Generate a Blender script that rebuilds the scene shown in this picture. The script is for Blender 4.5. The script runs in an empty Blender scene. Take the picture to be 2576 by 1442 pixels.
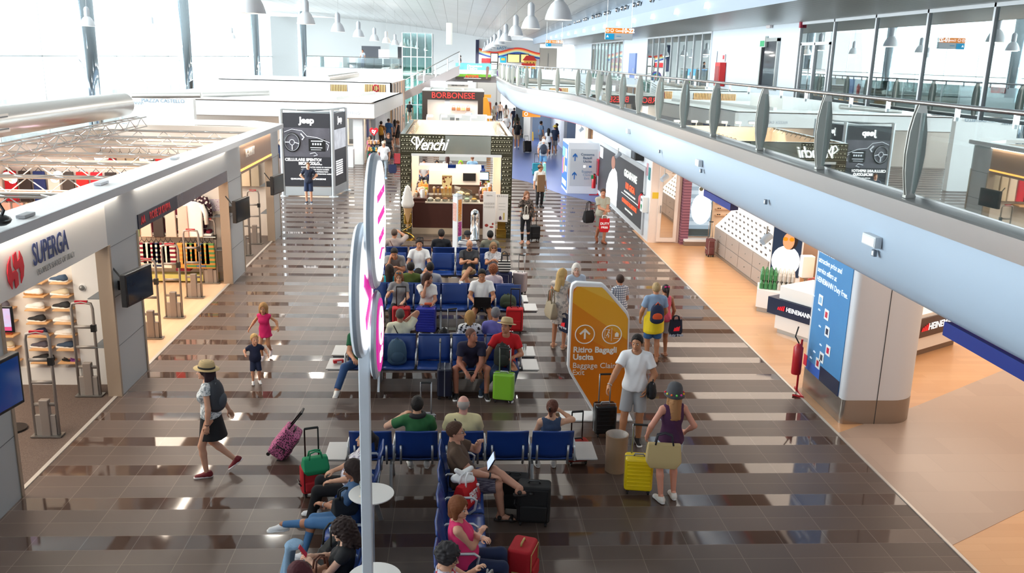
import bpy, math, random, json
import numpy as np
from mathutils import Vector, Matrix
random.seed(7)
S = bpy.context.scene
# ---------------------------------------------------------------- camera, measured from the vertical and lengthwise vanishing points
CX, CY, CAMH = 1288., 721., 5.7
VD, VF = (1060., 9300.), (1150., 143.)
FPX = math.sqrt(-((VF[0]-CX)*(VD[0]-CX)+(VF[1]-CY)*(VD[1]-CY)))
_n = lambda v: np.array(v, float)/np.linalg.norm(v)
_dn = _n([VD[0]-CX, VD[1]-CY, FPX]); _fw = _n([VF[0]-CX, VF[1]-CY, FPX]); _rt = np.cross(_dn, _fw)
_C = np.array([0., 0., CAMH])
cam = bpy.data.cameras.new('camera'); camo = bpy.data.objects.new('camera', cam); S.collection.objects.link(camo)
cam.sensor_width = 36; cam.lens = FPX/2576*36; cam.clip_start = .1; cam.clip_end = 600
# camera axes in the world: image right, image up, backwards
_w = lambda c: Vector((float(c@_rt), float(c@_fw), float(-(c@_dn))))
_R = Matrix((_w(np.array([1., 0, 0])), _w(np.array([0, -1., 0])), _w(np.array([0, 0, -1.])))).transposed()
camo.matrix_world = Matrix.Translation((0, 0, CAMH)) @ _R.to_4x4()
S.camera = camo
def ray(px, py):
    d = np.array([px-CX, py-CY, FPX]); return np.array([d@_rt, d@_fw, -(d@_dn)])
def PZ(px, py, z=0.): r = ray(px, py); q = _C+r*(z-CAMH)/r[2]; return (float(q[0]), float(q[1]), float(q[2]))
def PY(px, py, y): r = ray(px, py); q = _C+r*y/r[1]; return (float(q[0]), float(q[1]), float(q[2]))
def PX(px, py, x): r = ray(px, py); q = _C+r*x/r[0]; return (float(q[0]), float(q[1]), float(q[2]))
# ---------------------------------------------------------------- light and exposure
S.view_settings.view_transform = 'Standard'; S.view_settings.look = 'None'; S.view_settings.gamma = 1
S.view_settings.use_curve_mapping = False; S.view_settings.exposure = 0.5
S.cycles.max_bounces = 7; S.cycles.diffuse_bounces = 3; S.cycles.glossy_bounces = 3; S.cycles.transparent_max_bounces = 12
S.cycles.transmission_bounces = 4; S.cycles.sample_clamp_indirect = 6; S.cycles.caustics_reflective = False; S.cycles.caustics_refractive = False
S.cycles.use_denoising = True
W = bpy.data.worlds.new('daylight'); S.world = W; W.use_nodes = True
_bg = W.node_tree.nodes['Background']; _bg.inputs[0].default_value = (.86, .93, 1, 1); _bg.inputs[1].default_value = 5.5
def area(name, loc, sx, sy, power, col=(1, 1, 1), aim=(0, 0, -1), spread=180):
    l = bpy.data.lights.new(name, 'AREA'); l.shape = 'RECTANGLE'; l.size = sx; l.size_y = sy; l.energy = power; l.color = col
    l.spread = math.radians(spread)
    o = bpy.data.objects.new(name, l); S.collection.objects.link(o); o.location = loc
    o.rotation_euler = Vector(aim).to_track_quat('-Z', 'Y').to_euler(); return o
area('window_daylight', (-23.5, 45, 6.6), 110, 7.5, 30000, (.93, .97, 1), (1, 0, -.12))
# ---------------------------------------------------------------- materials
MATS = {}
def lin(c):
    if isinstance(c, str):
        c = [int(c[i:i+2], 16)/255 for i in (0, 2, 4)]
        c = [x/12.92 if x <= .04045 else ((x+.055)/1.055)**2.4 for x in c]
    return (c[0], c[1], c[2], 1)
def mat(name, col='cccccc', rough=.5, metal=0., emit=0., pat=None, alpha=None, bump=0.):
    key = (name, str(col), rough, metal, emit, str(pat), alpha)
    if key in MATS: return MATS[key]
    m = bpy.data.materials.new(name); m.use_nodes = True; nt = m.node_tree; N = nt.nodes; L = nt.links
    b = N['Principled BSDF']; b.inputs['Base Color'].default_value = lin(col); b.inputs['Roughness'].default_value = rough
    b.inputs['Metallic'].default_value = metal
    if emit: b.inputs['Emission Color'].default_value = lin(col); b.inputs['Emission Strength'].default_value = emit
    if alpha is not None: b.inputs['Alpha'].default_value = alpha
    tc = None
    if pat:
        tc = N.new('ShaderNodeTexCoord'); co = tc.outputs['Object']
        kind, c2 = pat[0], lin(pat[1]); sc = pat[2]
        mix = N.new('ShaderNodeMix'); mix.data_type = 'RGBA'; mix.inputs['A'].default_value = lin(col); mix.inputs['B'].default_value = c2
        if kind == 'noise':
            t = N.new('ShaderNodeTexNoise'); t.inputs['Scale'].default_value = sc; t.inputs['Detail'].default_value = 3; L.new(co, t.inputs['Vector'])
            r = N.new('ShaderNodeValToRGB'); r.color_ramp.elements[0].position = .5; r.color_ramp.elements[1].position = .56
            L.new(t.outputs['Fac'], r.inputs[0]); L.new(r.outputs[0], mix.inputs['Factor'])
        elif kind == 'soft':
            t = N.new('ShaderNodeTexNoise'); t.inputs['Scale'].default_value = sc; t.inputs['Detail'].default_value = 5; L.new(co, t.inputs['Vector'])
            L.new(t.outputs['Fac'], mix.inputs['Factor'])
        elif kind == 'vor':
            t = N.new('ShaderNodeTexVoronoi'); t.inputs['Scale'].default_value = sc; L.new(co, t.inputs['Vector'])
            r = N.new('ShaderNodeMath'); r.operation = 'LESS_THAN'; r.inputs[1].default_value = pat[3] if len(pat) > 3 else .4
            L.new(t.outputs['Distance'], r.inputs[0]); L.new(r.outputs[0], mix.inputs['Factor'])
        elif kind in ('strz', 'strx', 'stry', 'plaid'):
            sp = N.new('ShaderNodeSeparateXYZ'); L.new(co, sp.inputs[0])
            def wave(ax):
                a = N.new('ShaderNodeMath'); a.operation = 'MULTIPLY'; a.inputs[1].default_value = sc; L.new(sp.outputs[ax], a.inputs[0])
                f = N.new('ShaderNodeMath'); f.operation = 'FRACT'; L.new(a.outputs[0], f.inputs[0])
                g = N.new('ShaderNodeMath'); g.operation = 'LESS_THAN'; g.inputs[1].default_value = pat[3] if len(pat) > 3 else .5
                L.new(f.outputs[0], g.inputs[0]); return g.outputs[0]
            if kind == 'plaid':
                mx = N.new('ShaderNodeMath'); mx.operation = 'MAXIMUM'; L.new(wave(2), mx.inputs[0]); L.new(wave(0), mx.inputs[1]); L.new(mx.outputs[0], mix.inputs['Factor'])
            else: L.new(wave('xyz'.index(kind[3])), mix.inputs['Factor'])
        L.new(mix.outputs['Result'], b.inputs['Base Color'])
        if emit: L.new(mix.outputs['Result'], b.inputs['Emission Color'])
    if bump:
        tc = tc or N.new('ShaderNodeTexCoord'); t = N.new('ShaderNodeTexNoise'); t.inputs['Scale'].default_value = 60
        L.new(tc.outputs['Object'], t.inputs['Vector']); bp = N.new('ShaderNodeBump'); bp.inputs['Strength'].default_value = bump
        bp.inputs['Distance'].default_value = .01; L.new(t.outputs['Fac'], bp.inputs['Height']); L.new(bp.outputs[0], b.inputs['Normal'])
    MATS[key] = m; return m
def glass(name, tint=(.9, .97, .95), refl=.1, rough=.0):
    if name in MATS: return MATS[name]
    m = bpy.data.materials.new(name); m.use_nodes = True; nt = m.node_tree; N = nt.nodes; L = nt.links; N.clear()
    out = N.new('ShaderNodeOutputMaterial'); tr = N.new('ShaderNodeBsdfTransparent'); tr.inputs[0].default_value = (*tint, 1)
    gl = N.new('ShaderNodeBsdfGlossy'); gl.inputs['Roughness'].default_value = rough; gl.inputs[0].default_value = (.95, 1, 1, 1)
    lw = N.new('ShaderNodeLayerWeight'); lw.inputs[0].default_value = .25
    mm = N.new('ShaderNodeMapRange'); mm.inputs['To Min'].default_value = refl; mm.inputs['To Max'].default_value = .85; L.new(lw.outputs['Fresnel'], mm.inputs['Value'])
    mx = N.new('ShaderNodeMixShader'); L.new(mm.outputs[0], mx.inputs[0]); L.new(tr.outputs[0], mx.inputs[1]); L.new(gl.outputs[0], mx.inputs[2]); L.new(mx.outputs[0], out.inputs[0])
    MATS[name] = m; return m
STEEL = lambda: mat('brushed_steel', 'a9a9a6', .32, .9)
CHROME = lambda: mat('chrome', 'd8dcde', .08, 1.)
WHITE = lambda: mat('white_paint', 'eeeeee', .5)
# ---------------------------------------------------------------- geometry helpers
class MB:
    def __init__(s): s.v = []; s.f = []
    def add(s, vs, fs, M=None):
        o = len(s.v)
        for p in vs: s.v.append(tuple(M @ Vector(p)) if M is not None else tuple(p))
        s.f += [tuple(i+o for i in f) for f in fs]; return s
    def box(s, x0, x1, y0, y1, z0, z1, M=None):
        v = [(x, y, z) for z in (z0, z1) for y in (y0, y1) for x in (x0, x1)]
        return s.add(v, [(0, 2, 3, 1), (4, 5, 7, 6), (0, 1, 5, 4), (2, 6, 7, 3), (0, 4, 6, 2), (1, 3, 7, 5)], M)
    def prism(s, poly, z0, z1, M=None):   # poly of (x, y)
        n = len(poly); v = [(x, y, z0) for x, y in poly]+[(x, y, z1) for x, y in poly]
        return s.add(v, [tuple(range(n))[::-1], tuple(range(n, 2*n))]+[(i, (i+1) % n, n+(i+1) % n, n+i) for i in range(n)], M)
    def lathe(s, prof, n=24, M=None, cap=True):   # prof of (r, z)
        v = []; f = []
        for r, z in prof:
            for i in range(n): a = 2*math.pi*i/n; v.append((r*math.cos(a), r*math.sin(a), z))
        for j in range(len(prof)-1):
            for i in range(n): k = (i+1) % n; f.append((j*n+i, j*n+k, (j+1)*n+k, (j+1)*n+i))
        if cap: f.append(tuple(range(n))[::-1]); f.append(tuple((len(prof)-1)*n+i for i in range(n)))
        return s.add(v, f, M)
    def tube(s, pts, r, n=10, closed=False, M=None):
        pts = [Vector(p) for p in pts]; m = len(pts); rs = r if isinstance(r, (list, tuple)) else [r]*m; v = []; f = []
        prev = None
        for i, p in enumerate(pts):
            a = pts[(i-1) % m] if (closed or i > 0) else p; b = pts[(i+1) % m] if (closed or i < m-1) else p
            t = (b-a).normalized()
            if prev is None: u = t.orthogonal().normalized()
            else: u = (prev-t*prev.dot(t)); u = u.normalized() if u.length > 1e-6 else t.orthogonal().normalized()
            prev = u; w = t.cross(u)
            for k in range(n): an = 2*math.pi*k/n; v.append(tuple(p+(u*math.cos(an)+w*math.sin(an))*rs[i]))
        for i in range(m if closed else m-1):
            j = (i+1) % m
            for k in range(n): l = (k+1) % n; f.append((i*n+k, i*n+l, j*n+l, j*n+k))
        if not closed: f.append(tuple(range(n))[::-1]); f.append(tuple((m-1)*n+k for k in range(n)))
        return s.add(v, f, M)
    def sphere(s, c, r, n=14, M=None):
        rr = r if isinstance(r, (list, tuple)) else (r, r, r); m = n//2; v = []; f = []
        for j in range(m+1):
            t = math.pi*j/m
            for i in range(n): a = 2*math.pi*i/n; v.append((c[0]+rr[0]*math.sin(t)*math.cos(a), c[1]+rr[1]*math.sin(t)*math.sin(a), c[2]+rr[2]*math.cos(t)))
        for j in range(m):
            for i in range(n): k = (i+1) % n; f.append((j*n+i, (j+1)*n+i, (j+1)*n+k, j*n+k))
        return s.add(v, f, M)
    def grid(s, P):   # P[i][j] points
        n, m = len(P), len(P[0]); v = [p for r in P for p in r]
        return s.add(v, [(i*m+j, i*m+j+1, (i+1)*m+j+1, (i+1)*m+j) for i in range(n-1) for j in range(m-1)])
    def mesh(s, name):
        me = bpy.data.meshes.new(name); me.from_pydata(s.v, [], s.f); me.update(); return me
    def build(s, name, m, parent=None, bevel=0., smooth=False, seg=2, solid=0., M=None, sub=0):
        me = s.mesh(name); return link(name, me, m, parent, bevel, smooth, seg, solid, M, sub)
def link(name, me, m, parent=None, bevel=0., smooth=False, seg=2, solid=0., M=None, sub=0):
    o = bpy.data.objects.new(name, me); S.collection.objects.link(o)
    if m is not None and not me.materials: me.materials.append(m)
    if parent is not None: o.parent = parent
    if M is not None: o.matrix_local = M
    if solid: q = o.modifiers.new('solid', 'SOLIDIFY'); q.thickness = solid; q.offset = 0
    if bevel: q = o.modifiers.new('bevel', 'BEVEL'); q.width = bevel; q.segments = seg; q.limit_method = 'ANGLE'; q.angle_limit = .6
    if sub: q = o.modifiers.new('sub', 'SUBSURF'); q.levels = sub; q.render_levels = sub
    if smooth or bevel or sub:
        me.polygons.foreach_set('use_smooth', [True]*len(me.polygons))
        if bevel and not sub: q = o.modifiers.new('wn', 'WEIGHTED_NORMAL'); q.keep_sharp = True
        elif smooth != 'all' and not sub and len(me.polygons) < 4000:
            try: me.set_sharp_from_angle(angle=.7)
            except Exception: pass
    return o
def B(x0, x1, y0, y1, z0, z1): return MB().box(x0, x1, y0, y1, z0, z1)
def tag(o, label, cat, group=None, kind=None):
    if label: o['label'] = label
    if cat: o['category'] = cat
    if group: o['group'] = group
    if kind: o['kind'] = kind
    return o
def thing(name, label, cat, loc=(0, 0, 0), rz=0., group=None, kind=None):
    o = bpy.data.objects.new(name, None); S.collection.objects.link(o); o.empty_display_size = .1
    o.location = (loc[0], loc[1], loc[2] if len(loc) > 2 else 0); o.rotation_euler = (0, 0, math.radians(rz)); return tag(o, label, cat, group, kind)
def struct(name, mb, m, parent=None, **k):
    o = mb.build(name, m, parent, **k)
    if parent is None: o['kind'] = 'structure'
    return o
def copy_tree(o, parent=None):
    c = o.copy(); S.collection.objects.link(c)
    if parent is not None: c.parent = parent
    for ch in o.children: copy_tree(ch, c)
    return c
def clone(root, label, loc, rz, group=None):
    c = copy_tree(root); c.location = (loc[0], loc[1], loc[2] if len(loc) > 2 else 0); c.rotation_euler = (0, 0, math.radians(rz)); c['label'] = label
    if group: c['group'] = group
    return c
def text(name, s, size, m, parent=None, loc=(0, 0, 0), rot=(90, 0, 0), ext=.003, align='CENTER', bold=0., sx=1., shear=0., sp=1.):
    cu = bpy.data.curves.new(name, 'FONT'); cu.body = s; cu.size = size; cu.extrude = ext; cu.align_x = align; cu.align_y = 'CENTER'
    cu.offset = bold; cu.shear = shear; cu.space_character = sp; cu.resolution_u = 3; cu.materials.append(m)
    t_ = bpy.data.objects.new('t', cu); me = bpy.data.meshes.new_from_object(t_); me.name = name
    bpy.data.objects.remove(t_); bpy.data.curves.remove(cu); o = bpy.data.objects.new(name, me); S.collection.objects.link(o)
    if not me.materials: me.materials.append(m)
    if parent is not None: o.parent = parent
    o.location = loc; o.rotation_euler = [math.radians(a) for a in rot]; o.scale = (sx, 1, 1); return o
# ---------------------------------------------------------------- bodies grown as one smooth surface from a posed skeleton
def surf(f, lo, hi, h):
    lo = np.array(lo, np.float32); n = np.maximum(3, np.ceil((np.array(hi)-lo)/h).astype(int)+1)
    g = [lo[i]+h*np.arange(n[i], dtype=np.float32) for i in range(3)]
    X, Y, Z = np.meshgrid(*g, indexing='ij'); D = f(X, Y, Z)
    ins = D < 0; nx, ny, nz = D.shape
    acc = np.zeros((nx-1, ny-1, nz-1, 3), np.float32); cnt = np.zeros((nx-1, ny-1, nz-1), np.float32)
    sl = lambda a, n: slice(a, n-1+a)
    for ax in range(3):
        others = [i for i in range(3) if i != ax]
        for a in (0, 1):
            for b in (0, 1):
                o0 = [0, 0, 0]; o0[others[0]] = a; o0[others[1]] = b; o1 = list(o0); o1[ax] = 1
                d0 = D[sl(o0[0], nx), sl(o0[1], ny), sl(o0[2], nz)]; d1 = D[sl(o1[0], nx), sl(o1[1], ny), sl(o1[2], nz)]
                cr = (d0 < 0) != (d1 < 0); t = np.where(cr, d0/np.where(cr, d0-d1, 1), 0)
                for k in range(3): acc[..., k] += np.where(cr, (t if k == ax else o0[k]), 0)
                cnt += cr
    act = cnt > 0; idx = -np.ones(act.shape, np.int64); idx[act] = np.arange(act.sum())
    P = acc[act]/cnt[act][:, None]; base = np.argwhere(act); V = lo+(base+P)*h
    F = []
    for ax in range(3):
        o = [i for i in range(3) if i != ax]
        s0 = [slice(1, None)]*3; s0[ax] = slice(None)
        s0 = [slice(1, -1), slice(1, -1), slice(1, -1)]; s0[ax] = slice(0, -1)
        s1 = list(s0); s1[ax] = slice(1, None)
        a = ins[tuple(s0)]; b = ins[tuple(s1)]; c = np.argwhere(a != b); 
        if len(c) == 0: continue
        off = np.array([1, 1, 1]); off[ax] = 0; p = c+off; fl = a[tuple(c.T)]
        e1 = np.zeros(3, int); e1[o[0]] = 1; e2 = np.zeros(3, int); e2[o[1]] = 1
        q = [idx[tuple((p-e1-e2).T)], idx[tuple((p-e2).T)], idx[tuple(p.T)], idx[tuple((p-e1).T)]]
        q = np.stack(q, 1); flip = fl if ax != 1 else ~fl
        q[~flip] = q[~flip][:, ::-1]; q = q[(q >= 0).all(1)]; F.append(q)
    return V, np.concatenate(F) if F else np.zeros((0, 4), int)
def npmesh(name, parts):   # parts of (V, F)
    V = np.concatenate([p[0] for p in parts]); o = 0; Fs = []
    for v, f in parts: Fs.append(f+o); o += len(v)
    F = np.concatenate(Fs); me = bpy.data.meshes.new(name)
    me.vertices.add(len(V)); me.vertices.foreach_set('co', V.astype(np.float32).ravel())
    me.loops.add(F.size); me.loops.foreach_set('vertex_index', F.ravel().astype(np.int32))
    me.polygons.add(len(F)); me.polygons.foreach_set('loop_start', np.arange(0, F.size, 4, dtype=np.int32)); me.polygons.foreach_set('loop_total', np.full(len(F), 4, np.int32))
    me.polygons.foreach_set('use_smooth', np.ones(len(F), bool)); me.update(calc_edges=True); me.validate(); return me
def cone(a, b, ra, rb, cut=None):   # tapered capsule
    a = np.array(a, float); b = np.array(b, float)
    def f(X, Y, Z):
        d = b-a; L = max(1e-6, d@d); t = np.clip(((X-a[0])*d[0]+(Y-a[1])*d[1]+(Z-a[2])*d[2])/L, 0, 1)
        r = np.sqrt((X-a[0]-t*d[0])**2+(Y-a[1]-t*d[1])**2+(Z-a[2]-t*d[2])**2)-(ra+(rb-ra)*t)
        if cut is not None:
            u = d/math.sqrt(L); r = np.maximum(r, (X-b[0])*u[0]+(Y-b[1])*u[1]+(Z-b[2])*u[2]-cut)
        return r
    m = max(ra, rb); f.lo = np.minimum(a-ra, b-rb)-.03; f.hi = np.maximum(a+ra, b+rb)+.03; return f
def ell(c, r, R=None):
    c = np.array(c, float); r = np.array(r, float); R = np.eye(3) if R is None else np.array(R)   # columns are the axes
    def f(X, Y, Z):
        x, y, z = X-c[0], Y-c[1], Z-c[2]
        u = [(x*R[0, i]+y*R[1, i]+z*R[2, i]) for i in range(3)]
        k0 = np.sqrt(sum((u[i]/r[i])**2 for i in range(3))); k1 = np.sqrt(sum((u[i]/r[i]**2)**2 for i in range(3)))+1e-9
        return k0*(k0-1)/k1
    m = r.max(); f.lo = c-m-.03; f.hi = c+m+.03; return f
def smin(a, b, k):
    if k <= 0: return np.minimum(a, b)
    h = np.clip(.5+.5*(b-a)/k, 0, 1); return b*(1-h)+a*h-k*h*(1-h)
def union(fs, k=.03):
    def f(X, Y, Z):
        d = fs[0](X, Y, Z)
        for g in fs[1:]: d = smin(d, g(X, Y, Z), k)
        return d
    f.lo = np.min([g.lo for g in fs], 0); f.hi = np.max([g.hi for g in fs], 0); return f
def cutp(f, p, n):   # keeps what lies behind the plane
    p = np.array(p, float); n = _n(n)
    def g(X, Y, Z): return np.maximum(f(X, Y, Z), (X-p[0])*n[0]+(Y-p[1])*n[1]+(Z-p[2])*n[2])
    g.lo, g.hi = f.lo, f.hi; return g
def minus(f, h, k=0):
    def g(X, Y, Z): return np.maximum(f(X, Y, Z), -h(X, Y, Z))
    g.lo, g.hi = f.lo, f.hi; return g
def infl(f, t):
    g = lambda X, Y, Z: f(X, Y, Z)-t
    g.lo, g.hi = f.lo-t, f.hi+t; return g
def S_(f, h): return surf(f, f.lo-h, f.hi+h, h)
def xf(vf, M): V, F = vf; return (V@np.array(M)[:3, :3].T+np.array(M)[:3, 3], F if np.linalg.det(np.array(M)[:3, :3]) > 0 else F[:, ::-1])
# head, hair and hand prototypes (head frame: y forward, z up, origin between the ears)
def head_f(fem=False):
    j = .92 if fem else 1.
    fs = [ell((0, -.012, .038), (.074, .094, .092)), ell((0, .03, -.045), (.052*j, .058, .062*j)), ell((0, .045, -.02), (.054, .045, .06)), cone((0, -.02, -.03), (0, -.03, -.13), .052*j, .054*j)]
    f = union(fs, .03)
    f = minus(f, union([ell((.03, .098, .018), (.017, .016, .011)), ell((-.03, .098, .018), (.017, .016, .011))], 0))
    g = union([f, union([cone((0, .088, .022), (0, .112, -.018), .008, .0135), ell((.011, .1, -.02), (.009, .011, .008)), ell((-.011, .1, -.02), (.009, .011, .008))], .008)], .012)
    g = union([g, ell((0, .085, -.083), (.022, .016, .016)), ell((0, .091, -.05), (.022, .009, .0055)), ell((0, .089, -.058), (.019, .01, .006))], .008)
    e = [ell((s*.076, -.012, .005), (.009, .019, .03), np.array([[1, 0, 0], [0, 1, .15], [0, -.15, 1]])) for s in (-1, 1)]
    return union([g]+e, .006)
HEADS = {}
def head(fem, h):
    k = (fem, h)
    if k not in HEADS: HEADS[k] = S_(head_f(fem), h)
    return HEADS[k]
def hair_f(st):
    sk = lambda t: ell((0, -.016, .042), (.076+t, .096+t, .093+t))
    face = lambda f, p=(0, .078, .085), n=(0, .78, -.62): cutp(f, p, n)
    def wig(f, a=.006, q=90):
        g = lambda X, Y, Z: f(X, Y, Z)+a*np.sin(q*X+3*np.sin(40*Z))*np.sin(q*Y)*np.sin(q*Z*.8+20*X)
        g.lo, g.hi = f.lo, f.hi; return g
    fr = ell((0, .108, -.02), (.066, .085, .112))   # the face opening
    if st == 'buzz': return face(sk(.004), (0, .07, .08))
    if st == 'short': return wig(face(union([sk(.012), ell((0, .01, .105), (.06, .06, .035))], .02), (0, .074, .096), (0, .8, -.6)), .003, 120)
    if st == 'ring': return cutp(face(sk(.006), (0, .02, .06)), (0, 0, .055), (0, .3, 1))
    if st == 'bob': return wig(minus(union([sk(.018), cone((-.07, -.02, .02), (-.075, .01, -.08), .035, .03), cone((.07, -.02, .02), (.075, .01, -.08), .035, .03), cone((0, -.07, 0), (0, -.06, -.09), .06, .06)], .03), fr), .003, 110)
    if st == 'long': return wig(minus(union([sk(.016), cone((-.07, -.03, .02), (-.085, -.02, -.2), .035, .03), cone((.07, -.03, .02), (.085, -.02, -.2), .035, .03), cone((0, -.07, 0), (0, -.1, -.3), .07, .05), cone((.04, -.07, -.1), (.05, -.1, -.32), .045, .03), cone((-.04, -.07, -.1), (-.05, -.1, -.32), .045, .03)], .03), fr), .003, 90)
    if st == 'pony': return wig(union([minus(sk(.01), fr), ell((0, -.115, .05), (.03, .03, .03)), cone((0, -.14, .03), (0, -.15, -.12), .034, .018)], .02), .003, 110)
    if st == 'bun': return wig(union([minus(sk(.01), fr), ell((0, -.115, .03), (.045, .038, .045)), cone((0, -.1, -.01), (.01, -.11, -.08), .035, .02)], .015), .004, 110)
    if st == 'curly': return wig(minus(union([sk(.035), cone((-.08, -.03, 0), (-.09, -.03, -.13), .05, .045), cone((.08, -.03, 0), (.09, -.03, -.13), .05, .045), cone((0, -.08, 0), (0, -.1, -.16), .08, .07)], .03), fr), .013, 75)
    if st == 'afro': return wig(minus(sk(.035), fr), .012, 75)
HAIRS = {}
def hairmesh(st, h):
    k = (st, h)
    if k not in HAIRS: f = hair_f(st); HAIRS[k] = npmesh('hair', [surf(f, f.lo-.02, f.hi+.02, h)])
    return HAIRS[k]
def hand_f(curl):   # wrist at origin, fingers along +y, palm faces -z, thumb to +x
    palm = union([ell((0, .045, 0), (.04, .052, .0155)), cone((0, -.03, 0), (0, .02, 0), .026, .03), ell((.024, .03, -.006), (.018, .03, .014))], .015)
    fs = [palm]
    for i, (x, L, y0) in enumerate([(.030, .066, .085), (.0105, .074, .09), (-.0095, .068, .087), (-.029, .053, .078)]):
        c = curl*(1+.08*i); p = np.array([x, y0, 0.]); a = .12+c*.5; seg = [L*.45, L*.32, L*.28]; r = [.0088, .008, .0074, .0062]; ps = [p]
        for k in range(3):
            ps.append(ps[-1]+seg[k]*np.array([x*.6, math.cos(a), -math.sin(a)])); a += c*.85
        ps0 = np.array([x*.85, .055, 0]); ff = [cone(ps0, ps[0], .0105, .0095)]+[cone(ps[k], ps[k+1], r[k], r[k+1]) for k in range(3)]
        fs.append(union(ff, .004))
    t0 = np.array([.028, .022, -.006]); t1 = t0+np.array([.026, .027, -.008-.012*curl]); t2 = t1+np.array([.008-.012*curl, .03, -.006-.012*curl])
    t3 = t2+np.array([-.002-.014*curl, .022, -.004]); fs.append(union([cone(t0, t1, .014, .0115), cone(t1, t2, .0108, .0095), cone(t2, t3, .0095, .007)], .005))
    return union(fs, .004)
HANDS = {}
def hand(curl, h):
    k = (curl, h)
    if k not in HANDS: HANDS[k] = S_(hand_f(curl), h)
    return HANDS[k]
SHOES = {}
def shoe(kind):   # ankle above origin, toe along +y, sole at z = 0
    if kind in SHOES: return SHOES[kind]
    sole = lambda t: cutp(cutp(union([cone((.004, -.06, .012), (0, .0, .012), .036, .034), cone((0, 0, .012), (-.006, .15, .012), .036, .044)], .03), (0, 0, t), (0, 0, 1)), (0, 0, 0), (0, 0, -1))
    if kind == 'sandal': up = cutp(cutp(union([cone((.05, .12, .03), (-.055, .12, .03), .03, .03), cone((.045, -.02, .055), (-.045, -.02, .055), .028, .028)], .001), (0, .15, 0), (0, 1, 0)), (0, 0, .02), (0, 0, -1))
    else: up = cutp(cutp(union([cone((.002, -.055, .045), (0, .02, .05), .04, .04), cone((0, .02, .045), (-.004, .145, .022), .041, .036), cone((0, -.04, .05), (0, -.035, .085), .041, .04)], .03), (0, 0, .012), (0, 0, -1)), (0, 0, .1), (0, .12, 1))
    SHOES[kind] = (npmesh('shoe', [S_(up, .007)]), npmesh('sole', [S_(sole(.028 if kind != 'plat' else .045), .007)])); return SHOES[kind]
def rotm(yaw=0, pitch=0, roll=0):   # yaw left +, pitch down +
    return Matrix.Rotation(math.radians(yaw), 3, 'Z') @ Matrix.Rotation(math.radians(-pitch), 3, 'X') @ Matrix.Rotation(math.radians(roll), 3, 'Y')
def ik(a, t, l1, l2, pole):
    a, t, pole = Vector(a), Vector(t), Vector(pole); d = t-a; L = min(d.length, (l1+l2)*.999)
    if L < abs(l1-l2)*1.02: L = abs(l1-l2)*1.02+.001
    u = d.normalized(); x = (l1*l1-l2*l2+L*L)/(2*L); y = math.sqrt(max(0, l1*l1-x*x)); p = pole-u*pole.dot(u); p = p.normalized() if p.length > 1e-4 else u.orthogonal()
    return a+u*x+p*y, a+u*L
def A(v): return np.array(v, float)
POSES = {
 'stand': dict(pz=.945, rh=(.27, .04, .86), lh=(-.27, .04, .86), rf=(.1, 0, .085), lf=(-.1, 0, .085)),
 'walk': dict(pz=.93, rh=(.25, .22, .93), lh=(-.26, -.2, .93), rf=(.08, -.33, .15), lf=(-.08, .26, .09), rtoe=28, lean=4),
 'sit': dict(pz=.52, rh=(.13, .3, .66), lh=(-.13, .3, .66), rf=(.12, .46, .085), lf=(-.12, .46, .085), lean=-8),
 'sitx': dict(pz=.52, rh=(.12, .3, .68), lh=(-.1, .32, .7), rf=(-.1, .5, .085), lf=(.2, .68, .42), lkp=(-.3, .3, 1), lean=-10),
}
LOD = {0: (.014, .006, .0042, .005), 1: (.018, .0085, .006, .007), 2: (.026, .013, .009, .011)}
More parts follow.
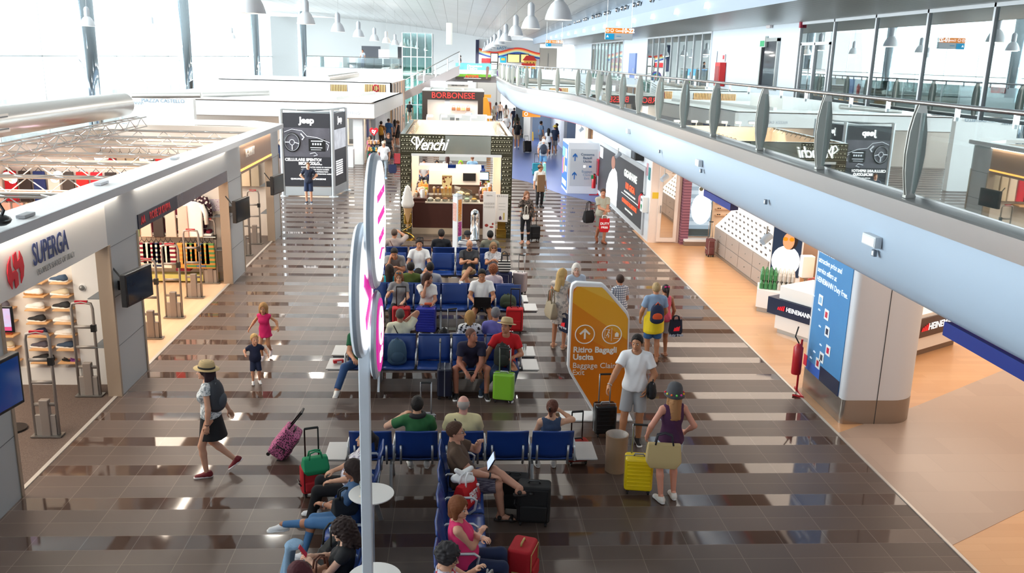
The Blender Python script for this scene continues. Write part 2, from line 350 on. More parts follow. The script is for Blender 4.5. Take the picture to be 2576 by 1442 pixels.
def person(label, at, face, pose='stand', h=1.75, fem=False, skin='c98f6f', hair=('short', '2a1d16'), top=('tee', '888888'), bot=('pants', '222222'), shoes=('sneaker', 'dddddd', 'f2f2f2'),
           look=(0, 0), lod=1, fat=1., z=0., extra=None, child=False, group=None, **kw):
    """at: x, y of the pelvis; face: heading, 0 looks away from the camera, 90 looks left, 180 towards the camera."""
    P = dict(lean=0, side=0, twist=0, rtoe=0, ltoe=0, rkp=(.15, 1, .2), lkp=(-.15, 1, .2), rep=(.6, -.7, -.5), lep=(-.6, -.7, -.5), rc=.5, lc=.5, rhn=None, lhn=None, hunch=0)
    P.update(POSES[pose]); P.update(kw); s = h/1.75; hv, hh, hd, hr = LOD[lod]; V = Vector
    hs = 1.28 if child else 1.; hb = s**.35 if child else s
    root = thing('person', label, 'person', (at[0], at[1], z), face, group)
    T = Matrix.Rotation(math.radians(P['twist']), 3, 'Z') @ Matrix.Rotation(math.radians(-P['lean']), 3, 'X') @ Matrix.Rotation(math.radians(P['side']), 3, 'Y')
    p = V((0, 0, P['pz']*s if pose in ('stand', 'walk') else P['pz'])); wv = lambda x, y, zz: p+T@V((x*s, y*s, zz*s))
    w = .90 if fem else 1.; g = fat
    hunch = Matrix.Rotation(math.radians(-P['hunch']), 3, 'X'); ch = wv(0, 0, .3)
    up = lambda x, y, zz: ch+T@hunch@V((x*s, y*s, (zz-.3)*s))
    neck = up(0, -.012, .51); sh = [up(sx*.172*w, -.005, .455) for sx in (1, -1)]; hip = [wv(sx*.085, 0, -.02) for sx in (1, -1)]
    hm = Matrix.Rotation(math.radians(look[0]), 3, 'Z') @ Matrix.Rotation(math.radians(-look[1]), 3, 'X')
    Hc = neck+(T@hunch@V((0, .0, .045*s)))+hm@V((0, .02*hb, .105*hb)); HM = Matrix.Translation(Hc) @ hm.to_4x4() @ Matrix.Scale(hb, 4)
    el, wr, kn, an = [], [], [], []
    for i, q in enumerate('rl'):
        e, t = ik(sh[i], V(P[q+'h'])*(s if not P.get('abs') else 1), .285*s, .25*s, P[q+'ep']); el.append(e); wr.append(t)
        e, t = ik(hip[i], V(P[q+'f'])*(s if pose in ('stand', 'walk') else 1), .43*s, .42*s, P[q+'kp']); kn.append(e); an.append(t)
    TR = np.array(T); TH = np.array(T@hunch); E = lambda c, r, R=TR: ell(A(c), A(r)*s, R)
    torso = [E(wv(0, -.005, 0), (.155*g, .115*g, .105)), E(wv(0, .004, .13), ((.125 if fem else .138)*g, .095*g, .14)), E(up(0, .0, .3), (.145*w*g, .105*g, .15), TH), E(up(0, -.01, .40), (.15*w, .088, .09), TH)]
    if fem: torso += [E(up(sx*.07, .085, .32), (.062, .05, .06), TH) for sx in (1, -1)]
    if g > 1.08: torso.append(E(wv(0, .05, .12), (.12*g, .11*g, .13)))
    shl = [cone(A(sh[0]), A(neck), .052*s, .052*s), cone(A(sh[1]), A(neck), .052*s, .052*s)]
    ra = (.046, .04, .036, .025) if fem else (.053, .045, .041, .028)
    ra = [x*s*(.5+.5*g)*(1.0 if not child else 1.05) for x in ra]; rl = [x*s*(.6+.4*g) for x in ((.085, .055, .052, .034) if fem else (.083, .056, .055, .038))]
    arms, legs = [], []
    for i in (0, 1):
        m = wr[i]*.35+el[i]*.65
        arms.append(union([cone(A(sh[i]), A(el[i]), ra[0], ra[1]), cone(A(el[i]), A(m), ra[1], ra[2]*1.03), cone(A(m), A(wr[i]), ra[2], ra[3])], .02))
        m = an[i]*.3+kn[i]*.7
        ft = Matrix.Rotation(math.radians(P['rl'[i]+'toe'] if 1 else 0), 3, 'X')
        legs.append(union([cone(A(hip[i]), A(kn[i]), rl[0], rl[1]), cone(A(kn[i]), A(m), rl[1]*.95, rl[2]), cone(A(m), A(an[i]), rl[2], rl[3])], .02))
    nk = cone(A(neck-T@V((0, 0, .05*s))), A(Hc-hm@V((0, .02, .04))*hb), (.055 if fem else .062)*s, .05*hb)
    body = union([union([union(torso, .05)]+legs+shl+[nk], .035), union(arms, 0)], .018)
    skinm = mat('skin', skin, .5, pat=('soft', skin, 3))
    parts = [S_(body, hv), xf(head(fem, hh), HM)]
    for i in (0, 1):     # hands continue the forearm; each wrist may be turned by giving the direction of the fingers and of the palm
        d = (wr[i]-el[i]).normalized(); hn = P['rl'[i]+'hn']
        if hn: fy = V(hn[0]).normalized(); pn = V(hn[1])
        else: fy = d; pn = V((-1 if i == 0 else 1, 0, -.35)) if pose in ('stand', 'walk') else V((0, .1, -1))
        zc = -(pn-fy*pn.dot(fy)).normalized(); xc = fy.cross(zc)
        Mx = Matrix((xc, fy, zc)).transposed().to_4x4(); flip = Matrix.Scale(-1, 4, (1, 0, 0)) if i == 0 else Matrix()
        # the thumb points inward/forward: mirrored for the right hand
        HMx = Matrix.Translation(wr[i]) @ Mx @ flip @ Matrix.Scale(s*(1.02 if not fem else .92), 4); parts.append(xf(hand(P['rl'[i]+'c'], hd), HMx))
    shp = shoes
    ftM = []
    for i in (0, 1):
        q = 'rl'[i]; shin = (kn[i]-an[i]).normalized(); yaw = P.get(q+'yaw', (-8 if i == 0 else 8)); Rz = Matrix.Rotation(math.radians(yaw), 4, 'Z')
        tilt = P[q+'toe']; Rx = Matrix.Rotation(math.radians(-tilt), 4, 'X')
        if P.get(q+'free'): Rx = Matrix.Rotation(math.radians(P[q+'free']), 4, 'X')
        fk = s*(1 if not child else 1.12)*(.94 if fem else 1)
        M = Matrix.Translation(an[i]) @ Rz @ Rx @ Matrix.Translation((0, 0, -.085*s if not child else -.075*s)) @ Matrix.Scale(fk, 4); ftM.append(M)
        if shp is None or shp[0] in ('sandal', 'bare', 'plat'):
            foot = union([cone((0, -.035, .05), (0, .03, .05), .034, .034), cone((0, .03, .045), (-.004, .13, .022), .036, .027), cone((0, -.03, .05), (0, -.02, .1), .034, .036), ell((.018, .165, .018), (.014, .022, .012)), ell((-.003, .166, .016), (.01, .02, .01)), ell((-.022, .158, .015), (.011, .018, .01))], .02)
            parts.append(xf(S_(foot, .009), M @ Matrix.Scale(-1 if i == 1 else 1, 4, (1, 0, 0))))
    me = npmesh('body', parts); bo = link('body', me, skinm, root)
    # clothes
    kind, tc = top[0], top[1]; tm = mat('shirt_cloth', tc, .85, pat=top[2] if len(top) > 2 else None)
    def arm_sleeve(i, fr, t):
        if fr <= 1: e = sh[i]*(1-fr)+el[i]*fr; return cone(A(sh[i]), A(e), ra[0]+t, ra[0]+t*1.25, cut=0)
        e = el[i]*(2-fr)+wr[i]*(fr-1); return union([cone(A(sh[i]), A(el[i]), ra[0]+t, ra[1]+t), cone(A(el[i]), A(e), ra[1]+t, ra[2]+t, cut=0)], .01)
    neckdir = np.array(T@hunch)@np.array([0, .55, 1.]); hem = wv(0, 0, P.get('hem', -.07 if pose in ('stand', 'walk') else -.02)); dn_ = -np.array(T)@np.array([0, 0, 1.])
    if kind == 'dress': hem = wv(0, 0, 0)
    t = P.get('loose', .017)*s
    tail = [ell(A(wv(0, .0, .0)), A((.15*g, .115*g, .2))*s, TR)]
    core = infl(union(torso+tail+([infl(x, -.012*s) for x in shl] if kind == 'tank' else shl), .05), t)
    if kind != 'tank': fs = [core]+[arm_sleeve(i, {'tee': .62, 'long': 1.93, 'cap': .3, 'dress': .02, 'roll': 1.2}[kind], (.017 if kind != 'roll' else .02)*s) for i in (0, 1)]; f = union(fs, .02)
    else:
        f = core
    dr = None
    if kind == 'dress':
        a = wv(0, 0, .12); b = wv(0, 0, P.get('skl', -.33)); f = union([f, cone(A(a), A(b), .12*s, P.get('skr', .22)*s, cut=0)], .03)
    else: f = cutp(f, A(hem), dn_)
    f = minus(f, ell(A(neck+T@hunch@V((0, .03*s, .035*s))), A((.075, .075, .065))*s*(1.25 if kind in ('tank', 'cap') else 1), TH))
    def folds(f, a=.0035):
        g_ = lambda X, Y, Z: f(X, Y, Z)+a*s*np.sin(26/s*Z+9*np.sin(7*X+4*Y))*np.sin(11*X-8*Y+3)
        g_.lo, g_.hi = f.lo, f.hi; return g_
    f = folds(f)
    if kind == 'tank': f = minus(f, union([ell(A(up(sx*.215*w, 0, .44)), A((.07, .2, .1))*s, TH) for sx in (1, -1)], 0))
    link('shirt' if kind != 'dress' else 'dress', npmesh('shirt', [S_(f, hv*.9)]), tm, root)
    if bot and kind != 'dress':
        bk, bc = bot[0], bot[1]; bm = mat('trouser_cloth', bc, .85, pat=bot[2] if len(bot) > 2 else None); tt = .012*s
        waist = wv(0, 0, .07)
        if bk == 'skirt':
            a = wv(0, 0, .04); b = wv(0, 0, P.get('skl', -.4)); f = cone(A(a), A(b), .14*s, P.get('skr', .2)*s, cut=0)
            f = union([f, infl(torso[0], tt)], .03)
        else:
            fs = [infl(torso[0], tt)]
            for i in (0, 1):
                if bk == 'shorts': fr = P.get('sl', .8); e = hip[i]*(1-fr)+kn[i]*fr; fs.append(cone(A(hip[i]), A(e), rl[0]+tt, rl[0]*.88+tt*1.6, cut=0))
                else: e = an[i]*.95+kn[i]*.05; q = .004 if bk == 'slim' else .014; fs += [cone(A(hip[i]), A(kn[i]), rl[0]+tt, rl[1]+q*s), cone(A(kn[i]), A(e), rl[1]+q*s, (rl[3]+.006 if bk == 'slim' else rl[3]+.022*s), cut=0)]
            f = union(fs, .03)
        f = cutp(f, A(waist), A(T@V((0, 0, 1)))); link({'shorts': 'shorts', 'skirt': 'skirt'}.get(bk, 'trousers'), npmesh('trousers', [S_(f, hv*.9)]), bm, root)
    if shp and shp[0] != 'bare':
        sm, so = shoe(shp[0]); u = mat('shoe', shp[1], .6); v2 = mat('shoe_sole', shp[2] if len(shp) > 2 else 'eeeeee', .6)
        for i in (0, 1):
            o = link('shoe', sm.copy(), u, root, M=ftM[i]); link('sole', so.copy(), v2, o)
    if hair:
        hl = hairmesh(hair[0], hr).copy(); link('hair', hl, mat('hair', hair[1], .75), root, M=HM)
    if lod < 2 or P.get('eyes'):
        ew = mat('eye_white', 'c8c0ba', .3); ed = mat('iris', '2a1c14', .2)
        for sx in (1, -1):
            e = MB().sphere((sx*.03, .0775, .016), .0125, 10).build('eye', ew, root, smooth='all', M=HM); MB().sphere((sx*.03, .0875, .015), (.0075, .0045, .0085), 8).build('iris', ed, e, smooth='all')
            MB().tube([(sx*.014, .097, .037), (sx*.03, .0965, .043), (sx*.047, .083, .036)], [.003, .0036, .002], 6).build('eyebrow', mat('hair', hair[1] if hair else '4a3a30', .75), root, smooth='all', M=HM)
        MB().tube([(-.02, .0965, -.053), (0, .1035, -.0545), (.02, .0965, -.053)], [.002, .0042, .002], 6).build('lips', mat('lips', 'a4544c', .5), root, smooth='all', M=HM)
    if extra:
        for x in extra: x(root, HM, dict(p=p, T=T, up=up, wv=wv, sh=sh, el=el, wr=wr, kn=kn, an=an, neck=neck, s=s, Hc=Hc, ra=ra))
    root['_wr'] = [list(wr[0]), list(wr[1])]; root['_s'] = s
    return root
# accessories worn on the body
def hat(kind, col, band='222222'):
    def f(root, HM, J):
        if kind == 'cap':
            o = MB().lathe([(.1, .03), (.1, .06), (.088, .1), (.05, .133), (.001, .142)], 20).build('cap', mat('cap_cloth', col, .8), root, smooth='all', M=HM @ Matrix.Scale(1.08, 4, (0, 1, 0)) @ Matrix.Translation((0, -.012, 0)))
            MB().prism([(.085*math.cos(a), .055+.1*math.sin(a)) for a in [math.pi*k/10 for k in range(11)]], .035, .043).build('cap_peak', mat('cap_cloth', band, .8), o, bevel=.003)
            return
        r, hgt = (.165, .15) if kind != 'cloche' else (.15, .17)
        cr = [(r, .045), (r*.98, .05), (.105, .052), (.108, .06), (.1, .11), (.088, hgt), (.05, hgt+.012), (.001, hgt+.008)]
        if kind == 'cloche': cr = [(.14, .0), (.143, .003), (.112, .045), (.108, .06), (.1, .12), (.08, hgt-.01), (.04, hgt+.01), (.001, hgt+.014)]
        M = HM @ Matrix.Translation((0, -.012, .012 if kind != 'cloche' else .0)) @ Matrix.Rotation(.1, 4, 'X') @ Matrix.Scale(1.1, 4, (0, 1, 0))
        o = MB().lathe(cr, 28).build('hat', mat('straw' if kind != 'cloche' else 'felt', col, .8, pat=('strz', 'c0a87c' if kind != 'cloche' else col, 90)), root, smooth='all', M=M)
        if band: MB().lathe([(.1095, .058), (.1075, .085), (.104, .085), (.104, .058)], 28).build('hat_band', mat('ribbon', band, .6), o, smooth='all')
    return f
def specs(col='111111', up=False, lens='222222'):
    def f(root, HM, J):
        M = HM if not up else HM @ Matrix.Translation((0, -.012, .07)) @ Matrix.Rotation(.5, 4, 'X')
        b = MB()
        for sx in (1, -1): b.tube([(sx*.032+.019*math.cos(a), .104, .016+.015*math.sin(a)) for a in [k*math.pi/6 for k in range(12)]], .0022, 5, closed=True); b.tube([(sx*.05, .102, .02), (sx*.074, .06, .02), (sx*.078, -.01, .018)], .002, 5)
        b.tube([(-.013, .106, .02), (.013, .106, .02)], .002, 5); o = b.build('glasses', mat('spectacle_frame', col, .3), root, M=M)
        if lens: MB().sphere((.032, .104, .016), (.017, .003, .013), 10).sphere((-.032, .104, .016), (.017, .003, .013), 10).build('lens', mat('dark_lens', lens, .1), o, smooth='all')
    return f
def strap(side=1, col='222222', r=.012):   # bag strap from the shoulder across the back to the opposite hip
    def f(root, HM, J):
        u = J['up']; w = J['wv']
        MB().tube([u(side*.1, .02, .52), u(side*.11, -.07, .5), u(side*.03, -.135, .36), u(-side*.08, -.135, .2), w(-side*.165, -.06, .04)], r, 6).build('bag_strap', mat('strap', col, .7), root, smooth='all')
    return f
def bracelet(i, col='c8c8c8', r=.006):
    def f(root, HM, J):
        a, b = J['wr'][i], J['el'][i]; d = (a-b).normalized(); c = a-d*.02; u = d.orthogonal().normalized(); v = d.cross(u); q = J['ra'][3]*1.08
        MB().tube([c+(u*math.cos(k)+v*math.sin(k))*q for k in [j*math.pi/6 for j in range(12)]], r, 6, closed=True).build('bracelet', mat('bracelet', col, .3, .6), root, smooth='all')
    return f
# ================================================================ the hall
def floor_mat():
    m = bpy.data.materials.new('hall_tiles'); m.use_nodes = True; nt = m.node_tree; N = nt.nodes; L = nt.links; b = N['Principled BSDF']
    tc = N.new('ShaderNodeTexCoord'); sp = N.new('ShaderNodeSeparateXYZ'); L.new(tc.outputs['Object'], sp.inputs[0])
    def M(op, a, bb=None, v=None):
        n = N.new('ShaderNodeMath'); n.operation = op; L.new(a, n.inputs[0])
        if bb is not None: L.new(bb, n.inputs[1])
        elif v is not None: n.inputs[1].default_value = v
        return n.outputs[0]
    u = M('MULTIPLY', sp.outputs[0], v=1/.602); u = M('ADD', u, v=.246); v = M('MULTIPLY', sp.outputs[1], v=1/.318); v = M('ADD', v, v=.15)
    fu, fv = M('FRACT', u), M('FRACT', v); row = M('FLOOR', v); colm = M('FLOOR', u)
    gl = M('LESS_THAN', M('MODULO', row, v=3.), v=.5)
    ed = M('MAXIMUM', M('GREATER_THAN', M('ABSOLUTE', M('SUBTRACT', fu, v=.5)), v=.4935), M('GREATER_THAN', M('ABSOLUTE', M('SUBTRACT', fv, v=.5)), v=.488))
    cmb = N.new('ShaderNodeCombineXYZ'); L.new(colm, cmb.inputs[0]); L.new(row, cmb.inputs[1])
    wn = N.new('ShaderNodeTexWhiteNoise'); L.new(cmb.outputs[0], wn.inputs['Vector'])
    mixa = N.new('ShaderNodeMix'); mixa.data_type = 'RGBA'; mixa.inputs['A'].default_value = lin('584a43'); mixa.inputs['B'].default_value = lin('54423a'); L.new(gl, mixa.inputs['Factor'])
    hs = N.new('ShaderNodeHueSaturation'); L.new(mixa.outputs['Result'], hs.inputs['Color']); r = N.new('ShaderNodeMapRange'); L.new(wn.outputs['Value'], r.inputs['Value'])
    r.inputs['To Min'].default_value = .88; r.inputs['To Max'].default_value = 1.14; L.new(r.outputs[0], hs.inputs['Value'])
    mixb = N.new('ShaderNodeMix'); mixb.data_type = 'RGBA'; L.new(ed, mixb.inputs['Factor']); L.new(hs.outputs[0], mixb.inputs['A']); mixb.inputs['B'].default_value = lin('7c6e66')
    L.new(mixb.outputs['Result'], b.inputs['Base Color'])
    ro = N.new('ShaderNodeMix'); ro.data_type = 'FLOAT'; L.new(gl, ro.inputs['Factor']); ro.inputs['A'].default_value = .4; ro.inputs['B'].default_value = .05; L.new(ro.outputs['Result'], b.inputs['Roughness'])
    ri = N.new('ShaderNodeMix'); ri.data_type = 'FLOAT'; L.new(gl, ri.inputs['Factor']); ri.inputs['A'].default_value = 1.42; ri.inputs['B'].default_value = 1.5; L.new(ri.outputs['Result'], b.inputs['IOR'])
    return m
def plank_mat(name, c1, c2, rough=.3, w=.16, l=1.2, ax=0):
    m = bpy.data.materials.new(name); m.use_nodes = True; nt = m.node_tree; N = nt.nodes; L = nt.links; b = N['Principled BSDF']
    tc = N.new('ShaderNodeTexCoord'); mp = N.new('ShaderNodeMapping'); L.new(tc.outputs['Object'], mp.inputs[0]); mp.inputs['Rotation'].default_value[2] = math.radians(90*ax)
    br = N.new('ShaderNodeTexBrick'); L.new(mp.outputs[0], br.inputs[0]); br.inputs['Scale'].default_value = 1; br.inputs['Brick Width'].default_value = l; br.inputs['Row Height'].default_value = w
    br.inputs['Mortar Size'].default_value = .004; br.inputs['Color1'].default_value = lin(c1); br.inputs['Color2'].default_value = lin(c2); br.inputs['Mortar'].default_value = lin(c2)
    L.new(br.outputs['Color'], b.inputs['Base Color']); b.inputs['Roughness'].default_value = rough; return m
def poly_floor(name, pts, m, z=.004):
    return struct(name, MB().prism(pts, z-.004, z), m)
MB().box(-23, 13, -4, 125, -.1, 0).build('floor', floor_mat())['kind'] = 'structure'
WOODF = plank_mat('oak_floor', 'd9a778', 'cf9b6d')
poly_floor('floor_shop_wood', [(6.15, -3), (12.9, -3), (12.9, 30), (6.15, 30)], WOODF)
poly_floor('floor_shop_stone', [(6.15, 9.4), (7.7, 10.3), (12.9, 13.4), (12.9, 17.2), (11.56, 16.31), (8.12, 13.97), (6.15, 12.78)], plank_mat('stone_floor', 'b9a190', 'ad9585', .3, .6, .9), .008)
poly_floor('floor_blue', [(2.5, 43.5), (3.4, 42), (4.6, 38.2), (6.2, 35.2), (12.9, 36), (12.9, 66), (4.2, 66), (2.9, 52)], mat('blue_lino', '5468a0', .3), .006)
poly_floor('floor_carpet', [(-11, 9), (-5.7, 9), (-5.7, 14.95), (-11, 14.95)], mat('brown_carpet', '6a5a52', .9, pat=('noise', '5a4a43', 90)))
poly_floor('floor_shop_pale', [(-11, 15.15), (-5.7, 15.15), (-5.7, 22.3), (-11, 22.3)], plank_mat('pale_planks', 'e6bf9c', 'dcb592', .35, .12, 1.2, 1))
poly_floor('floor_shop_grey', [(-11, 22.5), (-5.7, 22.5), (-5.7, 28), (-11, 28)], mat('grey_carpet', '6e625b', .9, pat=('noise', '5c524c', 90)))
struct('trim_1', B(-5.72, -5.66, 9, 28.3, 0, .012), mat('threshold', 'cdc6be', .3, .3))
struct('trim_2', B(6.13, 6.17, 8, 27.7, 0, .012), mat('threshold', 'cdc6be', .3, .3))
# ceiling: long white metal planks, sloping up to the window side
def ceil_z(x, y): t = (x+21)/28.2; return 10.7*(1-t)+8.05*t+.75*math.sin(math.pi*min(1, max(0, t)))*(1-.3*min(1, y/100))-max(0, y-40)*.012
cm = bpy.data.materials.new('ceiling_planks'); cm.use_nodes = True; _N = cm.node_tree.nodes; _L = cm.node_tree.links; _b = _N['Principled BSDF']
_tc = _N.new('ShaderNodeTexCoord'); _br = _N.new('ShaderNodeTexBrick'); _mp = _N.new('ShaderNodeMapping'); _mp.inputs['Rotation'].default_value[2] = math.pi/2
_L.new(_tc.outputs['Object'], _mp.inputs[0]); _L.new(_mp.outputs[0], _br.inputs[0]); _br.inputs['Scale'].default_value = 1; _br.inputs['Brick Width'].default_value = 4.; _br.inputs['Row Height'].default_value = .9; _br.offset = 0
_br.inputs['Mortar Size'].default_value = .018; _br.inputs['Color1'].default_value = lin('cbcdcd'); _br.inputs['Color2'].default_value = lin('c5c7c6'); _br.inputs['Mortar'].default_value = lin('7e7e7c')
_L.new(_br.outputs['Color'], _b.inputs['Base Color']); _b.inputs['Roughness'].default_value = .33
P = [[(x, y, ceil_z(x, y)) for x in np.linspace(-21, 7.25, 22)] for y in np.linspace(-3, 108, 26)]
o = struct('ceiling', MB().grid(P), cm, smooth='all'); q = o.modifiers.new('s', 'SOLIDIFY'); q.thickness = .1; q.offset = 1
# window side: mullioned glazing, eaves beam, dado, chrome columns
gw = glass('window_glass', (.97, 1, 1), .05)
for i in range(10):
    y0 = 7.1+i*10.1; b = MB()
    for k in (0, 2.5): b.box(-21.05, -20.95, y0+k*2.02-.03, y0+k*2.02+.03, .9, 10.6)
    for z in (.9, 5.2): b.box(-21.05, -20.95, y0, y0+10.1, z-.04, z+.04)
    o = struct('window_%d' % (i+1), b, mat('window_frame_white', 'e8ecee', .4)); struct('window_glass', MB().box(-21.01, -20.99, y0, y0+10.1, .95, 10.6), gw, o)
struct('wall_left', B(-21.2, -20.9, -3, 108, 0, .9).box(-21.2, -20.9, -3, 7.1, .9, 10.8), WHITE())  # tall near bay is closed, added out of view to darken the foreground
struct('floor_gallery', B(-21, 5.2, -4, .9, 3.75, 4.1), mat('gallery_slab', 'c8ccd0', .6))
struct('trim_3', B(-21.1, -20.6, -3, 108, 10.45, 10.95), mat('eaves_beam', 'c9cdd0', .4))
for i, (x, y) in enumerate([(-18.9, 48), (-18.7, 64), (-17.9, 82), (-16.2, 97)]):
    o = MB().lathe([(.46, 0), (.46, 9.4), (.33, 9.7), (.33, 10.4)], 40, Matrix.Translation((x, y, 0))).build('column', mat('column_steel', '9aa5ac', .06, 1.), smooth=True)
    tag(o, ['polished steel column before the windows, the thickest and nearest of the row', 'second polished steel column along the bright windows, behind the nearest one', 'third polished steel column along the bright windows', 'farthest polished steel column, beside the raised far lounge'][i], 'column', 'steel columns along the windows')
struct('ground_outside', B(-160, -21.3, -60, 260, -.3, -.1), mat('apron_concrete', 'c9c9c4', .8))
# far end
endm = mat('end_wall_grey', 'cfd2d2', .6); struct('wall_back', B(-21, 12, 105, 105.3, 0, 9.6), endm)
struct('wall_front', B(-21, 12, -4.3, -4, 0, 10), mat('rear_wall', 'c9ccd0', .6))
# right side: upper deck with curved front
EDGE = [(5.3, -3.5), (5.29, 8), (5.3, 20), (5.28, 30), (5.27, 34), (5.2, 37.2), (4.97, 39.6), (4.6, 41.6), (4.1, 43.8), (3.6, 46), (3.33, 49), (3.2, 53), (3.2, 60), (3.25, 72)]
def cr(p, n=5):
    out = []; Pp = [Vector(a) for a in [p[0]]+p+[p[-1]]]
    for i in range(1, len(Pp)-2):
        for k in range(n):
            t = k/n; a, b, c, d = Pp[i-1:i+3]; out.append(.5*((2*b)+(c-a)*t+(2*a-5*b+4*c-d)*t*t+(3*b-a-3*c+d)*t**3))
    out.append(Pp[-2]); return out
EP = cr([(x, y, 0) for x, y in EDGE])
def off(pts, d):   # offset towards the hall (left)
    out = []
    for i, p in enumerate(pts):
        a, b = pts[max(0, i-1)], pts[min(len(pts)-1, i+1)]; t = (b-a).normalized(); out.append(p+Vector((-t.y, t.x, 0))*d)
    return out
def sweep(prof, pts=EP): return MB().grid([[(q.x, q.y, z) for q in off(pts, d)] for d, z in prof])
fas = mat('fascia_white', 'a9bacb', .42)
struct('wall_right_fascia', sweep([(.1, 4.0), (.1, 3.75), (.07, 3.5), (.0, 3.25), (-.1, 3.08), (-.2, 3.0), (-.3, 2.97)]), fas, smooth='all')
struct('trim_4', sweep([(-.29, 2.975), (-.31, 2.955), (-.34, 2.955), (-.34, 2.99)]), mat('red_edge', 'd8303a', .5))
struct('trim_5', sweep([(-.25, 4.3), (-.1, 4.3), (-.1, 4.25), (.14, 4.24), (.17, 4.22), (.17, 4.0), (.1, 4.0)]), mat('brushed_coping', 'b4b4b4', .28, .85))
ib = off(EP, -.25)
struct('floor_upper', MB().prism([(p.x, p.y) for p in ib]+[(13, 72), (13, -3.5)], 4.0, 4.12), mat('upper_floor', 'a8a29c', .25))
struct('ceiling_lower', MB().prism([(p.x, p.y) for p in off(EP, -.3)]+[(13, 72), (13, -3.5)], 2.97, 3.0), mat('soffit', 'a59c92', .7))
# railing
RL = [(5.26, 4.6), (5.21, 7.3), (5.26, 9.9), (5.29, 12.6), (5.31, 15.3), (5.31, 18.2), (5.27, 20.55), (5.22, 22.95), (5.27, 25.8), (5.22, 28.2), (5.23, 30.9), (5.27, 33.5), (5.25, 36), (5.13, 38.2), (4.6, 41.3), (4.02, 43.9), (3.55, 46.0), (3.3, 49.2), (3.2, 52), (3.2, 55), (3.2, 58), (3.2, 61), (3.2, 64), (3.22, 67), (3.25, 70)]
rail = thing('balcony_railing', 'long curved glass balcony railing with steel handrail and leaf-shaped posts along the upper floor', 'railing', (5.2, 20, 4.25))
rp = cr([(x, y, 0) for x, y in RL], 4); O = Vector((5.2, 20, 4.25))
MB().tube([Vector((p.x, p.y, 5.33))-O for p in rp], .027, 12).build('handrail', mat('polished_steel', 'c9c9c9', .12, 1.), rail, smooth='all')
gl2 = glass('balustrade_glass', (.86, .94, .93), .42)
for i, (x, y) in enumerate(RL):
    a, b = RL[max(0, i-1)], RL[min(len(RL)-1, i+1)]; t = Vector((b[0]-a[0], b[1]-a[1], 0)).normalized(); n_ = Vector((-t.y, t.x, 0))
    M = Matrix(((-n_.x, t.x, 0, 0), (-n_.y, t.y, 0, 0), (0, 0, 1, 0), (0, 0, 0, 1))); M.translation = Vector((x, y, 4.25))-O
    pr = [(.045, 0), (.07, .12), (.1, .3), (.115, .5), (.105, .75), (.075, .93), (.04, 1.06)]; out = [(w, z) for w, z in pr]+[(-w, z) for w, z in pr[::-1]]
    v = MB(); n2 = len(out)
    for s in (-.028, .028):   # two leaf plates and a web between them
        v.add([(w, s-.008, z) for w, z in out]+[(w, s+.008, z) for w, z in out], [tuple(range(n2))[::-1], tuple(range(n2, 2*n2))]+[(k, (k+1) % n2, n2+(k+1) % n2, n2+k) for k in range(n2)], M)
    v.box(-.06, .06, -.04, .04, 0, .03, M)
    v.build('post', mat('post_grey', 'c2c3bd', .38, .3), rail)
    if i < len(RL)-1:
        c = Vector((RL[i+1][0], RL[i+1][1], 4.25)); s0 = Vector((x, y, 4.25)); d = (c-s0); L_ = d.length; u = d.normalized()
        MM = Matrix(((u.x, -u.y, 0, 0), (u.y, u.x, 0, 0), (0, 0, 1, 0), (0, 0, 0, 1))); MM.translation = s0-O
        MB().box(.06, L_-.06, -.006, .006, .06, .97, MM).build('glass_panel', gl2, rail)
        for k in (.3, .7): MB().box(L_*k-.02, L_*k+.02, -.02, .02, .93, 1.06, MM).build('clamp', mat('polished_steel', 'c9c9c9', .12, 1.), rail)
# small lights set in the fascia
def on_fascia(px, py, z):   # a point of the fascia front nearest to where the ray of that pixel meets height z
    q = PZ(px, py, z); return q
for n_i, (px, py, w) in enumerate([(2200, 605, .36), (1762, 410, .26), (1583, 330, .26), (1470, 287, .26), (1392, 262, .24)]):
    x, y, z = PX(px, py, 5.19); t = thing('emergency_light', ['white box lamp on the balcony front, the largest and nearest one', 'white box lamp on the balcony front above the dark phone advert', 'white box lamp on the balcony front above the grey arrow sign', 'small white box lamp on the balcony front above the queueing travellers', 'smallest and farthest white box lamp on the balcony front'][n_i], 'lamp', (5.16 if n_i < 3 else x, y, z), 0, 'box lamps on the balcony front')
    B(-.05, .04, -w/2, w/2, -.07, .07).build('housing', mat('lamp_housing', 'cfd4d8', .4), t, bevel=.01); B(-.056, -.05, -w/2+.02, w/2-.02, -.05, .05).build('diffuser', mat('diffuser_white', 'f6fbff', .4), t)
for n_i, (px, py) in enumerate([(2203, 637), (1929, 508), (1766, 430), (1661, 381)]):
    x, y, z = PX(px, py, 5.19); t = thing('sensor', ['small square sensor on the balcony front under the nearest box lamp', 'small square sensor on the balcony front above the glasses shop drawers', 'small square sensor on the balcony front under the second box lamp', 'small square sensor on the balcony front above the phone advert'][n_i], 'sensor', (5.18, y, z), 0, 'square sensors on the balcony front')
    B(-.03, .01, -.035, .035, -.04, .04).build('frame', mat('sensor_frame', '7c8590', .5), t); B(-.034, -.03, -.022, .022, -.026, .026).build('face', WHITE(), t)
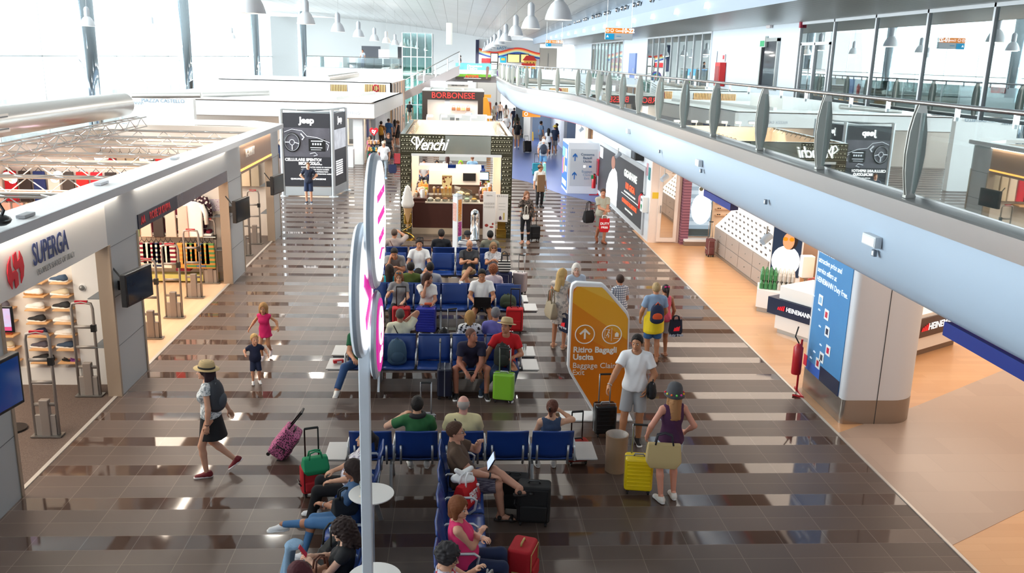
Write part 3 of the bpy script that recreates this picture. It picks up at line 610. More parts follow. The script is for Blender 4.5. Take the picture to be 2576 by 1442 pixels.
# upper right wall
uw = mat('upper_wall', 'dde6ee', .5)
struct('wall_right_lower', B(12.9, 13.1, -3.5, 72, 0, 3), mat('shop_back_wall', 'efe2d2', .6))
struct('wall_right', B(11, 11.2, 28.8, 39, 4.1, 7.1).box(11, 11.2, 52.2, 60, 4.1, 7.1).box(11, 11.2, 74, 105, 4.1, 7.1), uw)
struct('wall_room_back', B(15, 15.1, -3.5, 74, 4.1, 7.1), mat('room_back_wall', '8fa3a6', .6)); struct('ceiling_room', B(11.05, 15, -3.5, 74, 7.05, 7.1), mat('room_ceiling', 'a5adad', .6)); struct('floor_room', B(11.05, 15, -3.5, 74, 4.1, 4.13), mat('room_floor', '77848a', .3))
gl3 = glass('room_glass', (.72, .86, .85), .6)
for k, (y0, y1, n) in enumerate([(5.0, 28.8, 9), (39, 52.2, 9), (60, 74, 9)]):
    b = MB(); st = (y1-y0)/n
    for j in range(n+1): b.box(10.94, 11.04, y0+j*st-.035, y0+j*st+.035, 4.12, 7.05)
    b.box(10.94, 11.04, y0, y1, 6.97, 7.06).box(10.94, 11.04, y0, y1, 4.1, 4.2)
    o = struct('window_%d' % (12+k), b, mat('mullion_white', 'e3e6ea', .4)); struct('window_glass', B(10.985, 11.0, y0, y1, 4.2, 6.98), gl3, o)
o = struct('door_1', B(10.93, 11.0, 26.3, 26.37, 4.12, 6.4).box(10.93, 11.0, 27.4, 27.47, 4.12, 6.4).box(10.93, 11., 28.5, 28.57, 4.12, 6.4).box(10.93, 11., 26.3, 28.57, 6.33, 6.42), mat('mullion_white', 'e3e6ea', .4)); MB().tube([(10.88, 27.6, 4.8), (10.88, 27.6, 5.9)], .018, 8).build('door_handle', STEEL(), o, smooth='all')
o = struct('window_15', B(10.9, 11.0, 30.6, 30.7, 4.9, 6.6).box(10.9, 11, 32.2, 32.3, 4.9, 6.6).box(10.9, 11, 30.6, 32.3, 6.5, 6.62).box(10.9, 11, 30.6, 32.3, 4.85, 4.95), STEEL()); struct('window_glass', B(10.96, 10.99, 30.7, 32.2, 4.95, 6.5), mat('dark_glass', '1b1c26', .05), o)
_dy = PX(1550, 160, 10.95)[1]
o = struct('door_2', B(10.9, 11.0, 55.3, 57.4, 4.12, 6.2), mat('blue_door', '7f93c8', .5)); MB().tube([(10.85, 55.5, 5.1), (10.85, 55.5, 5.3)], .02, 8).build('door_handle', STEEL(), o)
# upper soffit and sloping fascia with spotlights
struct('ceiling_upper', B(7.2, 11, -3.5, 86, 7.05, 7.12), mat('soffit_strips', 'c4c4c2', .35, .3, pat=('strx', '8f8f8e', 4., .08)))
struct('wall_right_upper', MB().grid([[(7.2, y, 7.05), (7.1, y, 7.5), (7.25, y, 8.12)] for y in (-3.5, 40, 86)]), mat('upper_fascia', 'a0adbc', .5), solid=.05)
sp0 = thing('spotlight', 'small half-round steel spotlight on the upper right fascia', 'spotlight', (7.1, 30, 7.9), 0, 'half-round spotlights along the upper right fascia')
MB().sphere((0, 0, 0), .1, 14).build('shade', mat('polished_steel', 'c9c9c9', .12, 1.), sp0, smooth='all'); MB().tube([(0, 0, 0), (.1, 0, .05)], .02, 6).build('arm', STEEL(), sp0)
for i in range(26):
    y = 31.3+[0, .9, 2.2, 4.5, 5.4][i % 5]+(i//5)*7.2
    clone(sp0, 'small half-round steel spotlight on the upper right fascia, %dth from the near end' % (i+2) if i > 1 else sp0['label'].replace('small', ['small', 'tiny'][i]), (7.08, y, 7.9), 0)
sp0.location.y = 30.4
sp1 = thing('wall_lamp', 'small glowing white lamp on the upper right fascia', 'lamp', (7.1, 22, 7.35), 0, 'small glowing lamps along the upper right fascia')
MB().lathe([(.06, -.08), (.035, .08)], 14).build('shade', mat('frosted', 'ffffff', .3, 0, 3.), sp1, smooth=True); MB().tube([(0, 0, -.02), (.08, 0, -.02)], .012, 6).build('arm', STEEL(), sp1)
for i in range(13): clone(sp1, sp1['label']+', %s from the near end' % 'second third fourth fifth sixth seventh eighth ninth tenth eleventh twelfth thirteenth fourteenth'.split()[i], (7.07, 26+i*3.6, 7.3), 0)
sp1['label'] += ', nearest one'
# things hanging on the upper right
def gates_sign(label, px0, py0, px1, py1, y):
    a, c = PY(px0, py0, y), PY(px1, py1, y); w, h = c[0]-a[0], a[2]-c[2]; t = thing('hanging_sign', label, 'sign', ((a[0]+c[0])/2, y, c[2]), 0)
    B(-w/2, w/2, -.06, .06, 0, h).build('housing', mat('sign_grey', 'dfe4e8', .5), t, bevel=.01)
    B(-w/2, w/2, -.066, -.06, h*.56, h).build('orange_band', mat('sign_orange', 'f08a2c', .5, 0, .35), t)
    B(-w/2, -w/2+w*.32, -.066, -.06, 0, h*.5).build('blue_square', mat('sign_blue', '1f9ed0', .5, 0, .3), t)
    wm = mat('sign_white', 'ffffff', .5, 0, .6)
    text('gate_numbers', '10-22', h*.5, wm, t, (w*.32, -.07, h*.78), bold=.008); text('gate_word', 'Gates', h*.3, wm, t, (0, -.07, h*.77))
    for k in (-.42, -.26): MB().tube([(w*k+h*.13*math.cos(a), -.07, h*.78+h*.13*math.sin(a)) for a in [j*math.pi/8 for j in range(16)]], .008, 5, closed=True).build('pictogram_ring', wm, t); text('arrow', '^' if k < -.3 else '-', h*.3, wm, t, (w*k, -.072, h*.74))
    text('small_arrow', '^', h*.4, wm, t, (-w*.42, -.07, h*.2), bold=.006); text('small_word', 'Imbarchi', h*.12, mat('sign_blue', '1f9ed0', .5, 0, .3), t, (-w*.02, -.07, h*.3))
    for k in (-.45, .45): MB().tube([(w*k, 0, h), (w*k, 0, h+1.)], .006, 5).build('wire', STEEL(), t)
gates_sign('orange and grey hanging sign reading Gates 10-22, the nearer and larger one', 1523, 70, 1590, 101, 30)
gates_sign('smaller orange and grey hanging Gates sign farther down the hall', 1373, 101, 1415, 118, 52)
def wallbox(name, label, cat, px, py, w, h, col, d=.12, x=10.98, parts=()):
    _, y, z = PX(px, py, x); t = thing(name, label, cat, (x, y, z-h/2)); B(-d, 0, -w/2, w/2, 0, h).build('case', mat(name+'_paint', col, .45), t, bevel=.01)
    for (n, c, y0, y1, z0, z1) in parts: B(-d-.01, -d, y0, y1, z0, z1).build(n, mat(n+'_colour', c, .4), t)
    return t
wallbox('fire_hose_cabinet', 'red fire hose cabinet on the white upper wall', 'cabinet', 1818, 187, .7, .95, 'd02020', .25, parts=[('glass_front', 'a02828', -.28, .28, .1, .8)])
wallbox('exit_sign', 'green running-man exit sign on the upper right wall', 'sign', 1925, 105, .5, .38, 'e8efe8', .1, parts=[('green_panel', '18a060', -.22, .22, .02, .22)])
wallbox('alarm_sign', 'small red and white alarm box at the top of the upper wall', 'alarm', 1939, 63, .4, .22, 'e8dede', .1, parts=[('red_panel', 'd04050', -.18, .18, .1, .2)])
wallbox('alarm_beacon', 'small dark red alarm beacon beside the glazed upper room', 'alarm', 2020, 58, .12, .3, 'b02040', .1)
wallbox('fire_extinguisher_sign', 'small white and red sign above the fire hose cabinet', 'sign', 1822, 146, .3, .3, 'f0e0e0', .03, parts=[('red_panel', 'c02030', -.12, .12, .1, .26)])
wallbox('notice_board', 'pale notice panel on the upper wall beside the hose cabinet', 'board', 1796, 165, .7, 1.2, 'eef2f8', .03)
x, y, z = PX(1555, 170, 10.7); t = thing('fire_extinguisher', 'red fire extinguisher on the upper floor beside the blue door', 'extinguisher', (10.7, 53.6, 4.12)); MB().lathe([(.1, 0), (.1, .5), (.05, .58), (.03, .64)], 14).build('cylinder', mat('extinguisher_red', 'c8202a', .3), t, smooth=True); MB().tube([(.02, 0, .62), (.12, 0, .6), (.13, 0, .3)], .015, 6).build('hose', mat('black_rubber', '151515', .6), t)
for n_i, (px, py) in enumerate([(2448, 12), (2075, 12)]):
    pass
# pendant lamps
lm = mat('lamp_shell', 'e4e6ea', .4)
def pend():
    t = thing('pendant_lamp', 'x', 'lamp', (0, 0, 0), 0, 'bell-shaped pendant lamps')
    MB().lathe([(.11, 0), (.12, .05), (.12, .34), (.1, .4), (.07, .43), (.03, .46)], 24, Matrix.Translation((0, 0, .42))).build('ballast_housing', mat('lamp_grey', 'c8ccd2', .35), t, smooth=True)
    MB().lathe([(.33, 0), (.33, .02), (.31, .1), (.27, .22), (.2, .35), (.11, .44), (.1, .44), (.19, .34), (.26, .21), (.3, .1), (.31, .02)], 32, cap=False).build('shade', lm, t, smooth='all')
    MB().lathe([(.001, .04), (.29, .04), (.29, .05)], 24).build('bulb_disc', mat('lamp_glow', 'fff2d8', .4, 0, 5.), t)
    MB().tube([(0, 0, .86), (.02, 0, 1.4), (-.01, 0, 2.4), (0, 0, 3.6)], .008, 5).build('cable', mat('cable_grey', '9a9a9a', .5), t)
    return t
p0 = pend(); ords = 'nearest second third fourth fifth sixth seventh eighth ninth tenth eleventh twelfth'.split()
for nm, ls in (('left', [(632, 34, 21.5), (770, 61, 34), (850, 80, 44), (902, 93, 53), (942, 103, 62), (972, 108, 70), (994, 113, 77), (1014, 117, 84), (1032, 120, 90), (1048, 123, 95), (1062, 126, 99)]), ('right', [(1405, 50, 22.2), (1335, 72, 32), (1297, 90, 40), (1272, 104, 48), (1257, 112, 56), (1245, 118, 63), (1236, 122, 70), (1228, 126, 77), (1221, 129, 84), (1214, 131, 91), (1207, 133, 97)])):
    for i, (px, py, y) in enumerate(ls):
        x, _, z = PY(px, py, y); lab = 'white bell pendant lamp, the %s of the %s row' % (ords[i], nm)
        l_ = bpy.data.lights.new('pendant_light', 'AREA'); l_.shape = 'DISK'; l_.size = .5; l_.energy = 170; l_.color = (1, .95, .86); lo_ = bpy.data.objects.new('pendant_light', l_); S.collection.objects.link(lo_); lo_.location = (x, y, z-.02)
        if p0['label'] == 'x': p0.location = (x, y, z); p0['label'] = lab
        else: clone(p0, lab, (x, y, z), 0)
for i, (px, py, y) in enumerate([(221, 66, 44), (383, 77, 60), (583, 97, 76)]):
    x, _, z = PY(px, py, y); clone(p0, ['white bell pendant lamp hanging alone against the bright windows, the nearest there', 'middle one of the pendant lamps hanging against the bright windows', 'smallest pendant lamp hanging against the bright windows'][i], (x, y, z), 0)
x, y, z = PY(1130, 112, 60); o = MB().lathe([(.2, 0), (.2, 1.35)], 20, Matrix.Translation((x, y, z))).build('tube_lamp', mat('tube_glow', 'f6f4ea', .5, 0, .4), smooth=True); tag(o, 'long white cylinder lamp hanging in mid-hall', 'lamp')
# ================================================================ left: open-topped shops behind a panelled front
GP = mat('grey_panel', 'b4b8bb', .38, .1); WP = mat('white_laminate', 'e9e6e2', .35); SB = mat('seam_dark', '6c7074', .5)
shop = thing('shop_front', 'long grey and white panelled shop front with a white canopy along the left side', 'shop front', (-5.7, 19, 0))
def SF(name, m, x0, x1, y0, y1, z0, z1, **k): return B(x0+5.7, x1+5.7, y0-19, y1-19, z0, z1).build(name, m, shop, **k)
for (y0, y1) in ((9.0, 10.85), (14.32, 15.68), (21.95, 23.4), (27.3, 28.4)):
    p = SF('pier', GP, -5.72, -5.6, y0, y1, 0, 3.36 if y0 > 10 else 2.7)
    for z in (.86, 1.7, 2.55): B(-.3, .103, y0-19, y1-19, z, z+.012).build('panel_joint', SB, p)
    for yy in (y0, y1-.06): B(-.11, .115, yy-19-.004, yy-19+.064, 0, 2.6).build('edge_trim', mat('trim_bronze', 'a89684', .4, .25), p)
SF('fascia_panel', WP, -5.9, -5.6, 9.0, 14.32, 2.6, 3.36); SF('fascia_panel', GP, -5.9, -5.6, 15.68, 21.95, 2.6, 3.36)
SF('fascia_panel', mat('brown_fascia', '9a7b63', .3), -5.9, -5.6, 23.4, 27.3, 2.75, 3.36); SF('fascia_strip', mat('blurred_strip', '7d8490', .25, .4, pat=('soft', '554a58', 2.)), -5.62, -5.585, 17.9, 21.95, 2.6, 2.86)
SF('glow_strip', mat('warm_glow', 'ffb050', .4, 0, 1.6), -5.62, -5.585, 23.4, 27.3, 2.66, 2.71); SF('fascia_lower', mat('brown_fascia', '9a7b63', .3), -5.9, -5.6, 23.4, 27.3, 2.58, 2.75)
cp = MB().prism([(.28, -10), (.28, 9.45), (-.85, 10.6), (-4.9, 10.4), (-4.9, 9.7), (-1.1, 9.7), (-.1, 8.9), (-.45, -10)], 3.42, 3.52).build('canopy', mat('canopy_white', 'fcfcfc', .45), shop)
SF('canopy_lip', mat('canopy_edge', 'c4c6ca', .4), -5.44, -5.41, 9, 28.4, 3.4, 3.53)
for y0, y1 in ((9, 14.9), (15.7, 21.9), (23.4, 27.3)): SF('cove_light', mat('cove_glow', 'fff0dc', .4, 0, 22.), -5.585, -5.54, y0, y1, 3.37, 3.4)
def sign_on(s, size, y, z, m, **k): return text('sign_letters', s, size, m, shop, (.115, y-19, z), (90, 0, 90), **k)
nv = mat('navy_letter', '26386e', .4); rd = mat('red_letter', 'd02032', .4)
sign_on('SUPERGA', .42, 12.32, 2.99, nv, sx=.62, bold=.006); sign_on("PEOPLE'S SHOES OF ITALY", .12, 12.45, 2.75, mat('grey_letter', '8b8b8b', .4), sx=.85)
E1 = MB()   # two interlocking red shapes of the shoe maker's emblem
def blob(pts, dz=0): E1.prism(pts, 0, .012, Matrix(((0, 0, 1, .115), (1, 0, 0, 11.28-19), (0, 1, 0, 2.93), (0, 0, 0, 1))))
blob([(-.2, -.12), (-.22, .0), (-.18, .12), (-.1, .2), (-.12, .08), (-.1, -.01), (0, .0), (.04, -.05), (.03, -.2), (-.05, -.23), (-.06, -.1), (-.12, -.13), (-.14, -.22)])
blob([(.2, .12), (.22, .0), (.18, -.12), (.1, -.2), (.12, -.08), (.1, .01), (0, .0), (-.04, .05), (-.03, .2), (.05, .23), (.06, .1), (.12, .13), (.14, .22)])
E1.build('emblem', rd, shop)
SF('sign_panel', mat('navy_panel', '1d2236', .4), -5.61, -5.58, 15.72, 17.95, 2.6, 2.86)
text('sign_letters', 'ROBE DI KAPPA', .2, rd, shop, (.125, 16.9-19, 2.73), (90, 0, 90), bold=.004, sx=.85); MB().prism([(-.11, -.07), (-.05, .08), (-.01, 0), (.02, 0), (.06, .08), (.11, -.07), (.05, -.02), (0, -.07), (-.05, -.02)], 0, .01, Matrix(((0, 0, 1, .12), (1, 0, 0, 15.95-19), (0, 1, 0, 2.73), (0, 0, 0, 1)))).build('emblem', rd, shop)
text('sign_letters', 'K-WAY', .3, mat('cream_letter', 'e8ded2', .4, .0, .2), shop, (.13, 24.45-19, 3.06), (90, 0, 90), bold=.002, ext=.015)
# inner walls
inw = mat('shop_inner_wall', 'f1e6da', .6)
struct('wall_shop_partition', B(-11, -5.74, 14.97, 15.12, 0, 3.0), inw); struct('wall_shop_partition', B(-11, -5.74, 22.32, 22.47, 0, 3.0), inw)
struct('wall_shop_back', B(-11.1, -11, 9, 28.5, 0, 3.3), inw); struct('wall_shop_end', B(-11, -5.74, 28.2, 28.35, 0, 3.42), inw)
area('shop_lamp', (-8, 12, 3.3), 3, 4, 150, (1, .82, .62)); area('shop_lamp', (-7.8, 18.6, 3.3), 3, 5, 230, (1, .8, .6)); area('shop_lamp', (-7.8, 25.2, 3.3), 3, 4, 150, (1, .82, .65))
# roof trusses, duct, spot lamps
tm = mat('truss_aluminium', 'b4b0ac', .35, .7)
def truss(p, q, label, hgt=.28, n=14):
    p, q = Vector(p), Vector(q); mid = (p+q)/2; d = (q-p); L_ = d.length; ang = math.atan2(d.y, d.x); t = thing('roof_truss', label, 'truss', mid, math.degrees(ang), 'lattice trusses over the left shops')
    b = MB()
    for y in (-hgt/2, hgt/2):
        for z in (0, hgt): b.tube([(-L_/2, y, z), (L_/2, y, z)], .022, 6)
    b.build('chord', tm, t); b = MB()
    for k in range(n):
        x0, x1 = -L_/2+L_*k/n, -L_/2+L_*(k+1)/n; s_ = 1 if k % 2 else -1
        b.tube([(x0, -hgt/2, hgt*(k % 2)), (x1, -hgt/2, hgt*((k+1) % 2))], .011, 5).tube([(x0, -hgt/2*s_, hgt), (x1, hgt/2*s_, hgt)], .011, 5)
    b.build('lattice', tm, t)
nm = 'nearest second third fourth fifth sixth seventh eighth ninth'.split()
for i, y in enumerate([12.4, 14.4, 16.6, 18.6, 20.4, 22.4, 24.6, 26.6]): truss((-11, y, 3.1), (-5.95, y, 3.1), 'aluminium lattice truss across the open shop roof, the %s from the front' % nm[i])
truss((-9.3, 11.5, 3.4), (-9.6, 28, 3.4), 'lengthwise aluminium truss lying beside the big silver duct', n=34)
d = thing('air_duct', 'big round silver air duct lying above the open shop roofs at the left', 'duct', (-10.5, 20, 4.0)); MB().tube([(0, -9, 0), (0, -2, 0), (.1, 5, 0), (.15, 8.6, 0)], .36, 28).build('pipe', mat('duct_silver', 'c3beb9', .3, .85), d, smooth=True)
for y in (-7, -3.2, .6, 4.3, 7.2):
    g = B(.22, .38, y-.35, y+.35, -.2, .2).build('grille', mat('duct_grille', 'd8d4cf', .4), d); b = MB()
    for k in range(4): b.box(.38, .39, y-.3, y+.3, -.15+k*.09, -.12+k*.09)
    b.build('slats', SB, g)
for i, (x, y) in enumerate([(-9.9, 20.2), (-7.3, 20.6), (-9.0, 20.5), (-10.4, 17.6), (-8.3, 24.4), (-7.0, 26.6), (-9.4, 24.2)]):
    t = thing('track_spotlight', 'white shop spotlight clamped to a roof truss, ' + ['above the red coats', 'the one shining right at the camera', 'between the two bright ones', 'nearest to the duct', 'above the third shop', 'next to the last pier', 'far one near the duct end'][i], 'spotlight', (x, y, 2.85), 20*i, 'shop spotlights')
    MB().lathe([(.07, -.16), (.1, .12), (.06, .14)], 16, Matrix.Rotation(1.2, 4, 'X')).build('shade', WHITE(), t, smooth=True); MB().tube([(0, 0, 0), (0, 0, .3)], .012, 5).build('arm', STEEL(), t)
    MB().lathe([(.001, .121), (.095, .121)], 16, Matrix.Rotation(1.2 + math.pi, 4, 'X') @ Matrix.Translation((0, 0, .05))).build('bulb', mat('spot_glow', 'ffe8ff', .4, 0, 14.), t)
# anti-theft gates
gm = mat('gate_grey', '9b928b', .4, .2)
def gate():
    t = thing('security_gate', 'x', 'security gate', (0, 0, 0), 0, 'anti-theft gates in the shop doorways'); b = MB()
    b.tube([(-.17, 0, .02), (-.17, 0, 1.52), (-.15, 0, 1.6), (0, 0, 1.63), (.15, 0, 1.6), (.17, 0, 1.52), (.17, 0, .02)], .024, 8); 
    for z in (.5, .85, 1.2): b.box(-.17, .17, -.012, .012, z-.025, z+.025)
    b.build('frame', gm, t, smooth='all'); B(-.1, .1, -.02, .02, 1.6, 1.655).build('alarm_lamp', mat('alarm_red', 'b02030', .3), t)
    B(-.15, .15, -.03, .03, 0, .34).build('foot_panel', gm, t, bevel=.01); B(-.07, .07, -.05, .05, 0, .58).build('electronics_box', mat('gate_brown', '8c8078', .4), t, bevel=.015); B(-.22, .22, -.09, .09, 0, .015).build('base_plate', STEEL(), t)
    B(.12, .2, -.03, .03, 1.12, 1.24).build('sensor', mat('black_plastic', '151515', .4), t); return t
g0 = gate(); gl_ = [(-6.1, 12.71, 'grey anti-theft gate on brown carpet in the shoe shop doorway, nearest to the camera'), (-6.12, 14.35, 'grey anti-theft gate beside the white panel of the shoe shop'), (-6.12, 17.49, 'anti-theft gate half hidden behind the wall screen, in the clothes shop doorway'), (-6.12, 18.95, 'second anti-theft gate in the clothes shop doorway'), (-6.15, 20.6, 'third anti-theft gate in the clothes shop doorway, in front of the striped polo shirts'), (-6.14, 22.0, 'anti-theft gate by the white wall at the far end of the clothes shop doorway'), (-6.05, 25.25, 'anti-theft gate seen edge-on in the farthest left shop doorway'), (-6.1, 26.85, 'last anti-theft gate, at the end wall of the farthest left shop')]
for i, (x, y, l) in enumerate(gl_):
    if i == 0: g0.location = (x, y, .016); g0['label'] = l
    else: clone(g0, l, (x, y, .016), 0)
# wall screens
bk = mat('black_plastic', '17181b', .35)
def tv(label, x, y, z, rz, w=.95, h=.55, scr=('20262c', 0), txt=False):
    t = thing('wall_screen', label, 'screen', (x, y, z), rz); B(-w/2, w/2, -.05, .05, -h/2, h/2).build('case', bk, t, bevel=.012)
    sc = B(-w/2+.04, w/2-.04, -.055, -.05, -h/2+.04, h/2-.04).build('screen', mat('screen_'+scr[0], scr[0], .12, 0, scr[1], pat=('soft', '3a444c', 3.) if not txt else None), t)
    if txt:
        wm = mat('board_text', 'a8d0f0', .5, 0, .6)
        for k, s_ in enumerate(['PARTENZE   DEPARTURES', '10:05  ROMA FCO      12', '10:20  PARIS CDG     14', '10:40  NAPOLI          10', '11:05  MUENCHEN      22', '11:30  CATANIA        16']): text('board_line', s_, .05, wm, sc, (-w/2+.08, -.058, h/2-.09-k*.075), align='LEFT')
    MB().box(-.08, .08, .05, .3, -.08, .08).tube([(-.2, .1, .1), (-.2, .3, .35)], .015, 6).build('bracket', bk, t)
tv('black wall screen on the grey pier between the first two left shops', -5.3, 14.62, 1.87, 80, .85); tv('black wall screen on the pier after the clothes shop', -5.3, 22.0, 1.9, 80, .85); tv('farthest black wall screen on the left, on the last pier', -5.3, 26.5, 1.9, 80, .85)
tv('blue flight information screen at the left edge of the picture', -5.12, 9.32, 2.0, 80, 1.2, .62, ('0c2f66', .45), True)
_q = PX(5, 545, -5.7); t = thing('dark_cap', 'small black camera rig lying on the white canopy at the left edge', 'camera', (-5.55, 11.0, 3.54)); MB().sphere((0, 0, .08), (.12, .14, .07), 12).build('body', bk, t, smooth='all'); MB().tube([(0, 0, .1), (.04, .02, .2), (-.03, .05, .3)], .02, 6).build('arm', bk, t)
for i, (px, py, w, c, l) in enumerate([(65, 545, .3, '9a9a9c', 'small grey cable box lying on the white canopy near the left edge'), (255, 463, .34, 'd8d8dc', 'flat pale box lying on the white canopy above the first pier'), (440, 400, .26, 'c8ccd0', 'small grey fixing bracket on the white canopy above the clothes shop')]):
    x, y, z = PZ(px, py, 3.53); o = B(x-.06, x+.06, y-w/2, y+w/2, 3.525, 3.57).build('canopy_box', mat('cable_box', c, .5), bevel=.008); tag(o, l, 'box')
# shoe shop stock
oak = mat('oak_board', 'dca974', .45)
def shoeobj(label, x, y, z, rz, col, sole='efece6', sc=1.15, flip=False, grp='shoes on the wall shelves'):
    t = thing('shoe', label, 'shoe', (x, y, z), rz, grp); a, b_ = shoe('sneaker'); M = Matrix.Scale(sc, 4)
    if flip: MB().prism([(.04*math.cos(k)*(1 if math.sin(k) > 0 else .8), .1*math.sin(k)) for k in [j*math.pi/10 for j in range(20)]], 0, .02).build('sole', mat('flip_sole', sole, .6), t, bevel=.004); MB().tube([(-.035, 0, .02), (0, .05, .05), (.035, 0, .02)], .008, 6).build('strap', mat('flip_strap', col, .6), t)
    else: link('upper', a.copy(), mat('shoe_upper', col, .7), t, M=M); link('sole', b_.copy(), mat('shoe_sole', sole, .6), t, M=M)
names = {'2c2c2e': 'black', 'f0eee8': 'white', '3c5068': 'slate blue', '25304e': 'navy', '5a5560': 'grey', 'c03028': 'red', '4a2a5a': 'purple', '8a2a30': 'dark red', 'd8c8a8': 'sand'}
cols = [[('8a2a30', 'b06030'), ('3c5068', 'efece6')], [('f0eee8', 'b07a40'), ('d8c8a8', 'efece6')], [('f0eee8', 'efece6'), ('2c2c2e', 'efece6')], [('2c2c2e', 'efece6'), ('f0eee8', 'efece6')], [('25304e', 'efece6'), ('f0eee8', 'efece6')], [('5a5560', 'efece6'), ('3c5068', 'efece6')], [('2c2c2e', 'efece6'), ('4a2a5a', '1a1a1a')]]
ordn = ['top', 'second', 'third', 'fourth', 'fifth', 'sixth', 'lowest']
for r in range(7):
    z = 1.86-r*.235
    for c, (x, w) in enumerate([(-7.05, .34), (-6.62, .3), (-7.62, .34)]):
        o = B(x-w/2, x+w/2, 14.72, 14.97, z-.02, z).build('shelf_board', oak, bevel=.003); tag(o, 'pale oak shoe shelf on the white wall, %s of the %s column' % (ordn[r], ['middle', 'rightmost', 'leftmost'][c]), 'shelf', 'shoe shelves')
        up, so = cols[r][c] if c < 2 else cols[(r+3) % 7][r % 2]
        if r == 6 and c == 1: shoeobj('black flip-flop on the lowest shoe shelf', x-.06, 14.85, z, 60, '2c2c2e', '1a1a1a', flip=True); shoeobj('purple flip-flop on the lowest shoe shelf', x+.07, 14.83, z, 75, '8a3a9a', '7a3a8a', flip=True); continue
        shoeobj('%s canvas shoe on the %s shelf of the %s column' % (names.get(up, 'grey'), ordn[r], ['middle', 'rightmost', 'leftmost'][c]), x+.0, 14.85, z, 80, up, so)
        if r == 6 and c == 0: shoeobj('black canvas shoe with red laces standing askew on the lowest shelf', x+.13, 14.83, z, 30, '2c2c2e', 'efece6')
B(-6.45, -5.75, 14.88, 14.96, 0, 2.6).build('white_panel', WP).__setitem__('kind', 'structure'); B(-7.9, -6.45, 14.86, 14.97, 0, .32).build('wall_plinth', WP).__setitem__('kind', 'structure')
t = thing('wall_camera', 'round grey security camera on the white panel of the shoe shop', 'camera', (-6.3, 14.86, 1.75)); MB().sphere((0, 0, 0), .05, 14).build('dome', mat('camera_grey', '8a8a88', .3, .4), t, smooth='all'); MB().lathe([(.06, 0), (.06, .03)], 16, Matrix.Rotation(-1.57, 4, 'X')).build('mount', WHITE(), t)
t = thing('payment_stand', 'screen and card machine on a black post inside the shoe shop', 'terminal', (-6.72, 12.95, .016)); MB().tube([(0, 0, 0), (0, 0, 1.55)], .03, 10).build('post', bk, t); MB().lathe([(.2, 0), (.2, .02)], 20).build('base', bk, t)
B(-.3, .2, -.02, .02, 1.55, 1.95).build('screen', bk, t, bevel=.01); B(-.27, .17, -.026, -.02, 1.64, 1.92).build('screen_picture', mat('ad_picture', '9bb8d8', .3, 0, .5, pat=('soft', 'c08ab0', 9.)), t); B(-.27, .17, -.026, -.02, 1.58, 1.64).build('screen_banner', mat('ad_banner', 'c04878', .3, 0, .4), t); B(-.28, -.06, -.22, .02, 1.05, 1.25).build('card_machine', bk, t, bevel=.02)
# clothes shop stock
mar = '7a1c34'
def garment(label, x, y, z, w, h, col, kind='shirt', pat=None, rz=0, grp=None, sl=None):
    t = thing('garment', label, 'clothing', (x, y, z), rz, grp); m_ = mat('garment_cloth', col, .9, pat=pat); s_ = w/2
    if kind == 'shirt':
        MB().prism([(-s_*.75, -h), (s_*.75, -h), (s_*.78, -.12), (s_*.8, -.02), (s_*.25, .04), (-s_*.25, .04), (-s_*.8, -.02), (-s_*.78, -.12)], -.05, .05, Matrix.Rotation(math.pi/2, 4, 'X')).build('body', m_, t, bevel=.03)
        for q in (1, -1): MB().tube([(q*s_*.72, 0, -.04), (q*s_*1.05, 0, -.25), (q*s_*1.1, 0, -h*.62)], [.07, .06, .05], 8).build('sleeve', mat('garment_cloth', sl or col, .9, pat=pat), t, smooth='all')
    else: MB().prism([(-s_, -h), (s_, -h), (s_*.9, 0), (-s_*.9, 0)], -.04, .04, Matrix.Rotation(math.pi/2, 4, 'X')).build('body', m_, t, bevel=.02)
    MB().tube([(-s_*.5, 0, 0), (0, 0, .08), (s_*.5, 0, 0)], .008, 5).tube([(0, 0, .08), (0, .0, .16)], .006, 5).build('hanger', bk, t)
    return t
garment('maroon baseball jacket with white sleeves on the clothes shop wall', -7.45, 22.1, 1.85, .6, .7, mar, sl='e8e2dc'); garment('maroon sweater hung high on the clothes shop wall', -6.95, 22.15, 2.2, .5, .5, mar)
garment('plain white T-shirt hanging in front of the maroon jackets', -6.45, 21.95, 2.05, .55, .85, 'f4f0ea'); garment('dark patterned jacket behind the white T-shirt', -6.42, 22.1, 2.2, .62, .8, '3a1c2a', pat=('vor', 'e0d8d0', 14, .35))
for i in range(14): garment('%s shirt on the low clothes shop rail, %s from the left' % (['maroon striped', 'cream striped', 'maroon striped', 'navy striped', 'maroon striped', 'cream striped', 'maroon striped', 'orange', 'khaki', 'green', 'orange', 'blue', 'lime', 'green'][i], 'first second third fourth fifth sixth seventh eighth ninth tenth eleventh twelfth thirteenth fourteenth'.split()[i]), -7.75+i*.115+(.15 if i > 6 else 0), 21.95, 1.05, .24, .55+.1*(i % 2), [mar, 'e6ded2', mar, '2c3a5a', mar, 'e6ded2', mar, 'd8a050', 'c8b070', '5a8a50', 'd8a050', '4a6a8a', 'a8b060', '5a8a50'][i], 'plain', ('strz', 'e8e0d4' if i < 7 else 'c88a40', 9), 0, 'maroon and striped shirts on the lower rail' if i < 7 else 'yellow and green shirts on the lower rail')
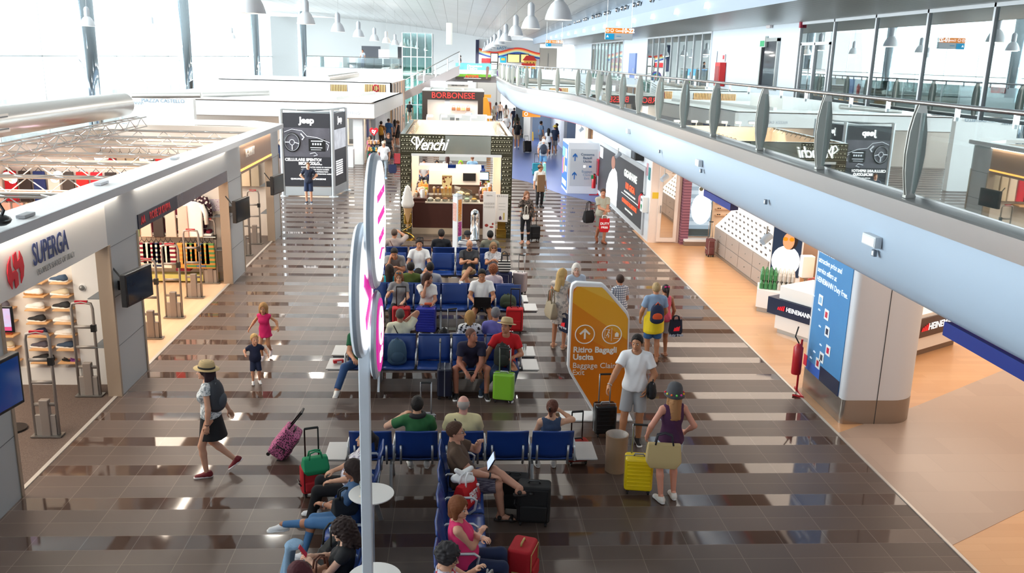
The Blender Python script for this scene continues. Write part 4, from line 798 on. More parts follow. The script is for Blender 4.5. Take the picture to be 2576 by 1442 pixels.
for i, (x, z, w) in enumerate([(-7.4, 1.28, .55), (-6.85, 1.28, .55), (-6.3, 1.28, .5), (-6.95, 1.72, .4)]):
    o = B(x-w/2, x+w/2, 21.95, 22.32, z-.05, z).build('wall_shelf', WP, bevel=.004); tag(o, 'white wall shelf in the clothes shop, ' + ['the left one of the long run', 'the middle one of the long run', 'the right one of the long run', 'the short one under the high sweater'][i], 'shelf', 'clothes shop shelves')
    if i < 3:
        for k in range(3): o = B(x-.2+k*.15, x-.09+k*.15, 22.0, 22.25, z, z+.07).build('folded_shirt', mat('maroon_cloth', mar, .9), bevel=.02); tag(o, 'folded maroon shirt on the %s shelf board of the clothes shop, %s from the left' % (['left', 'middle', 'right'][i], ['first', 'second', 'third'][k]), 'clothing', 'folded maroon shirts on the shelves')
t = thing('cap_on_shelf', 'white and black cap on the clothes shop shelf', 'cap', (-6.82, 22.1, 1.28)); MB().sphere((0, 0, .05), (.1, .1, .09), 14).build('crown', mat('cap_white', 'e8e4dc', .8), t, smooth='all'); B(-.07, .07, -.18, -.05, .02, .03).build('peak', bk, t, bevel=.01)
for i, (z, c) in enumerate([(.85, mar), (.7, mar), (.5, '5a6a30'), (.32, mar)]): o = B(-6.98, -6.62, 21.95, 22.28, z, z+.08).build('folded_trousers', mat('folded_cloth', c, .9), bevel=.02); tag(o, '%s folded trousers in the low stack of the clothes shop, %s' % ('green' if i == 2 else 'maroon', ['topmost', 'second from the top', 'third from the top', 'lowest'][i]), 'clothing', 'folded trousers')
o = B(-7.95, -6.0, 22.0, 22.3, .05, .22).build('low_bench', mat('lime_board', 'c8c070', .5), bevel=.01); tag(o, 'low white and lime display bench under the clothes rail', 'bench')
tag(MB().tube([(-7.9, 21.95, 1.2), (-5.95, 21.95, 1.2)], .015, 8).build('clothes_rail', STEEL()), 'steel clothes rail on the clothes shop wall', 'rail')
for (nm_, lb, x, z, w, h, c) in (('framed_notice', 'framed purple leaflet on the white wall of the clothes shop', -6.02, 1.95, .35, .3, 'e9dfe6'), ('thermostat', 'small white thermostat on the clothes shop wall', -6.1, 1.6, .14, .1, 'd8d0c8'), ('socket_plate', 'white socket plate low on the clothes shop wall', -5.98, .3, .2, .12, 'e0d8d0')):
    o = B(x-w/2, x+w/2, 22.29, 22.31, z-h/2, z+h/2).build(nm_, mat(nm_, c, .5, pat=('vor', 'a060a0', 30, .3) if nm_ == 'framed_notice' else None)); tag(o, lb, nm_.split('_')[-1])
# coats over the walls, seen through the trusses
oq = 'first second third fourth fifth sixth seventh eighth ninth tenth eleventh twelfth thirteenth fourteenth fifteenth sixteenth seventeenth'.split()
cc = ['c82030', '2a3a70', '3a3230', 'a03040', 'd8c0a0', '4a4440', 'd02030', 'e02828', '3c3836', 'b8a890', '5a2430', 'e8d0b8']
cn = {'c82030': 'red', '2a3a70': 'blue', '3a3230': 'black', 'a03040': 'wine red', 'd8c0a0': 'sand', '4a4440': 'charcoal', 'd02030': 'red', 'e02828': 'bright red', '3c3836': 'black', 'b8a890': 'taupe', '5a2430': 'burgundy', 'e8d0b8': 'cream'}
for i in range(17):
    c = cc[(i*5+1) % 12]; x = -10.9+i*.29; garment('%s coat on the rear shop wall rail, %s from the duct' % (cn[c], oq[i]), x, 28.0, 2.55, .26, .95, c, 'plain', None, 0, 'coats on the rear wall rail')
for i in range(15):
    c = ['e8b8a8', 'e0a090', 'd8c8a8', '8a9a70', 'e8c0b0', '3a3230', 'c8b8a8'][i % 7]; x = -10.9+i*.3; garment(('%s garment on the low middle wall rail, '+oq[i]+' from the duct').replace('%s', {'e8b8a8': 'pink', 'e0a090': 'salmon', 'd8c8a8': 'beige', '8a9a70': 'sage', 'e8c0b0': 'pale pink', '3a3230': 'black', 'c8b8a8': 'taupe'}[c]), x, 21.9, 2.0, .26, .8, c, 'plain', None, 0, 'garments on the middle wall rail')
for i in range(12): c = ['c82030', '3a3230', '2a3a70', 'e8e0d8', '4a4440', 'e02828'][i % 6]; garment(('%s jacket on the middle shop wall rail, '+oq[i]+' from the duct').replace('%s', {'c82030': 'red', '3a3230': 'black', '2a3a70': 'blue', 'e8e0d8': 'white', '4a4440': 'charcoal', 'e02828': 'bright red'}[c]), -10.8+i*.34, 22.1, 2.75, .3, .75, c, 'plain', None, 0, 'jackets on the middle wall rail')
o = B(-11, -7, 27.7, 28.2, 1.45, 1.5).build('long_shelf', oak, bevel=.01); tag(o, 'long oak shelf on the rear shop wall under the coats', 'shelf')
o = B(-10.9, -8, 21.7, 22.3, 1.1, 1.15).build('long_shelf', oak, bevel=.01); tag(o, 'long oak shelf on the middle shop wall', 'shelf')
# ================================================================ kiosks in the middle of the hall
def panelart(parent, x0, x1, z0, z1, y, seed, col='d8d4b8', words=True):
    """printed rows of marks and words on a chocolate kiosk panel"""
    R = random.Random(seed); b = MB(); z = z0+.04; k = 0
    while z < z1-.04:
        x = x0+.03
        while x < x1-.06:
            w = R.uniform(.03, .09)
            if k % 4 == 1: b.prism([(x+.02*math.cos(a), z+.02+.02*math.sin(a)) for a in [j*math.pi/3 for j in range(6)]], -.002, .002, Matrix(((1, 0, 0, 0), (0, 0, 1, y), (0, 1, 0, 0), (0, 0, 0, 1)))); x += .08
            elif k % 2 == 0: b.box(x, min(x+w, x1-.01), y-.002, y+.002, z, z+.008); x += w+.015
            else: b.box(x, min(x+w*.8, x1-.01), y-.002, y+.002, z, z+.028); x += w+.05
        z += .065; k += 1
    b.build('printed_marks', mat('print_cream', col, .5), parent)
V = thing('ice_cream_kiosk', 'open-topped chocolate and ice cream kiosk with printed dark fascia and white script sign', 'kiosk', (0, 28.3, 0))
cho = mat('chocolate_panel', '4d4a3a', .18, .35); mir = mat('mirror_fascia', 'd8dccf', .12, .8)
def vb(name, m, x0, x1, y0, y1, z0, z1, parent=V, **k): return B(x0, x1, y0, y1, z0, z1).build(name, m, parent, **k)
f_ = vb('front_fascia', cho, -1.77, 1.8, 0, .12, 2.7, 3.3); vb('mirror_panel', mir, -.35, 1.1, -.012, 0, 2.7, 3.28, f_); panelart(f_, -1.75, -.35, 2.72, 3.28, -.006, 1); panelart(f_, 1.1, 1.78, 2.72, 3.28, -.006, 2)
for x0, x1, sd in ((-1.77, -1.42, 3), (1.45, 1.8, 4)): p = vb('front_pillar', cho, x0, x1, 0, .35, 0, 2.7); panelart(p, x0+.01, x1-.01, .1, 2.68, -.004, sd)
vb('opening_lintel', WHITE(), -1.42, 1.45, -.03, .1, 2.62, 2.7)
beige = mat('beige_inner', 'efd2b4', .55)
vb('side_fascia', cho, -1.77, -1.62, .12, 6.5, 2.7, 3.3); vb('side_fascia', cho, 1.65, 1.8, .12, 6.5, 2.7, 3.3); vb('rear_fascia', beige, -1.77, 1.8, 6.5, 6.62, 2.55, 3.3)
for sx in (-1, 1): vb('inner_side_panel', beige, min(sx*1.6, sx*1.55), max(sx*1.6, sx*1.55), .2, 6.4, 2.6, 3.25)
b = MB()
for k in range(13):
    for sx in (-1, 1): b.tube([(sx*1.58, .5+k*.47, 3.3), (sx*1.45, .5+k*.47, 3.34), (sx*1.35, .5+k*.47, 3.2)], .012, 5)
b.build('lamp_brackets', STEEL(), V)
for x0 in (-1.77, 1.45): vb('rear_pillar', beige, x0, x0+.32, 6.2, 6.55, 0, 2.6)
vb('counter_front', mat('chocolate_brown', '4a2116', .5), -1.42, 1.3, .55, .7, .2, 1.05); vb('counter_side', mat('chocolate_brown', '4a2116', .5), -1.42, -.95, .7, 4.2, .2, 1.15); vb('counter_side', mat('chocolate_brown', '4a2116', .5), .8, 1.3, .7, 4.2, .2, 1.15)
vb('plinth', mat('plinth_beige', 'c9b49a', .5), -1.45, 1.35, .5, 4.3, 0, .2); vb('counter_top', mat('cream_stone', 'f0e0cc', .2), -1.0, 1.3, .5, 1.1, 1.03, 1.07)
g = vb('display_case', glass('clear_glass', (.96, .98, .97), .08), -.95, .75, .52, .95, 1.07, 1.3); tubm = ['f4ece0', 'e8c8a0', 'a86a3a', '5a2a18', 'f0d8d0', 'c8e0c0', 'e8b040']
vb('back_counter', mat('white_laminate', 'f4efe8', .35), -.95, .85, 3.0, 3.7, 1.3, 1.8); vb('back_cabinet', mat('taupe_door', '6a5346', .5), -.95, .85, 3.05, 3.7, .2, 1.3); vb('back_shelf', mat('cream_board', 'f4e0cc', .35), -1.3, -.3, 3.2, 3.9, 1.8, 1.95); vb('back_shelf', mat('cream_board', 'f4e0cc', .35), 0, .9, 3.2, 3.9, 1.8, 1.92)
vb('till_screen', bk, .25, .7, 2.95, 3.0, 1.45, 1.72)
text('sign_letters', 'Venchi', .52, mat('script_glow', 'ffffff', .4, 0, 1.0), V, (-.85, -.06, 2.98), (90, 0, 0), ext=.015, bold=.005, shear=.4, sx=.82, sp=.92)
MB().tube([(-1.3, -.06, 2.98), (-1.42, -.06, 3.1), (-1.34, -.06, 3.22), (-1.2, -.06, 3.2), (-1.16, -.06, 3.05)], .02, 8).build('sign_swash', mat('script_glow', 'ffffff', .4, 0, 1.0), V, smooth='all')
area('kiosk_lamp', (0, 30.4, 3.1), 2.4, 2.6, 100, (1, .82, .62)); area('kiosk_lamp', (0, 33.2, 3.25), 2.6, 1.6, 80, (1, .85, .68), (0, .9, -.8))
for i, x in enumerate([-1.15, -.6, -.05, .55, 1.15]):
    t = thing('clamp_lamp', 'white clamp lamp on the rear edge of the ice cream kiosk, ' + ['leftmost of five', 'second from left', 'middle one', 'second from right', 'rightmost of five'][i], 'lamp', (x, 34.86, 3.3), 0, 'clamp lamps on the kiosk'); MB().tube([(0, 0, 0), (0, -.02, .12), (.06, -.1, .18)], .02, 6).build('arm', WHITE(), t); B(0, .24, -.2, -.06, .12, .22).build('head', WHITE(), t, bevel=.02)
for i in range(7):
    t = thing('ice_cream_tub', '%s ice cream tub in the kiosk display case' % ['vanilla white', 'caramel', 'hazelnut brown', 'dark chocolate', 'pale pink', 'pistachio green', 'mango yellow'][i], 'tub', (-.83+i*.24, 29.03, 1.075), 0, 'ice cream tubs'); MB().lathe([(.085, 0), (.1, .07)], 16).build('pan', STEEL(), t, smooth=True); MB().sphere((0, 0, .07), (.09, .09, .05), 14).build('ice_cream', mat('ice_cream', tubm[i], .5), t, smooth='all')
for i in range(5):
    t = thing('sample_cone', 'wafer cone with a dark scoop standing on the kiosk counter, ' + 'first second third fourth fifth'.split()[i]+' from the left', 'ice cream cone', (-.72+i*.13, 29.2, 1.3)); MB().lathe([(.008, 0), (.045, .16)], 12).build('wafer', mat('wafer', 'd8a050', .6), t, smooth=True); MB().sphere((0, 0, .18), (.045, .045, .05), 10).build('scoop', mat('scoop', ['e8c8a0', '5a2a18', 'f4ece0', 'c87840', 'e8b040'][i], .5), t, smooth='all')
R = random.Random(5); pk = ['d8b060', 'c83030', 'e8d8c0', '8a4a28', 'f0e8e0', 'e89040', '4a2a1a', '90a040']; pn = ['gold', 'red', 'cream', 'brown', 'white', 'orange', 'chocolate', 'green']
for i in range(64):
    sx = i % 2; k = R.randrange(8); x = (-1.36+R.uniform(0, .34)) if sx == 0 else (.86+R.uniform(0, .36)); y = 29.2+(i//2)*.1; w, h = R.uniform(.04, .07), R.uniform(.1, .28)
    o = (MB().lathe([(w, 0), (w*.9, h*.7), (w*.3, h*.8), (w*.3, h)], 10) if k % 3 == 0 else MB().box(-w, w, -w*.7, w*.7, 0, h)).build('sweet_packet', mat('packet', pk[k], .4, 0), smooth=k % 3 == 0); o.location = (x, y, 1.15); o.rotation_euler[2] = R.uniform(0, 3)
    tag(o, '%s sweet packet among the goods on the %s side counter of the kiosk' % (pn[k], 'left' if sx == 0 else 'right'), 'packet', '%s packets on the %s side counter' % (pn[k], 'left' if sx == 0 else 'right'))
t = thing('till_screen', 'blue-lit till screen on the right of the ice cream kiosk', 'screen', (.98, 31.4, 1.15)); B(-.2, .2, -.03, .03, .3, .62).build('case', bk, t, bevel=.01); B(-.17, .17, -.036, -.03, .34, .59).build('screen', mat('till_glow', 'a8d0f8', .3, 0, 1.2), t); B(-.05, .05, -.03, .06, 0, .32).build('stand', bk, t)
t = thing('picture_box', 'small picture box with a wafer and drink photo on the kiosk counter', 'display box', (-.3, 29.9, 1.07)); B(-.17, .17, -.1, .1, 0, .75).build('box', mat('box_gold', 'b89868', .4), t, bevel=.01); B(-.15, .15, -.11, -.1, .3, .7).build('picture', mat('box_picture', 'e8d8a0', .4, pat=('vor', '7a3a1a', 9, .4)), t)
t = thing('cake_case', 'slanted glass case of pastries beside the picture box', 'display case', (.25, 29.9, 1.07)); MB().prism([(-.3, 0), (.3, 0), (.3, .2), (-.3, .35)], -.32, .32, Matrix.Rotation(math.pi/2, 4, 'X')).build('glass_case', glass('clear_glass', (.96, .98, .97), .08), t); MB().sphere((-.1, 0, .12), (.16, .14, .1), 12).sphere((.15, .05, .08), (.1, .1, .07), 10).build('pastry', mat('pastry', 'e8c890', .6, pat=('noise', 'f8f0e0', 12)), t, smooth='all'); B(-.32, .32, -.3, .3, -.0, .02).build('tray', STEEL(), t)
# things standing at the kiosk
gold = mat('polished_gold', 'c9a24a', .12, 1.)
t = thing('cone_sculpture', 'giant white ice cream cone on a curled gold stand at the kiosk corner', 'sculpture', (-1.52, 27.9, 0))
MB().lathe([(.001, 1.75), (.06, 1.7), (.1, 1.62), (.09, 1.58), (.15, 1.5), (.13, 1.45), (.19, 1.34), (.17, 1.28), (.21, 1.18), (.19, 1.08), (.14, 1.02)][::-1], 24).build('soft_ice', mat('soft_ice', 'f2efe8', .5, bump=.4), t, smooth='all')
MB().lathe([(.03, .35), (.14, 1.03)], 20).build('wafer_cone', mat('cone_gold', 'c8a070', .4), t, smooth=True); MB().tube([(.0+.2*math.cos(a)*(1-a/14), .2*math.sin(a)*(1-a/14), .05+a*.07) for a in [k*.3 for k in range(30)]], .018, 8).build('gold_spiral', gold, t, smooth='all'); MB().lathe([(.22, 0), (.22, .03), (.05, .04)], 24).build('base', gold, t, smooth=True)
B(-.12, .12, -.06, .1, .5, .85).build('holder', gold, t, bevel=.03)
t = thing('waste_bin', 'tall chrome cylindrical waste bin with sloped top before the ice cream kiosk', 'bin', (.62, 28.0, 0)); MB().lathe([(.17, 0), (.17, .03), (.155, .04), (.155, .72), (.15, .84), (.12, .93), (.06, .98), (.001, .99)], 32).build('body', CHROME(), t, smooth='all'); MB().lathe([(.176, 0), (.176, .025)], 32).build('base_ring', bk, t); MB().sphere((0, -.11, .86), (.07, .07, .05), 12).build('opening', bk, t, smooth='all')
t = thing('menu_board', 'tall white board listing ice cream sizes, leaning at the right of the kiosk counter', 'board', (1.08, 28.12, 0)); B(-.2, .2, -.015, .015, 0, 1.55).build('panel', mat('board_white', 'f8f2ec', .45), t, bevel=.005)
b = MB()
for r in range(2):
    for k in range(6): b.tube([(-.15+k*.058+.018*math.cos(a), -.018, 1.16-r*.11+.028*math.sin(a)) for a in [j*math.pi/5 for j in range(10)]], .003, 4, closed=True)
b.build('drawn_cups', mat('line_grey', '7a7470', .5), t); MB().sphere((-.08, -.02, .45), (.06, .006, .05), 10).sphere((.08, -.02, .4), (.07, .006, .03), 10).sphere((.12, -.02, .5), (.03, .006, .04), 8).build('dessert_picture', mat('dessert_red', 'a83a30', .5), t)
text('board_title', 'GELATO', .05, mat('line_grey', '7a7470', .5), t, (0, -.018, 1.42))
t = thing('poster_stand', 'white calendar-like poster on a gold plinth at the right corner of the kiosk', 'poster', (1.5, 28.35, 0), -6); B(-.16, .16, -.12, .12, 0, .3).build('plinth', gold, t, bevel=.01); B(-.13, .13, -.1, -.02, .3, .62).build('holder', gold, t); B(-.2, .2, -.14, -.12, .55, 1.45).build('poster', mat('board_white', 'f8f2ec', .45), t, bevel=.004)
b = MB()
for k in range(6): b.box(-.16+k*.062, -.145+k*.062, -.146, -.14, 1.36, 1.42)
for k in range(3): b.box(-.1, .12, -.144, -.14, 1.15-k*.1, 1.156-k*.1)
b.build('print', mat('line_grey', '7a7470', .5), t); MB().prism([(-.08, .62), (0, .62), (0, .7), (-.04, .75), (-.08, .7)], -.146, -.141, Matrix(((1, 0, 0, 0), (0, 0, 1, 0), (0, 1, 0, 0), (0, 0, 0, 1)))).build('little_house', mat('house_violet', '5a3a5a', .5), t); B(.05, .1, -.146, -.141, .62, .85).build('little_tower', mat('tower_yellow', 'd8c070', .5), t)
t = thing('sign_column', 'slim white three-sided sign column with coloured info squares between bench and kiosk', 'sign', (.05, 26.05, 0)); tri = [(-.14, .12), (.0, -.14), (.15, .1)]
MB().prism(tri, 0, 1.68).build('shaft', mat('column_white', 'eef1f4', .4), t, bevel=.01); MB().prism([(-.14, .12), (0, -.14), (.15, .1)], 1.68, 1.72).add([(-.14, .12, 1.72), (0, -.14, 1.72), (.15, .1, 1.72), (0, .02, 1.8)], [(0, 1, 3), (1, 2, 3), (2, 0, 3)]).build('cap', mat('cap_grey', 'c2c8ce', .3), t)
MR = Matrix.Translation((.0, -.14, 0)) @ Matrix.Rotation(math.atan2(.24, .15), 4, 'Z'); ML = Matrix.Translation((-.14, .12, 0)) @ Matrix.Rotation(math.atan2(-.26, .14), 4, 'Z')
for k, (z0, z1, c) in enumerate([(1.15, 1.6, 'e8923a'), (.95, 1.15, 'e0a050'), (.5, .93, 'b03a8a'), (.32, .48, '2a9ad0')]): MB().box(.05, .24, -.006, -.001, z0, z1, MR).build('info_square', mat('info_%d' % k, c, .5, pat=('vor', 'f8e8d8', 22, .25)), t)
MB().box(.03, .25, -.006, -.001, .95, 1.5, ML).build('info_list', mat('info_list', 'e8b8a8', .5, pat=('vor', 'd86050', 26, .3)), t)
# handbag kiosk farther back
YB = 56.; K = thing('handbag_kiosk', 'dark brown handbag kiosk with red outlined letters, behind the ice cream kiosk', 'kiosk', (0, YB, 0)); db = mat('dark_brown_panel', '4c403a', .4)
zz = lambda px, py: PY(px, py, YB)
xl, xr, zt = zz(1062, 228)[0], zz(1218, 232)[0], zz(1140, 230)[2]; zo = zz(1140, 252)[2]; xo0, xo1 = zz(1075, 270)[0], zz(1202, 270)[0]
def kb(name, m, *a, **k): return B(*a).build(name, m, K, **k)
f_ = kb('front_fascia', db, xl, xr, 0, .15, zo, zt); kb('front_pillar', db, xl, xo0, 0, .4, 0, zo); kb('front_pillar', db, xo1, xr, 0, .4, 0, zo)
MB().prism([(xl, 0), (xr, 0), (xr, 4.6), (xl, 4.6), (xl, .4), (xl+.45, .6), (xl+.45, 4.1), (xr-.45, 4.1), (xr-.45, .6), (xl+.45, .6), (xl, .4)], zt, zt+.06).build('roof_frame', mat('roof_pale', 'd8dad6', .5), K)
for x in (-.85, .35): kb('roof_beam', mat('roof_pale', 'd8dad6', .5), x, x+.12, .5, 4.2, zt-.05, zt+.05)
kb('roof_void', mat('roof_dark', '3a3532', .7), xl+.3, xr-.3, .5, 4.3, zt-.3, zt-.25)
text('sign_letters', 'BORBONESE', .5, mat('neon_red', 'd83a34', .4, 0, .9), K, ((xl+xr)/2, -.05, zz(1140, 241)[2]), bold=.004, sx=.96)
kb('rear_wall', mat('pale_back', 'e4ddd6', .5), xl, xr, 4.2, 4.3, 0, zo); kb('side_shelf', mat('wood_slats', 'c8b090', .5, pat=('strx', '5a4636', 9)), xo0+.3, xo0+1.1, 3.4, 3.7, 0, 1.3); kb('white_post', WHITE(), -.75, -.45, 2, 2.3, 0, zo)
kb('blue_bust', mat('bust_blue', '7a94a8', .5), .55, 1.05, 2.6, 2.9, 1.3, 2.2, bevel=.2); area('kiosk_lamp', (0, YB+2.2, 2.9), 3, 3, 160, (1, .86, .75))
R = random.Random(9)
for i in range(14): 
    c = R.choice(['b86a3a', '3a2a26', 'd8a878', 'c83a2a', '8a5a3a']); t = thing('handbag', 'small %s handbag on display in the brown kiosk' % {'b86a3a': 'tan', '3a2a26': 'black', 'd8a878': 'beige', 'c83a2a': 'red', '8a5a3a': 'brown'}[c], 'handbag', (-.2+(i % 5)*.32, YB+3.9, 1.0+(i//5)*.62), 0, '%s bags in the brown kiosk' % c)
    t['group'] = {'b86a3a': 'tan', '3a2a26': 'black', 'd8a878': 'beige', 'c83a2a': 'red', '8a5a3a': 'brown'}[c]+' bags in the brown kiosk'
    B(-.13, .13, -.05, .05, 0, .2).build('body', mat('bag_leather', c, .5), t, bevel=.03); MB().tube([(-.08, 0, .2), (-.05, 0, .32), (.05, 0, .32), (.08, 0, .2)], .012, 6).build('handle', mat('bag_leather', c, .5), t)
t = thing('white_counter', 'long pale grey counter with drawers standing before the handbag kiosk', 'counter', (0, 50, 0)); a, c = PY(1105, 288, 50), PY(1226, 303, 50); B(a[0], c[0], 0, .8, 0, a[2]).build('body', mat('counter_grey', 'cfd0cc', .45), t, bevel=.03); B(a[0]+.6, a[0]+1.1, -.01, 0, .5, a[2]-.15).build('recess', mat('recess_grey', '7a7a78', .6), t); B(a[0]+1.2, a[0]+1.6, -.012, 0, .6, .9).build('drawer', mat('counter_grey', 'c2c3bf', .4), t)
tot = mat('totem_orange', 'f0a028', .4)
def totem2(label, px0, px1, py0, py1, y):
    a, c = PY(px0, py0, y), PY(px1, py1, y); w = c[0]-a[0]; h = a[2]; t = thing('wayfinding_totem', label, 'sign', ((a[0]+c[0])/2, y, 0)); MB().prism([(-w/2, 0), (w/2, 0), (w/2, h*.62), (w*.2, h*.9), (-w*.1, h), (-w/2, h)], -.1, .1, Matrix.Rotation(math.pi/2, 4, 'X')).build('panel', tot, t); MB().tube([(.16*math.cos(a_), -.12, h*.6+.16*math.sin(a_)) for a_ in [k*.4 for k in range(16)]], .02, 5, closed=True).build('ring', WHITE(), t); text('word', 'Ritiro Bagagli', .16, WHITE(), t, (0, -.12, h*.45))
totem2('smaller orange wayfinding sign standing behind the handbag kiosk', 1216, 1236, 245, 303, 54)
# car advert column
J = thing('advert_column', 'tall dark three-sided advert column about a car dashboard, standing in the left aisle', 'advert', (-6, 36.4, 0)); dk = mat('advert_dark', '2f3036', .35, 0, .12); post = mat('post_silver', 'c6cdd2', .3, .5)
tri = [(-1.02, 0), (1.0, 0), (1.3, 1.9)]
for x, y in tri: MB().lathe([(.08, 0), (.08, 3.46), (.085, 3.5)], 16, Matrix.Translation((x, y, 0))).build('post', post, J, smooth=True); MB().lathe([(.2, 0), (.18, .03)], 16, Matrix.Translation((x, y, 0))).build('foot', post, J)
F = B(-.94, .92, -.05, .05, .42, 3.36).build('front_panel', dk, J); B(-.94, .92, -.05, .05, .05, .4).build('skirting_panel', post, J)
sd = Matrix.Translation((1.0, 0, 0)) @ Matrix.Rotation(math.atan2(1.9, .3), 4, 'Z'); G = MB().box(.1, 1.8, -.03, .03, .42, 3.36, sd).build('side_panel', dk, J); MB().box(.1, 1.8, -.03, .03, .05, .4, sd).build('skirting_panel', post, J)
MB().box(.1, 1.8, -.036, -.03, 1.9, 2.7, sd).build('side_picture', mat('side_picture', '8a8f9a', .3, 0, .4, pat=('soft', 'e8ecf4', 2.5)), G)
bk_ = Matrix.Translation((-1.02, 0, 0)) @ Matrix.Rotation(math.atan2(1.9, 2.32), 4, 'Z'); MB().box(.1, 2.9, -.03, .03, .42, 3.36, bk_).build('rear_panel', post, J)
MB().tube([(-1.02, 0, 3.5), (.2, .5, 3.42), (1.3, 1.9, 3.5)], .03, 6).tube([(-.4, 0, 3.48), (1.2, .8, 3.48)], .03, 6).build('top_brace', post, J)
aw = mat('advert_white', 'ffffff', .4, 0, .9); MB().box(-.93, .91, -.056, -.05, 1.62, 2.78).build('picture_ground', mat('dash_grey', '6c6a74', .4, 0, .15, pat=('soft', '2a2a30', 1.6)), F)
lt = mat('dash_lines', 'c8ccd4', .3, 0, .4); cl = mat('dash_black', '141518', .4)
MB().tube([(-.6+.3*math.cos(a), -.075, 2.2+.36*math.sin(a)) for a in [k*math.pi/14 for k in range(28)]], .035, 8, closed=True).build('steering_wheel', cl, F, smooth='all'); MB().tube([(-.6+.28*math.cos(a), -.1, 2.2+.34*math.sin(a)) for a in [k*math.pi/14 for k in range(28)]], .006, 5, closed=True).tube([(-.6+.1*math.cos(a), -.09, 2.2+.11*math.sin(a)) for a in [k*.5 for k in range(12)]], .012, 5, closed=True).tube([(-.88, -.09, 2.2), (-.7, -.09, 2.2)], .02, 5).tube([(-.5, -.09, 2.2), (-.33, -.09, 2.15)], .02, 5).tube([(-.6, -.09, 2.08), (-.6, -.09, 1.9)], .02, 5).build('wheel_trim', lt, F)
B(.05, .72, -.07, -.056, 1.85, 2.35).build('centre_console', cl, F, bevel=.02); b = MB()
for k in range(4): b.box(.2+k*.1, .26+k*.1, -.078, -.07, 2.1, 2.18)
b.box(.15, .62, -.078, -.07, 2.24, 2.28).box(.12, .6, -.078, -.07, 1.98, 2.01).box(.14, .55, -.078, -.07, 1.9, 1.92); b.build('console_buttons', lt, F)
MB().tube([(-.9, -.07, 2.6), (-.6, -.07, 2.72), (-.2, -.07, 2.66), (0, -.07, 2.45), (.4, -.07, 2.4), (.9, -.07, 2.2)], .012, 5).tube([(-.25, -.07, 2.55), (-.12, -.07, 2.4), (-.2, -.07, 2.3)], .03, 6).tube([(.1, -.07, 1.75), (.3, -.07, 1.8), (.4, -.07, 1.7), (.25, -.07, 1.66)], .015, 5).tube([(.75, -.07, 2.2), (.85, -.07, 2.1), (.8, -.07, 1.9)], .015, 5).build('dashboard_outline', lt, F)
text('brand_word', 'Jeep', .34, aw, F, (0, -.06, 3.07), bold=.014); text('headline', 'CELLULARE SPENTO?', .155, aw, F, (-.18, -.06, 1.5), bold=.004); text('headline', 'RICALCOLO...', .15, aw, F, (.1, -.06, 1.35), bold=.008)
for k, s_ in enumerate(['SCOPRI UN ALTRO MODO DI VIAGGIARE:', '- UCONNECT CON TOUCH SCREEN', '- SMARTPHONE APP INTEGRATION', '- BLUETOOTH CON STREAMING AUDIO']): text('small_line', s_, .068, aw, F, (-.28, -.06, 1.2-k*.09), align='LEFT')
text('small_line', 'QUALUNQUE SIA LA DESTINAZIONE', .085, aw, F, (0, -.06, .72), bold=.002)
sr = (90, 0, math.degrees(math.atan2(1.9, .3))); q = sd @ Vector((.95, -.045, 3.07)); text('brand_word', 'Jeep', .34, aw, G, q, sr, bold=.014)
for k in range(7): q = sd @ Vector((.3, -.04, 1.4-k*.09)); text('small_line', 'SCOPRI UN ALTRO MODO', .08, aw, G, q, sr, align='LEFT')
# white building block with the bar and the toy shop
PCB = thing('white_shop_block', 'wide flat-roofed white shop block with a deep fascia, behind the car advert', 'shop', (-10, 47.3, 0)); wp = mat('block_white', 'f1f1f0', .45)
def pb(name, m, x0, x1, y0, y1, z0, z1, parent=PCB, **k): return B(x0+10, x1+10, y0-47.3, y1-47.3, z0, z1).build(name, m, parent, **k)
f_ = pb('fascia', wp, -17.2, -4.5, 47.3, 47.5, 2.46, 3.24); pb('fascia_edge', mat('edge_brown', '8a7a70', .5), -17.2, -4.3, 47.26, 47.3, 2.42, 2.47); pb('roof_edge_line', mat('edge_brown', '8a7a70', .5), -17.2, -4.3, 47.27, 47.3, 3.23, 3.26)
MB().prism([(-7.2, 0), (5.7, 0), (6.35, 14), (-7.2, 14)], 3.2, 3.25).build('roof', wp, PCB); MB().prism([(5.7, .0), (6.35, 14), (6.15, 14), (5.505, .0)], 2.46, 3.25).build('side_fascia', mat('block_side', 'e6e4e0', .5), PCB)
pb('roof_box', wp, -11.2, -7.6, 51, 55, 3.25, 3.9); MB().prism([(3.3, 2), (3.5, 2), (4.8, 11), (4.6, 11)], 3.25, 3.42).build('roof_curb', wp, PCB)
pb('bar_back_wall', mat('bar_wall', 'e8d9cc', .6), -17, -6.2, 52, 52.1, 0, 2.5); pb('corner_pier', wp, -5.45, -4.95, 47.6, 48.4, 0, 2.46); pb('counter', wp, -7.6, -5.5, 47.9, 48.5, 0, .95); pb('counter_top', mat('grey_stone', '8a8580', .3), -7.6, -5.5, 47.85, 48.55, .95, 1.0); pb('grey_pier', mat('grey_light', 'b9bcc2', .4), -5.0, -4.75, 53, 61, 0, 2.5)
pb('side_wall', mat('side_wall', 'cfc4b8', .5), -5.2, -5.0, 49.5, 61, 0, 2.46); pb('blue_display', mat('display_navy', '1a2a7a', .4), -5.0, -4.97, 50.3, 51.4, 1.2, 2.4); pb('white_box', wp, -5.95, -5.3, 46.2, 46.8, 0, .95, bevel=.02)
text('sign_letters', 'PIAZZA CASTELLO', .2, mat('faint_grey', 'c5c9d4', .5), f_, (4.15, -.01, 2.72), ext=.004, sx=.9, sp=1.1); area('bar_lamp', (-7, 50, 2.4), 4, 3, 160, (1, .84, .66))
